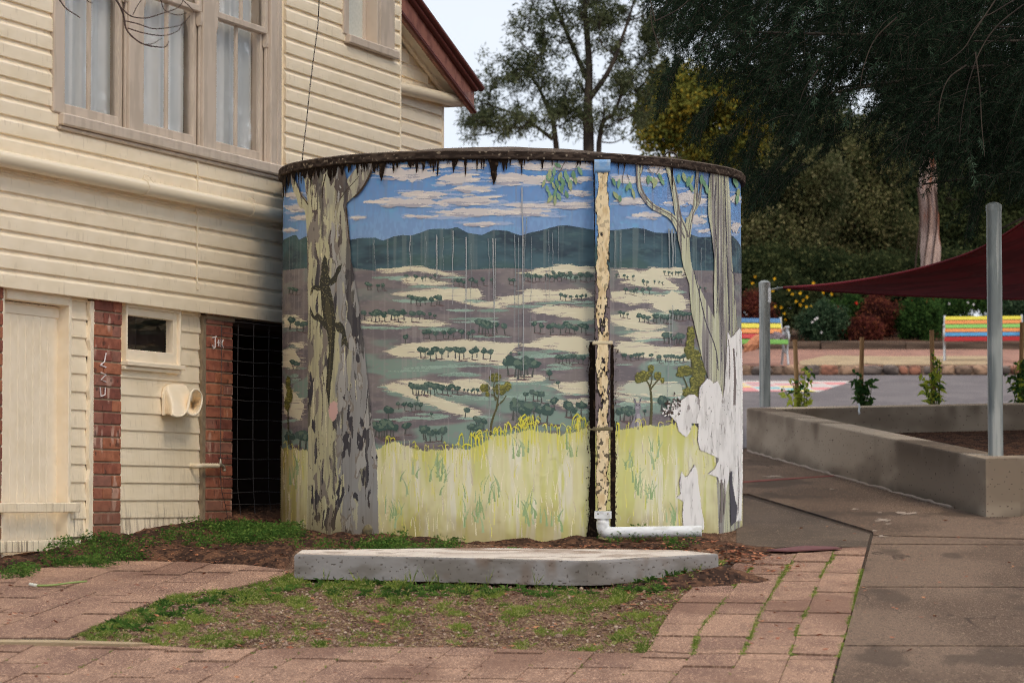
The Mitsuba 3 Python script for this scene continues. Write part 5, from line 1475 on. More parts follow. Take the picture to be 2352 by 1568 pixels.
cin = (o_fl + o_nr + o_r + o_fr) / 4
TH = 0.24
obj('left_wall', wallseg(o_fl, o_nr, cin, TH, 0.0, 0.0), 'planter_concrete', pln, smooth=25, label='long wall along the path')
obj('far_wall', wallseg(o_fl + (o_fr - o_fl) / np.linalg.norm(o_fr - o_fl) * 0.19, o_fr, cin, TH), 'planter_concrete', pln, smooth=25)
obj('near_wall', wallseg(o_nr + (o_r - o_nr) / np.linalg.norm(o_r - o_nr) * 0.10, o_r, cin, TH), 'planter_concrete', pln, smooth=25)
obj('planter_soil', extr(sg.Polygon([o_fl, o_nr, o_r, o_fr]).buffer(-0.15), 0.10, 0.16, gmap()), 'mulch', pln)
rr_ = np.random.default_rng(4)
ms_ = [tube(np.array([[*(o_fl + (o_nr - o_fl) * t + np.array([-0.02, -0.012])), float(gz(0, (o_fl + (o_nr - o_fl) * t)[1])) + 0.014] for t in np.linspace(0.02, 0.9, 60)]) + rr_.normal(size=(60, 3)) * 0.004, 0.012, 6)]
obj('mortar_line', cat(ms_), 'chalk_mark', pln)


def galv(p, n, uv):
    k = fbm(p.x * 12 + p.y * 12, p.z * 3, 0.0, 3)
    return mix(mix(C(158, 162, 158), C(126, 132, 130), smoothstep(0.35, 0.65, k)), C(196, 196, 190), 0.5 * smoothstep(0.55, 0.7, fbm(p.x * 40, p.y * 40, p.z * 1.5, 3)))


mat('galvanised', galv, 0.42, metallic=0.55)
PR = 0.0525
posts = []
for (x, yb, yt), lab in (((1757, 929, 648), 'short galvanised steel post at the far corner of the planter'), ((2287, 1046, 470), 'tall galvanised steel post on the near corner of the planter')):
    b_ = on_ground([(x, yb)], HP)[0]
    zt_ = at_depth([(x, yt)], b_[1])[0, 2]
    ps = thing('steel_post', lab, 'post', 'posts of the shade sail')
    obj('shaft', tube(np.array([[b_[0], b_[1], z] for z in (b_[2] - 0.02, b_[2] + 0.4, zt_ - 0.03, zt_ - 0.028)]), [PR, PR, PR, PR], 28), 'galvanised', ps, smooth=40)
    obj('cap', tube(np.array([[b_[0], b_[1], zt_ + k] for k in (-0.045, -0.004, 0.002, 0.014, 0.018)]), [PR + 0.003, PR + 0.003, PR - 0.004, 0.03, 0.005], 28), 'galvanised', ps, smooth=40)
    posts.append((b_, zt_, ps))
pb, pz, pk = posts[0]
obj('bracket', box(pb[0] + 0.03, pb[0] + 0.058, pb[1] - 0.05, pb[1] - 0.02, pz - 0.20, pz - 0.06, ch=0.004), 'white_plastic', pk)
mat('sail_cloth', lambda p, n, uv: mix(C(128, 30, 40), C(104, 22, 32), smoothstep(0.4, 0.6, fbm(p.x * 3, p.y * 3, p.z * 3, 3))), 0.8)
s0 = at_depth([(1800, 660)], pb[1])[0]
s1 = at_depth([(2760, 700)], 38.0)[0]
s2 = at_depth([(2640, 250)], 25.0)[0]
s3 = at_depth([(3400, 480)], 31.0)[0]
topc = smooth_path(np.array([at_depth([q], pb[1] + (25.0 - pb[1]) * (q[0] - 1800) / 840)[0] for q in arr('1800,660 1900,653 2000,639 2100,619 2200,590 2270,560 2352,508 2450,425 2640,250')]), 40)
botc = smooth_path(np.array([at_depth([q], pb[1] + (38.0 - pb[1]) * (q[0] - 1800) / 960)[0] for q in arr('1800,660 2000,674 2200,683 2352,687 2760,700')]), 40)
nU = 40
U, V = np.meshgrid(np.linspace(0, 1, nU), np.linspace(0, 1, nU))
Ps = topc[None] * (1 - V)[..., None] + botc[None] * V[..., None] + np.array([0, 0, -0.25]) * (V * (1 - V) * U)[..., None]
sail = thing('shade_sail', 'dark maroon shade sail stretched from the short steel post', 'shade sail')
gv, gf = grid(Ps)
mm = trimesh.Trimesh(gv, gf, process=False)
vn = np.array(mm.vertex_normals)
obj('cloth', cat([(gv, gf), (gv + vn * 0.004, gf[:, ::-1])]), 'sail_cloth', sail, smooth=True)
for e in (Ps[0], Ps[-1]):
    obj('hem', tube(e + [0, 0, -0.002], 0.012, 6), 'sail_cloth', sail, smooth=True)
sh = np.array([pb[0] + 0.05, pb[1] - 0.03, pz - 0.075])
obj('turnbuckle', tube(np.array([sh, sh + (s0 - sh) * 0.5, s0]), [0.006, 0.014, 0.006], 8), 'galvanised', sail, smooth=True)
obj('shackle', tube(np.array([sh + (s0 - sh) * 0.55 + [0, 0.012 * math.cos(t), 0.016 * math.sin(t)] for t in np.linspace(0, 6.28, 14)]), 0.006, 6), 'galvanised', sail, smooth=True)

# ------------------------------------------------------------------ beyond the planter: asphalt, edging, terrace
asph = obj('asphalt_yard', extr(sg.Polygon([(-9, 31.0), (16, 31.0), (16, 52.40), (-9, 52.40)]), -0.03, 0.004, gmap()), 'asphalt', kind='structure')
bq = onsheet(arr('1560,874 1960,874.5 1881,899 1560,897'), 0.008)


def board_paint(p, n, uv):
    i, j = dr.floor(p.x * 2.6), dr.floor(p.y * 1.9)
    r = cell_rand(i, j, 1)
    c = mix(C(172, 166, 162), C(190, 122, 122), smoothstep(0.38, 0.42, r))
    c = mix(c, C(84, 160, 170), smoothstep(0.72, 0.76, r))
    c = mix(c, C(204, 180, 90), smoothstep(0.86, 0.9, r))
    return mix(c, C(186, 182, 176), 0.7 * smoothstep(0.4, 0.48, dr.maximum(dr.abs(p.x * 2.6 - i - 0.5), dr.abs(p.y * 1.9 - j - 0.5))))


mat('board_paint', board_paint, 0.8)
obj('painted_board', extr(sg.Polygon(bq), 0.0045, 0.008, gmap()), 'board_paint', asph)
TR_ = 0.145
X, Y = np.meshgrid(np.linspace(-9, 17, 60), np.r_[52.52, np.linspace(53, 70, 30)])
Zt = gz(X, Y) + TR_ + 0.01 * (meshkit.fbm(np.stack([X * 1.5, Y * 1.5, X * 0], -1), 3, 3) - 0.5)
obj('terrace', grid(np.stack([X, Y, Zt], -1)), 'terrace_gravel', kind='structure')


def on_terr(p, dz=0.0):
    return on_ground(p, TR_ + dz)


obj('concrete_pad', extr(sg.Polygon(on_terr(arr('1836,829 1899,816 2032,818 2270,817 2272,836 2032,837 1990,834 1940,841 1875,843.5 1838,842'), 0.02)[:, :2]).intersection(sg.box(-20, 52.56, 20, 70)), 0.0, 0.02, gmap(TR_)), 'pad', kind='structure')
stn = thing('stone_edging', 'low edging of rough brown stones along the far side of the asphalt', 'stone edging')
for i, c in enumerate(((158, 108, 88), (138, 114, 98), (116, 104, 98), (170, 138, 114))):
    mat(f'stone_{i}', lambda p, n, uv, c=c: mix(C(*c), C(*[int(a * 0.72) for a in c]), smoothstep(0.35, 0.65, fbm(p.x * 9, p.y * 9, p.z * 12, 3))), 0.9)
x = 3.2
rs_ = np.random.default_rng(9)
while x < 9.2:
    wd = rs_.uniform(0.16, 0.38)
    s = trimesh.creation.icosphere(2)
    v = np.array(s.vertices)
    v = np.sign(v) * np.abs(v) ** 0.7 * [wd / 2, 0.14, rs_.uniform(0.075, 0.10)]
    v += (meshkit.fbm(v * 9 + x * 3, 3, 7)[:, None] - 0.5) * 0.05
    v += [x + wd / 2, 52.48 + rs_.uniform(-0.03, 0.03), gz(0, 52.48) + 0.07]
    obj('stone', (v, np.array(s.faces)), f'stone_{rs_.integers(0, 4)}', stn, smooth=True)
    x += wd * 0.96
obj('stone_bedding', box(-4, 14, 52.41, 52.75, -0.1, 0.13, gmap()), 'stone_1', stn)
mat('old_timber', lambda p, n, uv: mix(C(104, 88, 76), C(70, 58, 50), smoothstep(0.35, 0.65, fbm(p.x * 1.2, p.y * 10, p.z * 22, 3))), 0.9)
YS = 63.5
xs_ = [(1560, 1884), (1886, 2078), (2080, 2290), (2292, 2560)]
for i, (a, b) in enumerate(xs_):
    xa, xb = at_depth([(a, 795)], YS)[0, 0], at_depth([(b, 795)], YS)[0, 0]
    dyy = (0.0, -0.06, 0.03, 0.0)[i]
    tag(obj('timber_sleeper', box(xa, xb, YS + dyy, YS + 0.2 + dyy, -0.05, 0.15 + 0.012 * (i % 2), gmap(TR_), 0.015), 'old_timber'), ('weathered timber sleeper edging the garden behind the left bench', 'weathered timber sleeper edging the garden between the two benches', 'weathered timber sleeper edging the garden behind the right bench', 'weathered timber sleeper at the right edge of the garden')[i], 'timber sleeper', 'sleepers edging the garden bed')
X, Y = np.meshgrid(np.linspace(-12, 20, 30), np.linspace(63.72, 72, 14))
obj('garden_bed', grid(np.stack([X, Y, gz(X, Y) + TR_ + 0.10 + 0.08 * meshkit.fbm(np.stack([X, Y, X * 0], -1), 3, 5)], -1)), 'mulch', kind='structure')

# park benches with coloured slats
mat('bench_iron', C(190, 194, 198), 0.5, metallic=0.3)
PAL = dict(blue=(66, 122, 172), sky=(76, 152, 206), yellow=(224, 212, 72), orange=(226, 146, 82), red=(190, 52, 56), green=(134, 198, 100), coral=(210, 108, 84))
for k, c in PAL.items():
    mat(f'slat_{k}', C(*c), 0.5)


def bench(name, loc, rot, width, back, seat, label):
    t = thing(name, label, 'bench', 'painted park benches')
    M = lambda v: np.c_[loc[0] + v[:, 0] * math.cos(rot) - v[:, 1] * math.sin(rot), loc[1] + v[:, 0] * math.sin(rot) + v[:, 1] * math.cos(rot), loc[2] + v[:, 2]]
    for x in (-width / 2, width / 2):
        yz = lambda s: M(smooth_path(np.array([[x, *[float(q) for q in a.split(',')]] for a in s.split()]), 20))
        ms = [tube(yz('-0.24,0 -0.23,0.05 -0.18,0.20 -0.20,0.34 -0.25,0.40'), 0.018, 8), tube(yz('0.22,0 0.21,0.05 0.13,0.20 0.10,0.34 0.16,0.44 0.24,0.62 0.29,0.80'), 0.020, 8), tube(yz('-0.26,0.40 -0.29,0.44 -0.27,0.50 -0.20,0.56 -0.22,0.62 -0.27,0.60'), 0.018, 8),
              tube(yz('-0.24,0.60 -0.10,0.62 0.06,0.60 0.20,0.58'), 0.018, 8), tube(yz('-0.24,0.40 -0.10,0.36 0.04,0.36 0.14,0.42'), 0.018, 8), tube(yz('-0.18,0.20 -0.04,0.26 0.12,0.20'), 0.012, 6), tube(yz('-0.19,0.36 -0.06,0.20 0.10,0.34'), 0.011, 6), tube(yz('-0.10,0.60 0.0,0.46 0.10,0.58'), 0.011, 6), tube(yz('-0.18,0.56 -0.08,0.44 0.04,0.40'), 0.011, 6)]
        obj('end_frame', cat(ms), 'bench_iron', t, smooth=True)
    for i, c in enumerate(back):
        s = (i + 0.5) / len(back)
        y, z = 0.285 - 0.15 * s, 0.79 - 0.35 * s
        hh = 0.163 / len(back)
        pp = np.array([[y - 0.012 - 0.43 * hh, z - hh * 0.9], [y - 0.012 + 0.43 * hh, z + hh * 0.9], [y + 0.012 + 0.43 * hh, z + hh * 0.9], [y + 0.012 - 0.43 * hh, z - hh * 0.9]])
        obj('back_slat', extr(pp, -width / 2 + 0.005, width / 2 - 0.005, lambda v: M(v[:, [2, 0, 1]])), f'slat_{c}', t)
    for i, c in enumerate(seat):
        s = i / (len(seat) - 1)
        y = 0.12 - 0.36 * s
        z = 0.39 + 0.03 * math.sin(s * math.pi) * -1 + 0.02 * s
        if i == len(seat) - 1:
            obj('front_slat', box(-width / 2 + 0.005, width / 2 - 0.005, y - 0.03, y - 0.005, z - 0.075, z + 0.0, M, 0.006), f'slat_{c}', t)
        else:
            obj('seat_slat', box(-width / 2 + 0.005, width / 2 - 0.005, y - 0.032, y + 0.032, z - 0.012, z + 0.012, M, 0.004), f'slat_{c}', t)
    return t


b1 = on_terr([(1800, 841)])[0]
Y1 = 52.95
xr = at_depth([(1802, 800)], Y1)[0, 0]
bench('park_bench', (xr - 0.66, Y1, float(gz(0, Y1)) + TR_), math.radians(9), 1.36, ['blue', 'yellow', 'orange', 'red'], ['green', 'coral', 'coral', 'green', 'green'], 'rainbow slatted park bench with a blue top slat half hidden by the tank')
Y2 = 55.0
xl, xr2 = at_depth([(2170, 800)], Y2)[0, 0], at_depth([(2346, 800)], Y2)[0, 0]
bench('park_bench', ((xl + xr2) / 2, Y2, float(gz(0, Y2)) + TR_), math.radians(-9), xr2 - xl, ['yellow', 'orange', 'green', 'orange', 'sky'], ['red', 'red', 'yellow', 'yellow', 'red'], 'rainbow slatted park bench with a yellow top slat at the right')
mat('grey_cloth', C(130, 116, 124), 0.9)
mat('tan_cloth', C(206, 140, 104), 0.9)


def crumple(c, r, seed):
    s = trimesh.creation.icosphere(3)
    v = np.array(s.vertices)
    v = v * (1 + (meshkit.fbm(v * 2.2 + seed, 4, seed)[:, None] - 0.5) * 1.1) * np.asarray(r)
    return v + np.asarray(c), np.array(s.faces)


cc = at_depth([(1784, 777)], Y1 + 0.05)[0]
obj('cloth_bundle', crumple(cc + [0, -0.05, 0], [0.13, 0.12, 0.09], 3), 'grey_cloth', smooth=True, label='crumpled grey cloth on the end of the blue topped bench', cat='cloth')
cc = at_depth([(1733, 787)], Y1 - 0.32)[0]
v, f = crumple(cc, [0.16, 0.07, 0.10], 5)
v[:, 2] += (v[:, 0] - cc[0]) * 0.55
obj('tan_cloth', (v, f), 'tan_cloth', smooth=True, label='tan cloth hanging over the front of the blue topped bench', cat='cloth')
# ------------------------------------------------------------------ plants
def leaf_fn(a, b, c=None, s=1.6):
    def fn(p, n, uv):
        k = fbm(p.x * s, p.y * s, p.z * s, 3)
        col = mix(C(*a), C(*b), smoothstep(0.35, 0.65, k))
        if c is not None:
            col = mix(col, C(*c), smoothstep(0.60, 0.72, noise(p.x * s * 9, p.y * s * 9, p.z * s * 9)))
        return col
    return fn


def bark_fn(a, b, s=1.0):
    return lambda p, n, uv: mix(C(*a), C(*b), smoothstep(0.35, 0.65, fbm(p.x * 14 * s, p.y * 14 * s, p.z * 3 * s, 3)))


mat('bark_dark', bark_fn((70, 62, 54), (50, 44, 40)), 0.95)
mat('bark_twig', bark_fn((84, 66, 60), (64, 50, 46)), 0.9)
leafmat('acacia_leaf', leaf_fn((94, 102, 74), (72, 82, 58), (122, 128, 96)))
leafmat('autumn_leaf', leaf_fn((128, 130, 64), (88, 98, 50), (176, 152, 60)))
leafmat('olive_leaf', leaf_fn((116, 118, 80), (76, 84, 56), (166, 158, 116), 1.6))
leafmat('dark_leaf', leaf_fn((74, 84, 54), (52, 64, 42), (110, 116, 76), 1.1))
leafmat('bush_leaf', leaf_fn((62, 92, 48), (42, 66, 36), (94, 124, 64), 2.5))
leafmat('grey_bush_leaf', leaf_fn((74, 98, 72), (52, 74, 54), (110, 130, 100), 2.5))
leafmat('red_leaf', leaf_fn((112, 60, 54), (74, 44, 42), (150, 92, 66), 2.5))
leafmat('needle', leaf_fn((38, 52, 40), (26, 38, 29), (54, 70, 54), 2.0), 0.2, 0.6)
leafmat('needle_tip', leaf_fn((92, 116, 96), (70, 92, 74), None, 2.0), 0.3)
leafmat('citrus_young', leaf_fn((206, 214, 92), (176, 196, 80), (220, 222, 110), 5), 0.5)
leafmat('citrus_dark', leaf_fn((78, 112, 60), (54, 86, 48), (116, 150, 80), 5))
leafmat('grass_leaf', leaf_fn((138, 154, 72), (102, 124, 56), (182, 184, 116), 8.0))
leafmat('weed_leaf', leaf_fn((92, 126, 60), (66, 96, 46), (126, 152, 78), 5.0))
mat('dead_leaf', leaf_fn((150, 92, 66), (112, 68, 52), (178, 122, 86), 6.0), 0.8)
mat('dry_stem', leaf_fn((120, 94, 78), (88, 66, 56), None, 6.0), 0.9)
mat('straw', leaf_fn((176, 156, 112), (142, 120, 84), (200, 184, 142), 9.0), 0.8)
mat('pebble', leaf_fn((150, 126, 110), (118, 94, 82), (190, 170, 150), 9.0), 0.9)
for k, c in dict(yellow=(236, 190, 30), red=(214, 44, 32), white=(238, 236, 236)).items():
    mat(f'petal_{k}', C(*c), 0.6)


def D3(x, y, Y):
    return at_depth([(x, y)], Y)[0]


def ellipsoids(es, n, r, depth, shell=0.45, thr=0.0, fq=1.2):
    """points in a union of ellipsoids given as (x, y, rx, ry, Y) of the measuring sheet"""
    out = []
    areas = np.array([e[2] * e[3] for e in es], float)
    for e, k in zip(es, r.multinomial(n, areas / areas.sum())):
        c = D3(e[0], e[1], e[4])
        sc = e[4] / FP
        d = r.normal(size=(k * 3 + 8, 3))
        d /= np.linalg.norm(d, axis=1, keepdims=True)
        rad = r.uniform(0, 1, len(d)) ** shell
        p = c + d * rad[:, None] * [e[2] * sc, depth * min(e[2], 160) * sc, e[3] * sc]
        if thr > 0:
            p = p[meshkit.fbm(p * fq, 3, 5) > thr]
        out.append(p[:k])
    return np.vstack(out)


def tufts(cs, n, spread, L, w, r, droop=0.25, out=None):
    """n leaves round each centre"""
    k = len(cs) * n
    c = np.repeat(cs, n, 0)
    d = r.normal(size=(k, 3))
    d /= np.linalg.norm(d, axis=1, keepdims=True)
    if out is not None:
        d += np.repeat(out, n, 0) * 0.8
    base = c + r.normal(size=(k, 3)) * spread
    d[:, 2] -= droop
    return blades(base, d, r.uniform(*L, k), r.uniform(*w, k), bend=0.15)


def skeleton(trunk, cs, r, groups, rt, rl, rw):
    """trunk paths plus limbs to groups of foliage and twigs within them"""
    ms = []
    nodes = []
    for path, a, b in trunk:
        p = smooth_path(path, 20)
        ms.append(tube(p, np.linspace(a, b, 20), 8))
        nodes.append(p)
    nodes = np.vstack(nodes)
    idx = r.choice(len(cs), min(groups, len(cs)), replace=False)
    cent = cs[idx]
    for _ in range(3):
        lab = cKDTree(cent).query(cs)[1]
        cent = np.array([cs[lab == k].mean(0) if (lab == k).any() else cent[k] for k in range(len(cent))])
    order = np.argsort(cKDTree(nodes).query(cent)[0])
    for k in order:
        c = cent[k]
        dd = np.linalg.norm(nodes - c, axis=1) + 0.8 * np.maximum(nodes[:, 2] - c[2] + 0.15, 0)
        a = nodes[np.argmin(dd)]
        mid = (a + c) / 2 + [0, 0, -0.06 * np.linalg.norm(c - a)] + r.normal(size=3) * 0.04 * np.linalg.norm(c - a)
        p = smooth_path(np.array([a, mid, c]), 9)
        ms.append(tube(p, np.linspace(rl, rl * 0.5, 9), 5, cap=False))
        nodes = np.vstack([nodes, p[3:]])
        for t in cs[lab == k]:
            q = smooth_path(np.array([p[6], (p[6] + t) / 2 + r.normal(size=3) * 0.05, t]), 5)
            ms.append(tube(q, np.linspace(rw, rw * 0.4, 5), 3, cap=False))
    return cat(ms)


def G(x, Y):
    return np.array([x, Y, float(gz(x, Y))])


# the feathery tree against the sky
r = np.random.default_rng(21)
YA = 58.0
es = [(1390, 40, 130, 120, YA), (1240, 80, 90, 100, YA), (1175, 170, 90, 75, YA), (1115, 265, 70, 60, YA), (1300, 250, 120, 90, YA), (1430, 190, 110, 130, YA), (1490, 60, 90, 110, YA), (1085, 285, 48, 45, YA), (1340, -90, 160, 100, YA), (1210, 285, 110, 50, YA)]
cs = ellipsoids(es, 1500, r, 0.9, 0.6, 0.475, 1.9)
tr = thing('feathery_tree', 'tall open feathery tree standing against the pale sky', 'tree')
b0 = D3(1352, 345, YA)
trunks = [(np.array([G(b0[0], YA), b0, D3(1350, 250, YA), D3(1353, 150, YA), D3(1345, 40, YA), D3(1335, -120, YA)]), 0.12, 0.03), (np.array([D3(1352, 190, YA), D3(1310, 95, YA + 0.3), D3(1275, 10, YA + 0.3), D3(1250, -60, YA)]), 0.05, 0.015), (np.array([D3(1352, 230, YA), D3(1400, 160, YA - 0.3), D3(1435, 70, YA - 0.3), D3(1470, -40, YA)]), 0.06, 0.015),
          (np.array([G(b0[0] - 0.2, YA), D3(1278, 340, YA + .2), D3(1262, 260, YA + .2), D3(1230, 190, YA + .3), D3(1190, 150, YA)]), 0.07, 0.012), (np.array([G(b0[0] + 0.2, YA), D3(1375, 340, YA), D3(1410, 260, YA), D3(1440, 190, YA), D3(1480, 130, YA)]), 0.06, 0.015), (np.array([D3(1270, 320, YA), D3(1200, 270, YA), D3(1120, 240, YA)]), 0.04, 0.015)]
obj('trunk', skeleton(trunks, cs, r, 110, 0.1, 0.016, 0.006), 'bark_dark', tr, smooth=True)
obj('crown', tufts(cs, 24, 0.05, (0.06, 0.12), (0.015, 0.026), r, 0.1), 'acacia_leaf', tr)


def bush_tree(name, es, n, leaves, spread, L, w, leaf, label, catg, group=None, trunk_r=0.14, seed=0, thr=0.40, depth=0.8, shell=0.4, fq=0.9, base=None, bark='bark_dark', ng=50):
    r = np.random.default_rng(seed)
    cs = ellipsoids(es, n, r, depth, shell, thr, fq)
    t = thing(name, label, catg, group)
    c0 = cs.mean(0)
    Y = es[0][4]
    bx = c0[0] if base is None else D3(base, 500, Y)[0]
    root = G(bx, Y) + [0, 0, TR_]
    obj('trunk', skeleton([(np.array([root, root * [1, 1, 0.5] + [0, 0, 0.5 * c0[2]], c0]), trunk_r, trunk_r * 0.3)], cs, r, ng, trunk_r, trunk_r * 0.16, trunk_r * 0.05), bark, t, smooth=True)
    obj('crown', tufts(cs, leaves, spread, L, w, r, 0.2), leaf, t)
    return t


bush_tree('autumn_tree', [(1610, 255, 110, 85, 66), (1560, 215, 80, 70, 66), (1530, 305, 60, 45, 66), (1660, 320, 90, 50, 66), (1500, 270, 40, 60, 66), (1700, 250, 90, 90, 66)], 620, 60, 0.13, (0.06, 0.13), (0.04, 0.07), 'autumn_leaf', 'yellow green tree showing under the conifer above the tank lid', 'tree', seed=31, thr=0.36)
GRP = 'leafy trees behind the garden'
bush_tree('leafy_tree', [(1780, 520, 120, 110, 70), (1720, 430, 80, 70, 70), (1840, 430, 110, 80, 70), (1740, 600, 90, 60, 70), (1770, 360, 110, 70, 70.5)], 1150, 60, 0.14, (0.05, 0.11), (0.035, 0.06), 'olive_leaf', 'olive leaved tree just right of the tank behind the garden', 'tree', GRP, seed=32)
bush_tree('leafy_tree', [(1960, 480, 120, 110, 74), (2020, 560, 110, 80, 74), (1930, 590, 90, 60, 74), (1900, 350, 130, 90, 74), (2030, 360, 90, 80, 74)], 1150, 60, 0.14, (0.05, 0.11), (0.035, 0.06), 'olive_leaf', 'olive leaved tree left of the pale gum trunk', 'tree', GRP, seed=33)
bush_tree('leafy_tree', [(2250, 470, 140, 110, 72), (2330, 560, 110, 110, 72), (2220, 580, 90, 70, 72), (2400, 420, 100, 120, 72)], 900, 60, 0.14, (0.05, 0.11), (0.035, 0.06), 'dark_leaf', 'dark leaved tree right of the pale gum trunk', 'tree', GRP, seed=34)
for i, (x, y, rx, ry, Y, lab) in enumerate(((1640, 470, 120, 150, 82, 'dark tree behind the tank lid, leftmost of the far trees'), (1830, 330, 130, 150, 86, 'dark far tree behind the olive tree right of the tank'), (2010, 420, 130, 160, 84, 'dark far tree behind the pale gum trunk, with sky gaps'), (2180, 330, 150, 170, 86, 'dark far tree filling the upper right behind the conifer'), (2360, 380, 150, 200, 84, 'dark far tree at the right edge behind the shade sail'))):
    bush_tree('far_tree', [(x, y, rx, ry, Y), (x + 30, y + ry * 0.7, rx, ry * 0.6, Y), (x - 40, y + ry * 1.1, rx * 0.9, ry * 0.5, Y)], 800, 44, 0.22, (0.09, 0.18), (0.06, 0.11), 'dark_leaf', lab, 'tree', 'dark trees farther back', seed=41 + i, thr=0.36)
for i, (x, y, rx, ry, lab) in enumerate(((1760, 640, 90, 70, 'dark shrub behind the short steel post'), (1890, 650, 100, 70, 'dark shrub behind the yellow flowers'), (2040, 650, 100, 60, 'dark shrub behind the middle of the garden bed'), (2200, 640, 110, 60, 'dark shrub behind the tall steel post'), (2350, 660, 110, 60, 'dark shrub at the right edge behind the yellow topped bench'))):
    bush_tree('dark_shrub', [(x, y, rx, ry, 68.5)], 520, 50, 0.12, (0.05, 0.10), (0.03, 0.05), 'dark_leaf', lab, 'shrub', 'dark shrubs at the back of the garden', 0.06, seed=51 + i, thr=0.3)
SH = [('red_shrub', 1728, 730, 58, 52, 65.2, 'red_leaf', 'dark red leaved shrub behind the bench with the blue top slat', 'red leaved shrubs'), ('red_shrub', 2012, 728, 66, 46, 65.3, 'red_leaf', 'dark red leaved shrub in the middle of the garden bed', 'red leaved shrubs'), ('red_shrub', 1985, 760, 40, 28, 64.8, 'red_leaf', 'low red leaved shrub at the front of the garden bed', 'red leaved shrubs'),
      ('green_shrub', 1890, 745, 62, 46, 65.0, 'grey_bush_leaf', 'grey green shrub with white flowers between the benches', 'green shrubs in the garden bed'), ('green_shrub', 1945, 725, 50, 48, 65.6, 'bush_leaf', 'green shrub with red flowers left of the middle red shrub', 'green shrubs in the garden bed'), ('green_shrub', 2110, 735, 66, 52, 65.0, 'bush_leaf', 'rounded green shrub left of the yellow topped bench', 'green shrubs in the garden bed'), ('green_shrub', 2220, 715, 90, 50, 66.2, 'bush_leaf', 'wide green shrub behind the yellow topped bench', 'green shrubs in the garden bed'), ('green_shrub', 2330, 720, 60, 46, 66.0, 'grey_bush_leaf', 'green shrub at the right edge of the garden bed', 'green shrubs in the garden bed'),
      ('daisy_bush', 1800, 705, 90, 70, 66.4, 'dark_leaf', 'dark bush sprinkled with yellow daisies behind the short steel post', None), ('green_shrub', 2160, 690, 60, 30, 67.0, 'bush_leaf', 'green shrub with scarlet flowers under the shade sail', 'green shrubs in the garden bed')]
for i, (nm, x, y, rx, ry, Y, lf, lab, gp_) in enumerate(SH):
    t = bush_tree(nm, [(x, y + 6, rx * 0.8, ry * 0.85, Y), (x - rx * 0.5, y - ry * 0.2, rx * 0.45, ry * 0.6, Y + 0.2), (x + rx * 0.45, y - ry * 0.35, rx * 0.4, ry * 0.55, Y - 0.2), (x + rx * 0.1, y - ry * 0.6, rx * 0.4, ry * 0.6, Y)], 330, 40, 0.06, (0.04, 0.10), (0.018, 0.034), lf, lab, 'shrub', gp_, 0.03, seed=70 + i, thr=0.44, ng=24, fq=3.0)


def flowers(parent, pts, Y, color, size, seed):
    r = np.random.default_rng(seed)
    for x, y in pts:
        c = D3(x, y, Y)
        k = 9
        a = np.arange(k) * 2 * np.pi / k
        d = np.c_[np.cos(a), -0.5 + 0 * a, np.sin(a)] + r.normal(size=(k, 3)) * 0.2
        obj('flower', blades(np.repeat(c[None], k, 0), d, np.full(k, size * 0.55), np.full(k, size * 0.35)), f'petal_{color}', parent)


db = 'daisy_bush'
flowers(db, arr('1762,652 1779,640 1775,668 1838,673 1845,690 1853,682 1860,661 1880,657 1891,672 1766,738 1781,703 1794,706 1801,720 1804,735 1829,692 1838,700 1852,704 1865,703 1853,727 1859,729 1843,731 1866,747 1910,676 1734,636 1728,650 1812,665 1820,675 1868,650'), 65.5, 'yellow', 0.075, 1)
flowers('green_shrub_001', arr('1967,696 1925,705 1932,710 1932,745 1937,757 1926,770'), 65.0, 'red', 0.07, 2)
flowers('green_shrub', arr('1872,733 1877,730 1887,763 1866,740'), 64.3, 'white', 0.06, 3)
flowers('green_shrub_005', arr('2096,693 2104,700 2112,688 2128,690 2100,704 2110,705 2146,690 2122,682'), 66.4, 'red', 0.09, 4)
flowers('green_shrub_003', arr('2223,695 2236,699 2180,697'), 65.6, 'white', 0.05, 5)


# the pale gum trunk
def pale_bark(p, n, uv):
    k = fbm(p.x * 9, p.y * 9, p.z * 1.3, 3)
    c = mix(C(190, 166, 156), C(146, 122, 114), smoothstep(0.35, 0.65, k))
    return mix(c, C(138, 84, 60), smoothstep(0.56, 0.64, fbm(p.x * 7 + 3, p.y * 7, p.z * 0.8, 3)))


mat('pale_bark', pale_bark, 0.8)
gt = thing('pale_gum', 'gum tree with a pale pinkish peeling trunk behind the garden', 'tree')
YG = 67.5
gp_ = np.array([G(D3(2140, 600, YG)[0], YG), D3(2138, 640, YG), D3(2136, 540, YG), D3(2132, 440, YG), D3(2134, 300, YG), D3(2150, 150, YG), D3(2140, -60, YG)])
obj('trunk', tube(smooth_path(gp_, 40), np.linspace(0.24, 0.12, 40) * (1 + 0.06 * np.sin(np.arange(40) * 1.3)), 16), 'pale_bark', gt, smooth=True)
r = np.random.default_rng(77)
cs = ellipsoids([(2120, 60, 140, 120, YG), (2220, 200, 120, 120, YG), (2060, 180, 70, 90, YG)], 420, r, 0.8, 0.5, 0.42)
obj('limb', skeleton([(gp_[4:], 0.12, 0.04)], cs, r, 40, 0.1, 0.03, 0.01), 'pale_bark', gt, smooth=True)
obj('crown', tufts(cs, 46, 0.16, (0.08, 0.16), (0.02, 0.035), r, 0.5), 'dark_leaf', gt)
for t_, x in ((0, 2108), (1, 2146), (2, 2128)):
    q = np.array([D3(x + 6 * math.sin(k), y, YG - 0.26) for k, y in enumerate(np.linspace(430, 640, 6))])
    obj('bark_strip', tube(smooth_path(q, 16), np.linspace(0.03, 0.012, 16), 5), 'bark_twig', gt, smooth=True)

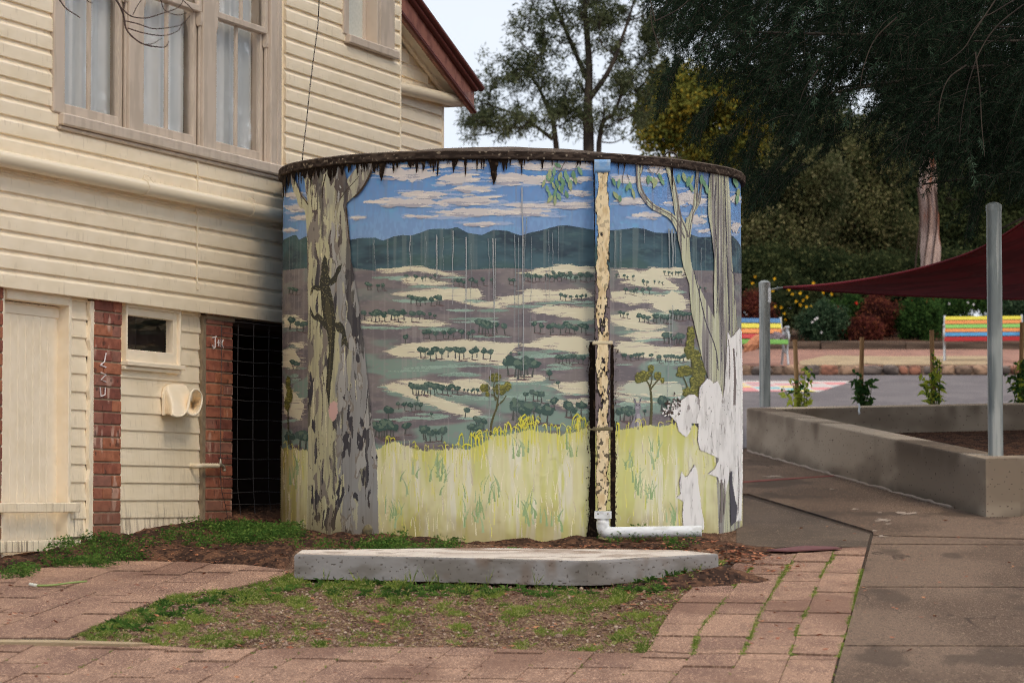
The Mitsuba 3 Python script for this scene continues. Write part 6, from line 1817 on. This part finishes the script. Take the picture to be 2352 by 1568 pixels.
# distant shed roof that shows over the lid
mat('shed_roof', C(190, 182, 182), 0.7)
sd = thing('distant_shed', 'pale roof of a shed far behind the tank lid', 'shed')
qa, qb = D3(1585, 352, 96), D3(1648, 350, 96)
obj('roof', extr([(96, qa[2] - 0.1), (98, qa[2] + 0.14), (100, qa[2] - 0.1)], qa[0] - 3, qb[0], lambda v: v[:, [2, 0, 1]]), 'shed_roof', sd)
obj('wall', box(qa[0] - 2.8, qb[0] - 0.1, 96.4, 99.6, float(gz(0, 96)) - 0.3, qa[2] - 0.1), 'shed_roof', sd)

# the big dark conifer that hangs in from the right
r = np.random.default_rng(91)
ENV = sg.Polygon(arr('1480,-120 1470,20 1485,70 1510,110 1550,150 1590,185 1640,225 1690,275 1730,315 1765,350 1800,390 1850,400 1885,360 1905,330 1960,330 2000,370 2040,420 2090,445 2150,450 2190,440 2260,440 2300,480 2420,540 2560,560 2560,-120')).difference(sg.Polygon(ell(1935, 285, 62, 52, 14, 0.2, 3))).difference(sg.Polygon(ell(2062, 210, 26, 22, 12, 0.2, 4)))
FING = [arr('1745,300 1720,350 1700,390'), arr('1800,370 1755,405 1715,432'), arr('1850,380 1800,410 1755,425'), arr('1640,230 1610,262 1590,285'), arr('1560,130 1530,170 1508,205'), arr('1700,290 1665,322 1640,345'), arr('2260,430 2240,470 2230,505')]
con = thing('conifer', 'large dark conifer whose drooping branches fill the upper right', 'conifer')
ct = np.array([[7.2, 27.5, float(gz(0, 27.5))], [7.15, 27.4, 3.5], [7.1, 27.3, 7.0], [7.05, 27.2, 12.0]])
obj('trunk', tube(smooth_path(ct, 20), np.linspace(0.42, 0.16, 20), 16), 'bark_dark', con, smooth=True)
limbs, twigs, nb, nd, nl = [], [], [], [], []
tips = []


def spray(p, direction, L, dens, tip=False):
    """a needle covered twig that droops"""
    n = 8
    t = np.linspace(0, 1, n)[:, None]
    d = direction / np.linalg.norm(direction)
    q = p + d * L * t + np.array([0, 0, -0.45]) * L * t**2
    twigs.append(tube(q, np.linspace(0.0022, 0.001, n), 3, cap=False))
    k = int(dens * L)
    s = r.uniform(0, 1, k)
    b = np.stack([np.interp(s, t[:, 0], q[:, i]) for i in range(3)], 1)
    tan = np.gradient(q, axis=0)
    tn = np.stack([np.interp(s, t[:, 0], tan[:, i]) for i in range(3)], 1)
    tn /= np.linalg.norm(tn, axis=1, keepdims=True)
    dd = r.normal(size=(k, 3))
    dd /= np.linalg.norm(dd, axis=1, keepdims=True)
    (tips if tip else nb).append((b, dd + tn * 0.9))
    return q


def point_in(g):
    x0, y0, x1, y1 = g.bounds
    while True:
        x, y = r.uniform(x0, x1), r.uniform(y0, y1)
        if g.contains(sg.Point(x, y)):
            return x, y


heads = []
for i in range(34):
    x, y = point_in(ENV)
    if x > 2330:
        x -= 200
    Y = r.uniform(22.5, 28.5)
    e = D3(x, y, Y)
    k = np.clip((e[2] - 1.0) * 1.25, 2.6, 9.0)
    s = np.array([7.1, 27.3, k + r.uniform(0.2, 0.9)])
    m1 = s + (e - s) * 0.45 + [0, 0, 0.25]
    p = smooth_path(np.array([s, m1, e]), 26)
    limbs.append(tube(p, np.linspace(0.045, 0.008, 26), 6))
n_s = 0
for Y0, cnt in ((22.8, 560), (25.0, 760), (27.4, 760), (29.5, 620)):
    for i in range(cnt):
        x, y = point_in(ENV)
        Y = Y0 + r.uniform(-1.0, 1.0)
        d = np.array([-r.uniform(0.2, 1.0), r.normal() * 0.5, -r.uniform(-0.1, 0.8)])
        L = r.uniform(0.22, 0.5)
        p = D3(x, y, Y) - d / np.linalg.norm(d) * L + [0, 0, 0.40 * L]
        q = spray(p, d, L, 300)
        for k in range(3):
            j = r.integers(1, 6)
            spray(q[min(j, 4)], d + r.normal(size=3) * 0.8, L * r.uniform(0.3, 0.5), 280)
for f in FING:
    for k in range(16):
        Y = r.uniform(23, 27)
        a, b = f[0] + r.normal(size=2) * 9, f[-1] + r.normal(size=2) * 10
        A_, B_ = D3(*a, Y), D3(*b, Y)
        spray(A_, B_ - A_, np.linalg.norm(B_ - A_), 300)
        spray((A_ + B_) / 2, B_ - A_ + r.normal(size=3) * 0.2, 0.18, 300)
for x, y in arr('2010,140 2025,155 1960,85 2050,140 2100,160 1945,235 1965,250 1932,240 1985,300 2130,125 2180,225 1880,205 1860,150 1800,130 2250,340 2230,380 1840,330 1780,270 1690,120 1650,200 1730,60 1850,40 1880,20 1910,30 2120,120 2210,300 1700,240 2000,250 2140,320 1760,180 1620,120 1580,70'):
    p = D3(x, y - 26, 22.0 + r.uniform(-0.4, 0.4))
    if r.random() < 0.62:
        spray(p, np.array([-0.35 + r.normal() * 0.5, 0, -0.8]), r.uniform(0.07, 0.15), 380, True)
for pth in ('2352,10 2290,60 2250,120 2225,190 2210,260 2203,330', '2300,-20 2240,70 2215,110 2180,140 2160,150', '2220,150 2180,180 2160,230 2155,290', '2240,120 2250,200 2255,290 2262,360', '2060,40 2010,90 1985,150 1975,200', '1880,160 1850,200 1835,240', '1505,50 1498,20 1488,-30', '1508,48 1560,20 1600,-20', '1515,110 1498,60 1494,20', '2330,0 2280,30 2260,40 2235,70'):
    a = arr(pth)
    limbs.append(tube(smooth_path(np.array([D3(*q, 21.8) for q in a]), 20), np.linspace(0.006, 0.002, 20), 5))
obj('limb', cat(limbs), 'bark_dark', con, smooth=True)
obj('twig', cat(twigs), 'bark_dark', con)
for nm, src, m_ in (('foliage', nb, 'needle'), ('shoot_tips', tips, 'needle_tip')):
    b, d = np.vstack([s[0] for s in src]), np.vstack([s[1] for s in src])
    v, f = blades(b, d, r.uniform(0.030, 0.055, len(b)), r.uniform(0.004, 0.0075, len(b)))
    obj(nm, (v, f), m_, con, kind='stuff')

# bare twigs in the upper left
bt = thing('bare_tree', 'bare reddish twigs hanging in front of the house windows', 'tree')
ms = []
for s, a, b, Y in (('190,-200 225,-60 267,0 283,33 290,67 310,90 333,103 360,108 380,108 388,95', 0.0058, 0.0022, 16.5), ('286,48 316,55 350,66 380,65 417,57 437,36', 0.0032, 0.0016, 16.5), ('293,65 333,77 376,82 407,72 420,53', 0.0032, 0.0016, 16.5), ('277,17 300,37 333,42 367,33 410,17 425,-10', 0.0034, 0.0018, 16.4), ('305,35 318,10 340,-20', 0.0026, 0.0015, 16.4), ('60,-160 100,-60 137,0 152,20 170,32 185,42', 0.0045, 0.0022, 16.3), ('360,-60 372,10 385,28 410,35 430,30', 0.0028, 0.0016, 16.6), ('190,-30 200,0 212,8', 0.003, 0.0018, 16.3), ('330,103 352,100 372,88', 0.0022, 0.0014, 16.5), ('285,20 290,-10 310,-40', 0.0028, 0.0018, 16.4), ('400,-30 420,0 440,20 446,30', 0.0025, 0.0014, 16.5)):
    p = smooth_path(np.array([D3(*q, Y) for q in arr(s)]), 40)
    rad = np.linspace(a, b, 40) * (1 + 0.25 * (np.arange(40) % 4 == 0))
    ms.append(tube(p, rad, 6))
obj('twig', cat(ms), 'bark_twig', bt, smooth=True)
tp0 = np.array([-4.6, 14.5, float(gz(0, 14.5))])
obj('trunk', tube(smooth_path(np.array([tp0, tp0 + [0.2, 0.2, 2.0], D3(190, -200, 16.5) + [-1.0, -0.5, 0.3], D3(190, -200, 16.5)]), 24), np.linspace(0.10, 0.006, 24), 10), 'bark_twig', bt, smooth=True)
obj('limb', tube(smooth_path(np.array([tp0 + [0.2, 0.2, 2.0], D3(60, -160, 16.3) + [-0.8, -0.3, 0.3], D3(60, -160, 16.3)]), 16), np.linspace(0.05, 0.0045, 16), 8), 'bark_twig', bt, smooth=True)

# staked saplings behind the far planter wall
mat('stake_wood', bark_fn((188, 148, 104), (164, 124, 84)), 0.8)
mat('tie', C(52, 44, 40), 0.8)
mat('green_stem', C(92, 104, 58), 0.7)
YSP = 31.6
SAP = [(1834, 1826, 780, 'citrus_young', 'young leaves and a stake, first sapling from the left', [(1815, 870, 26, 20), (1850, 862, 24, 26), (1838, 890, 16, 16)], 1), (1976, 1980, 774, 'citrus_dark', 'dense dark leaves, second sapling from the left', [(1975, 868, 24, 16), (1990, 885, 22, 20), (1968, 890, 14, 14)], 2), (2144, 2140, 758, 'citrus_young', 'sparse pale leaves, third sapling from the left', [(2145, 818, 18, 12), (2128, 862, 16, 22), (2150, 850, 16, 20), (2122, 880, 12, 18)], 3), (2342, 2348, 740, 'citrus_dark', 'dark leaves at the right edge of the photo', [(2332, 850, 22, 30), (2335, 878, 20, 20), (2350, 840, 16, 20)], 4)]
for i, (xb, xt, yt, lf, lab, blobs, sd_) in enumerate(SAP):
    rs = np.random.default_rng(200 + i)
    g0 = D3(xb, 960, YSP)
    g0[2] = float(gz(0, YSP)) + 0.1
    top_ = D3(xt, yt, YSP)
    lean = np.array([top_[0] - (top_[0] - g0[0]) * 0, YSP, top_[2]])
    tag(obj('wooden_stake', tube(np.array([g0, g0 + (lean - g0) * 0.5, lean]), 0.022, 8), 'stake_wood', smooth=40), f'wooden stake of the sapling with {lab}', 'stake', 'stakes of the saplings')
    s = thing('citrus_sapling', f'small citrus sapling with {lab}', 'sapling', 'saplings behind the planter')
    b = g0 + [0.05, -0.02, 0]
    ms, lv, ld = [], [], []
    for x, y, rx, ry in blobs:
        c = D3(x, y, YSP - 0.05)
        for k in range(3):
            e = c + rs.normal(size=3) * np.array([rx, 12, ry]) * 0.4 * YSP / FP
            p = smooth_path(np.array([b, b + (e - b) * 0.5 + [0, 0, 0.03], e]), 10)
            ms.append(tube(p, np.linspace(0.007, 0.002, 10), 5))
            for q in range(13 if lf == 'citrus_young' else 20):
                j = rs.integers(4, 10)
                lv.append(p[j] + rs.normal(size=3) * 0.012)
                dd = rs.normal(size=3)
                dd[2] += 0.5
                ld.append(dd)
    obj('stem', cat(ms), 'green_stem', s, smooth=True)
    lv, ld = np.array(lv), np.array(ld)
    nk = len(lv)
    sel = rs.random(nk) < 0.75
    for nm, mk, mm_ in (('leaves', sel, lf), ('leaves', ~sel, 'citrus_dark' if lf == 'citrus_young' else 'citrus_young')):
        if i == 1 and nm == 'leaves' and mm_ == 'citrus_young':
            mm_ = 'bush_leaf'
        k = int(mk.sum())
        obj(nm, blades(lv[mk], ld[mk], rs.uniform(0.055, 0.105, k), rs.uniform(0.032, 0.055, k), bend=0.2), mm_, s)
    tz = g0[2] + (lean[2] - g0[2]) * 0.22
    tc = g0 + (lean - g0) * 0.22
    obj('tie', tube(np.array([tc + [0.035 * math.cos(a) + 0.02, 0.035 * math.sin(a), 0] for a in np.linspace(0, 6.28, 14)]), 0.006, 5), 'tie', s)
wt = np.array([D3(x, y, 30.4) for x, y in arr('1972,926 1974,934 1973,942 1974,951')])
obj('white_tie', tube(smooth_path(wt, 12), 0.009, 6), 'white_plastic', smooth=True, label='white strip of tie hanging over the far planter wall', cat='tie')


# ------------------------------------------------------------------ grass, weeds, litter
def in_poly(poly, n, r, keep=None):
    x0, y0, x1, y1 = poly.bounds
    out = []
    while len(out) < n:
        p = np.c_[r.uniform(x0, x1, n * 2), r.uniform(y0, y1, n * 2)]
        p = p[shapely.contains(poly, shapely.points(p))]
        if keep is not None:
            p = p[r.uniform(0, 1, len(p)) < keep(p)]
        out += list(p)
    return np.array(out[:n])


r = np.random.default_rng(301)
LP = sg.Polygon(LAWN)


def lawn_keep(p):
    k = 0.6 * meshkit.fbm(np.c_[p[:, 0] / 46, p[:, 1] / 15, p[:, 0] * 0], 3, 12) + 0.4 * meshkit.fbm(np.c_[p[:, 0] / 12, p[:, 1] / 4.5, p[:, 0] * 0], 2, 17)
    near = np.clip((1420 - p[:, 1]) / 90, 0, 1)
    left = np.clip((640 - p[:, 0]) / 250, 0, 1) * 0.6
    right = np.clip((p[:, 0] - 1380) / 120, 0, 1) * 0.5 * np.clip((1500 - p[:, 1]) / 60, 0, 1)
    return np.clip((k - 0.575 + 0.17 * np.maximum(np.maximum(near, left), right)) * 5, 0, 1)


pd = in_poly(LP, 27000, r, lawn_keep)
w3 = on_ground(pd)
w3[:, 2] += np.maximum(bed_z(w3[:, 0], w3[:, 1]), 0)
n = len(w3)
kk = meshkit.fbm(np.c_[pd[:, 0] / 38, pd[:, 1] / 13, pd[:, 0] * 0], 3, 12)
Lg = r.uniform(0.014, 0.034, n) * (0.7 + 1.5 * np.clip(kk - 0.42, 0, 0.4) * 2.4) * (1 + 0.5 * np.clip((1400 - pd[:, 1]) / 60, 0, 1))
obj('lawn_grass', blades(w3 + [0, 0, -0.004], np.c_[r.normal(size=(n, 2)) * 0.6, np.full(n, 1.0)], Lg, r.uniform(0.0022, 0.0045, n), bend=0.25), 'grass_leaf', label='patchy short green grass growing between the slab and the paving', cat='grass', kind='stuff')
pd2 = in_poly(LP, 5000, r, lambda p: 0.25 + 0.75 * lawn_keep(p))
d3_ = on_ground(pd2)
d3_[:, 2] += np.maximum(bed_z(d3_[:, 0], d3_[:, 1]), 0)
k = len(d3_)
obj('dead_grass', blades(d3_, np.c_[r.normal(size=(k, 2)), r.uniform(0.05, 0.7, k)], r.uniform(0.012, 0.04, k), r.uniform(0.0018, 0.0035, k), bend=0.3), 'straw', label='dry straw coloured blades among the green grass', cat='dead grass', kind='stuff')
# broad leaved weeds and longer tufts
pw = np.vstack([in_poly(sg.Polygon(arr('180,1455 260,1415 420,1375 700,1342 760,1345 520,1390 330,1450')).intersection(LP.buffer(-6)), 60, r), in_poly(sg.Polygon(arr('690,1335 1340,1352 1500,1345 1600,1320 1560,1360 1300,1372 760,1370')), 110, r), in_poly(sg.Polygon(arr('1406,1343 1500,1318 1640,1296 1640,1312 1500,1345')), 40, r)])
q = on_ground(pw)
q[:, 2] += np.maximum(bed_z(q[:, 0], q[:, 1]), 0)
base = np.repeat(q, 11, 0)
nn_ = len(base)

obj('lawn_weeds', blades(base, np.c_[r.normal(size=(nn_, 2)), r.uniform(0.3, 1.6, nn_)], r.uniform(0.03, 0.075, nn_), r.uniform(0.005, 0.011, nn_), bend=0.35), 'weed_leaf', label='green weeds and longer grass along the foot of the concrete slab', cat='weeds', kind='stuff')
TX = (745, 932, 945, 985, 1008, 1230, 1255, 1290, 1120, 825)
ORD = ('first', 'second', 'third', 'fourth', 'fifth', 'sixth', 'seventh', 'eighth', 'ninth', 'tenth')
for i, x in enumerate(TX):
    b = on_ground([(x, 1346 + (x % 7))])[0]
    k = 5
    obj('blade', blades(np.repeat(b[None], k, 0), np.c_[r.normal(size=k) * 0.25, r.normal(size=k) * 0.2, np.ones(k)], r.uniform(0.07, 0.15, k), r.uniform(0.004, 0.006, k), bend=0.12), 'grass_leaf', tag(num('grass_tuft'), f'tuft of tall grass blades at the front edge of the slab, {ORD[sorted(TX).index(x)]} from the left', 'grass tuft', 'grass tufts before the slab'))
# dandelion like rosette at the slab's side
b = on_ground([(1468, 1338)])[0]
k = 15
a = r.uniform(0, 2 * np.pi, k)
v = []
da = thing('rosette_weed', 'broad leaved green weed growing against the right side of the slab', 'weed')
for j in range(k):
    d = np.array([math.cos(a[j]), math.sin(a[j]) * 0.7, r.uniform(0.5, 1.5)])
    d /= np.linalg.norm(d)
    L, wd = r.uniform(0.08, 0.15), r.uniform(0.022, 0.034)
    t = np.linspace(0, 1, 7)[:, None]
    mid = b + d * L * t + np.array([0, 0, -0.05]) * t**2
    s = np.cross(d, [0, 0, 1.0])
    s /= np.linalg.norm(s)
    ww = wd * 0.5 * np.sin(np.pi * np.clip(t, 0.06, 0.97)) ** 0.7
    obj('leaf', grid(np.stack([mid - s * ww + [0, 0, 0.008], mid, mid + s * ww + [0, 0, 0.008]])), 'weed_leaf', da, smooth=True)
# weeds along the foot of the house and tank
WEED = [arr('8,1318 30,1300 70,1298 78,1308 50,1316'), arr('100,1285 160,1250 215,1236 300,1262 330,1275 240,1290 150,1292'), arr('205,1262 215,1200 240,1190 252,1240 250,1262'), arr('300,1262 440,1222 560,1218 640,1222 700,1238 760,1246 760,1252 560,1246 420,1250'), arr('480,1225 560,1214 690,1222 690,1234 540,1240'), arr('760,1248 880,1245 1000,1255 1000,1262 800,1258'), arr('860,1240 925,1232 930,1256 850,1262'), arr('1370,1228 1450,1226 1560,1236 1620,1240 1560,1248 1400,1240'), arr('990,1240 1050,1240 1040,1252 1000,1254')]
pts = []
for p, m_ in zip(WEED, (45, 230, 40, 170, 210, 70, 70, 40, 30)):
    pts.append(in_poly(sg.Polygon(p).buffer(3), m_, r))
pts = np.vstack(pts)
b = on_ground(pts, 0.03)
b[:, 2] = gz(b[:, 0], b[:, 1]) + bed_z(b[:, 0], b[:, 1])
base = np.repeat(b, 15, 0) + r.normal(size=(len(b) * 15, 3)) * [0.025, 0.02, 0.0] + np.c_[np.zeros((len(b) * 15, 2)), r.uniform(0, 0.055, len(b) * 15)]
k = len(base)
obj('wall_weeds', blades(base, np.c_[r.normal(size=(k, 2)), r.uniform(-0.2, 1.0, k)], r.uniform(0.014, 0.034, k), r.uniform(0.006, 0.014, k), bend=0.2), 'weed_leaf', label='low green weeds along the foot of the house and tank', cat='weeds', kind='stuff')
# moss and grass in the paving joints
ms_b = []
for L_, dens, a0, b0_ in ((R1, 5.5, 0, 1), (R2, 4.0, 0, 1), (R3, 4.5, 0, 1), (R4, 5.0, 0.2, 1)):
    ls = sg.LineString(L_)
    for t in r.uniform(a0, b0_, int(ls.length * dens)):
        q = ls.interpolate(t, normalized=True)
        if meshkit.fbm(np.array([[q.y / 22, L_[0, 0], 0.0]]), 2, 3)[0] > 0.36:
            ms_b.append((q.x + r.normal() * (2.0 if L_ is not R4 else 3.0), q.y + r.normal()))
for (a, b_) in LB:
    for t in r.uniform(0, 1, 16):
        if r.random() < 0.35:
            t = round(t * 4) / 4 + r.normal() * 0.02
            ms_b.append((a + (b_ - a) * t + r.normal() * 1.4, 1500 + 67 * t + r.normal() * 0.6))
ms_b = np.array(ms_b)
b = np.repeat(on_ground(ms_b), 4, 0)
k = len(b)
obj('joint_moss', blades(b + r.normal(size=(k, 3)) * [0.004, 0.02, 0], np.c_[r.normal(size=(k, 2)) * 0.8, np.ones(k)], r.uniform(0.012, 0.024, k), r.uniform(0.004, 0.008, k), bend=0.3), 'grass_leaf', label='green moss and fine grass in the joints of the paving', cat='moss', kind='stuff')
# fallen leaves, bark scraps, pebbles
LIT = [(LP, 420, 0.0), (sg.Polygon(arr('1380,1345 1640,1300 1660,1320 1560,1400 1480,1420 1400,1400')), 220, 0.0), (sg.Polygon(arr('800,1250 1640,1240 1760,1262 1760,1280 1655,1290 1640,1264 1091,1254 860,1260')), 700, 0.03), (sg.Polygon(arr('1640,1262 1860,1290 1850,1310 1720,1318 1650,1310')), 140, 0.008), (sg.Polygon(arr('300,1255 660,1262 660,1305 330,1290')), 90, 0.03), (sg.Polygon(arr('1800,1300 1960,1330 1900,1500 1640,1470')), 46, 0.014), (sg.Polygon(arr('1740,1110 2200,1200 2340,1300 2000,1560 1960,1300 1760,1200')), 70, 0.014), (sg.Polygon(arr('0,1330 560,1310 540,1345 200,1420 0,1460')), 50, 0.012), (sg.Polygon(arr('0,1490 1400,1505 1500,1565 0,1565')), 46, 0.012)]
bs = []
for p, m_, dz in LIT:
    q = on_ground(in_poly(p, m_, r), dz)
    if dz == 0.0:
        q[:, 2] += np.maximum(bed_z(q[:, 0], q[:, 1]), 0)
    if dz == 0.03:
        q[:, 2] = gz(q[:, 0], q[:, 1]) + bed_z(q[:, 0], q[:, 1]) + 0.004
    bs.append(q)
b = np.vstack(bs)
k = len(b)
az = r.uniform(0, 2 * np.pi, k)
nrm = np.c_[r.normal(size=(k, 2)) * 0.35, np.ones(k)]
sz = r.uniform(0.014, 0.042, k)
obj('leaf_litter', blades(b + [0, 0, 0.006], np.c_[np.cos(az), np.sin(az), r.uniform(-0.05, 0.3, k)], sz, sz * r.uniform(0.35, 0.8, k), normal=nrm), 'dead_leaf', label='brown fallen leaves scattered over soil grass and paving', cat='leaf litter', kind='stuff')
pq = in_poly(LP, 1500, r, lambda p: 1.05 - lawn_keep(p))
q = on_ground(pq)
ic = trimesh.creation.icosphere(0)
iv, if_ = np.array(ic.vertices), np.array(ic.faces)
sz = r.uniform(0.0025, 0.009, len(q)) * np.where(r.random(len(q)) < 0.05, 1.8, 1)
V_ = (q[:, None] + iv[None] * (sz[:, None, None] * r.uniform(0.6, 1.3, (len(q), 1, 3)))).reshape(-1, 3)
obj('gravel', (V_, (if_[None] + np.arange(len(q))[:, None, None] * len(iv)).reshape(-1, 3)), 'pebble', label='small pale stones scattered in the bare soil of the lawn', cat='gravel', kind='stuff')
# long strap leaves pulled up on the soil behind the slab
for i, s in enumerate(('1118,1252 1145,1250 1172,1256', '1135,1262 1180,1259 1240,1266', '1165,1238 1195,1240 1215,1246', '1085,1256 1130,1254')):
    pth = on_ground(arr(s), 0.06)
    pth[:, 2] = gz(pth[:, 0], pth[:, 1]) + bed_z(pth[:, 0], pth[:, 1]) + 0.012
    pth = smooth_path(pth, 12)
    wd = np.array([0, 0.006, 0.008])
    tag(obj('strap_leaf', grid(np.stack([pth - wd, pth + [0, 0, -0.004], pth + wd])), 'weed_leaf', smooth=True), ('long green strap leaf lying on the slab edge below the pipe, nearest the tank centre', 'longest green strap leaf lying on the soil just behind the slab', 'short green strap leaf leaning on the foot of the tank', 'pale green strap leaf at the left of the strap leaves')[i], 'leaf', 'strap leaves on the soil')
# dry grass in the dark opening
dg = thing('dry_grass', 'tuft of dry brown grass behind the wire mesh', 'grass')
bb, dd = [], []
q0 = np.array([wall([(x, 1216)], -0.10)[0][0] for x in (540, 628)])
for i in range(150):
    s = r.uniform(q0[0], q0[1])
    bb.append(wmap(np.array([[s, 0.02, -0.10 + r.normal() * 0.03]]))[0])
    dd.append([r.normal() * 0.3, r.normal() * 0.3, 1.0])
obj('stem', blades(np.array(bb), np.array(dd), r.uniform(0.06, 0.24, 150), r.uniform(0.002, 0.004, 150), bend=0.25), 'dry_stem', dg)
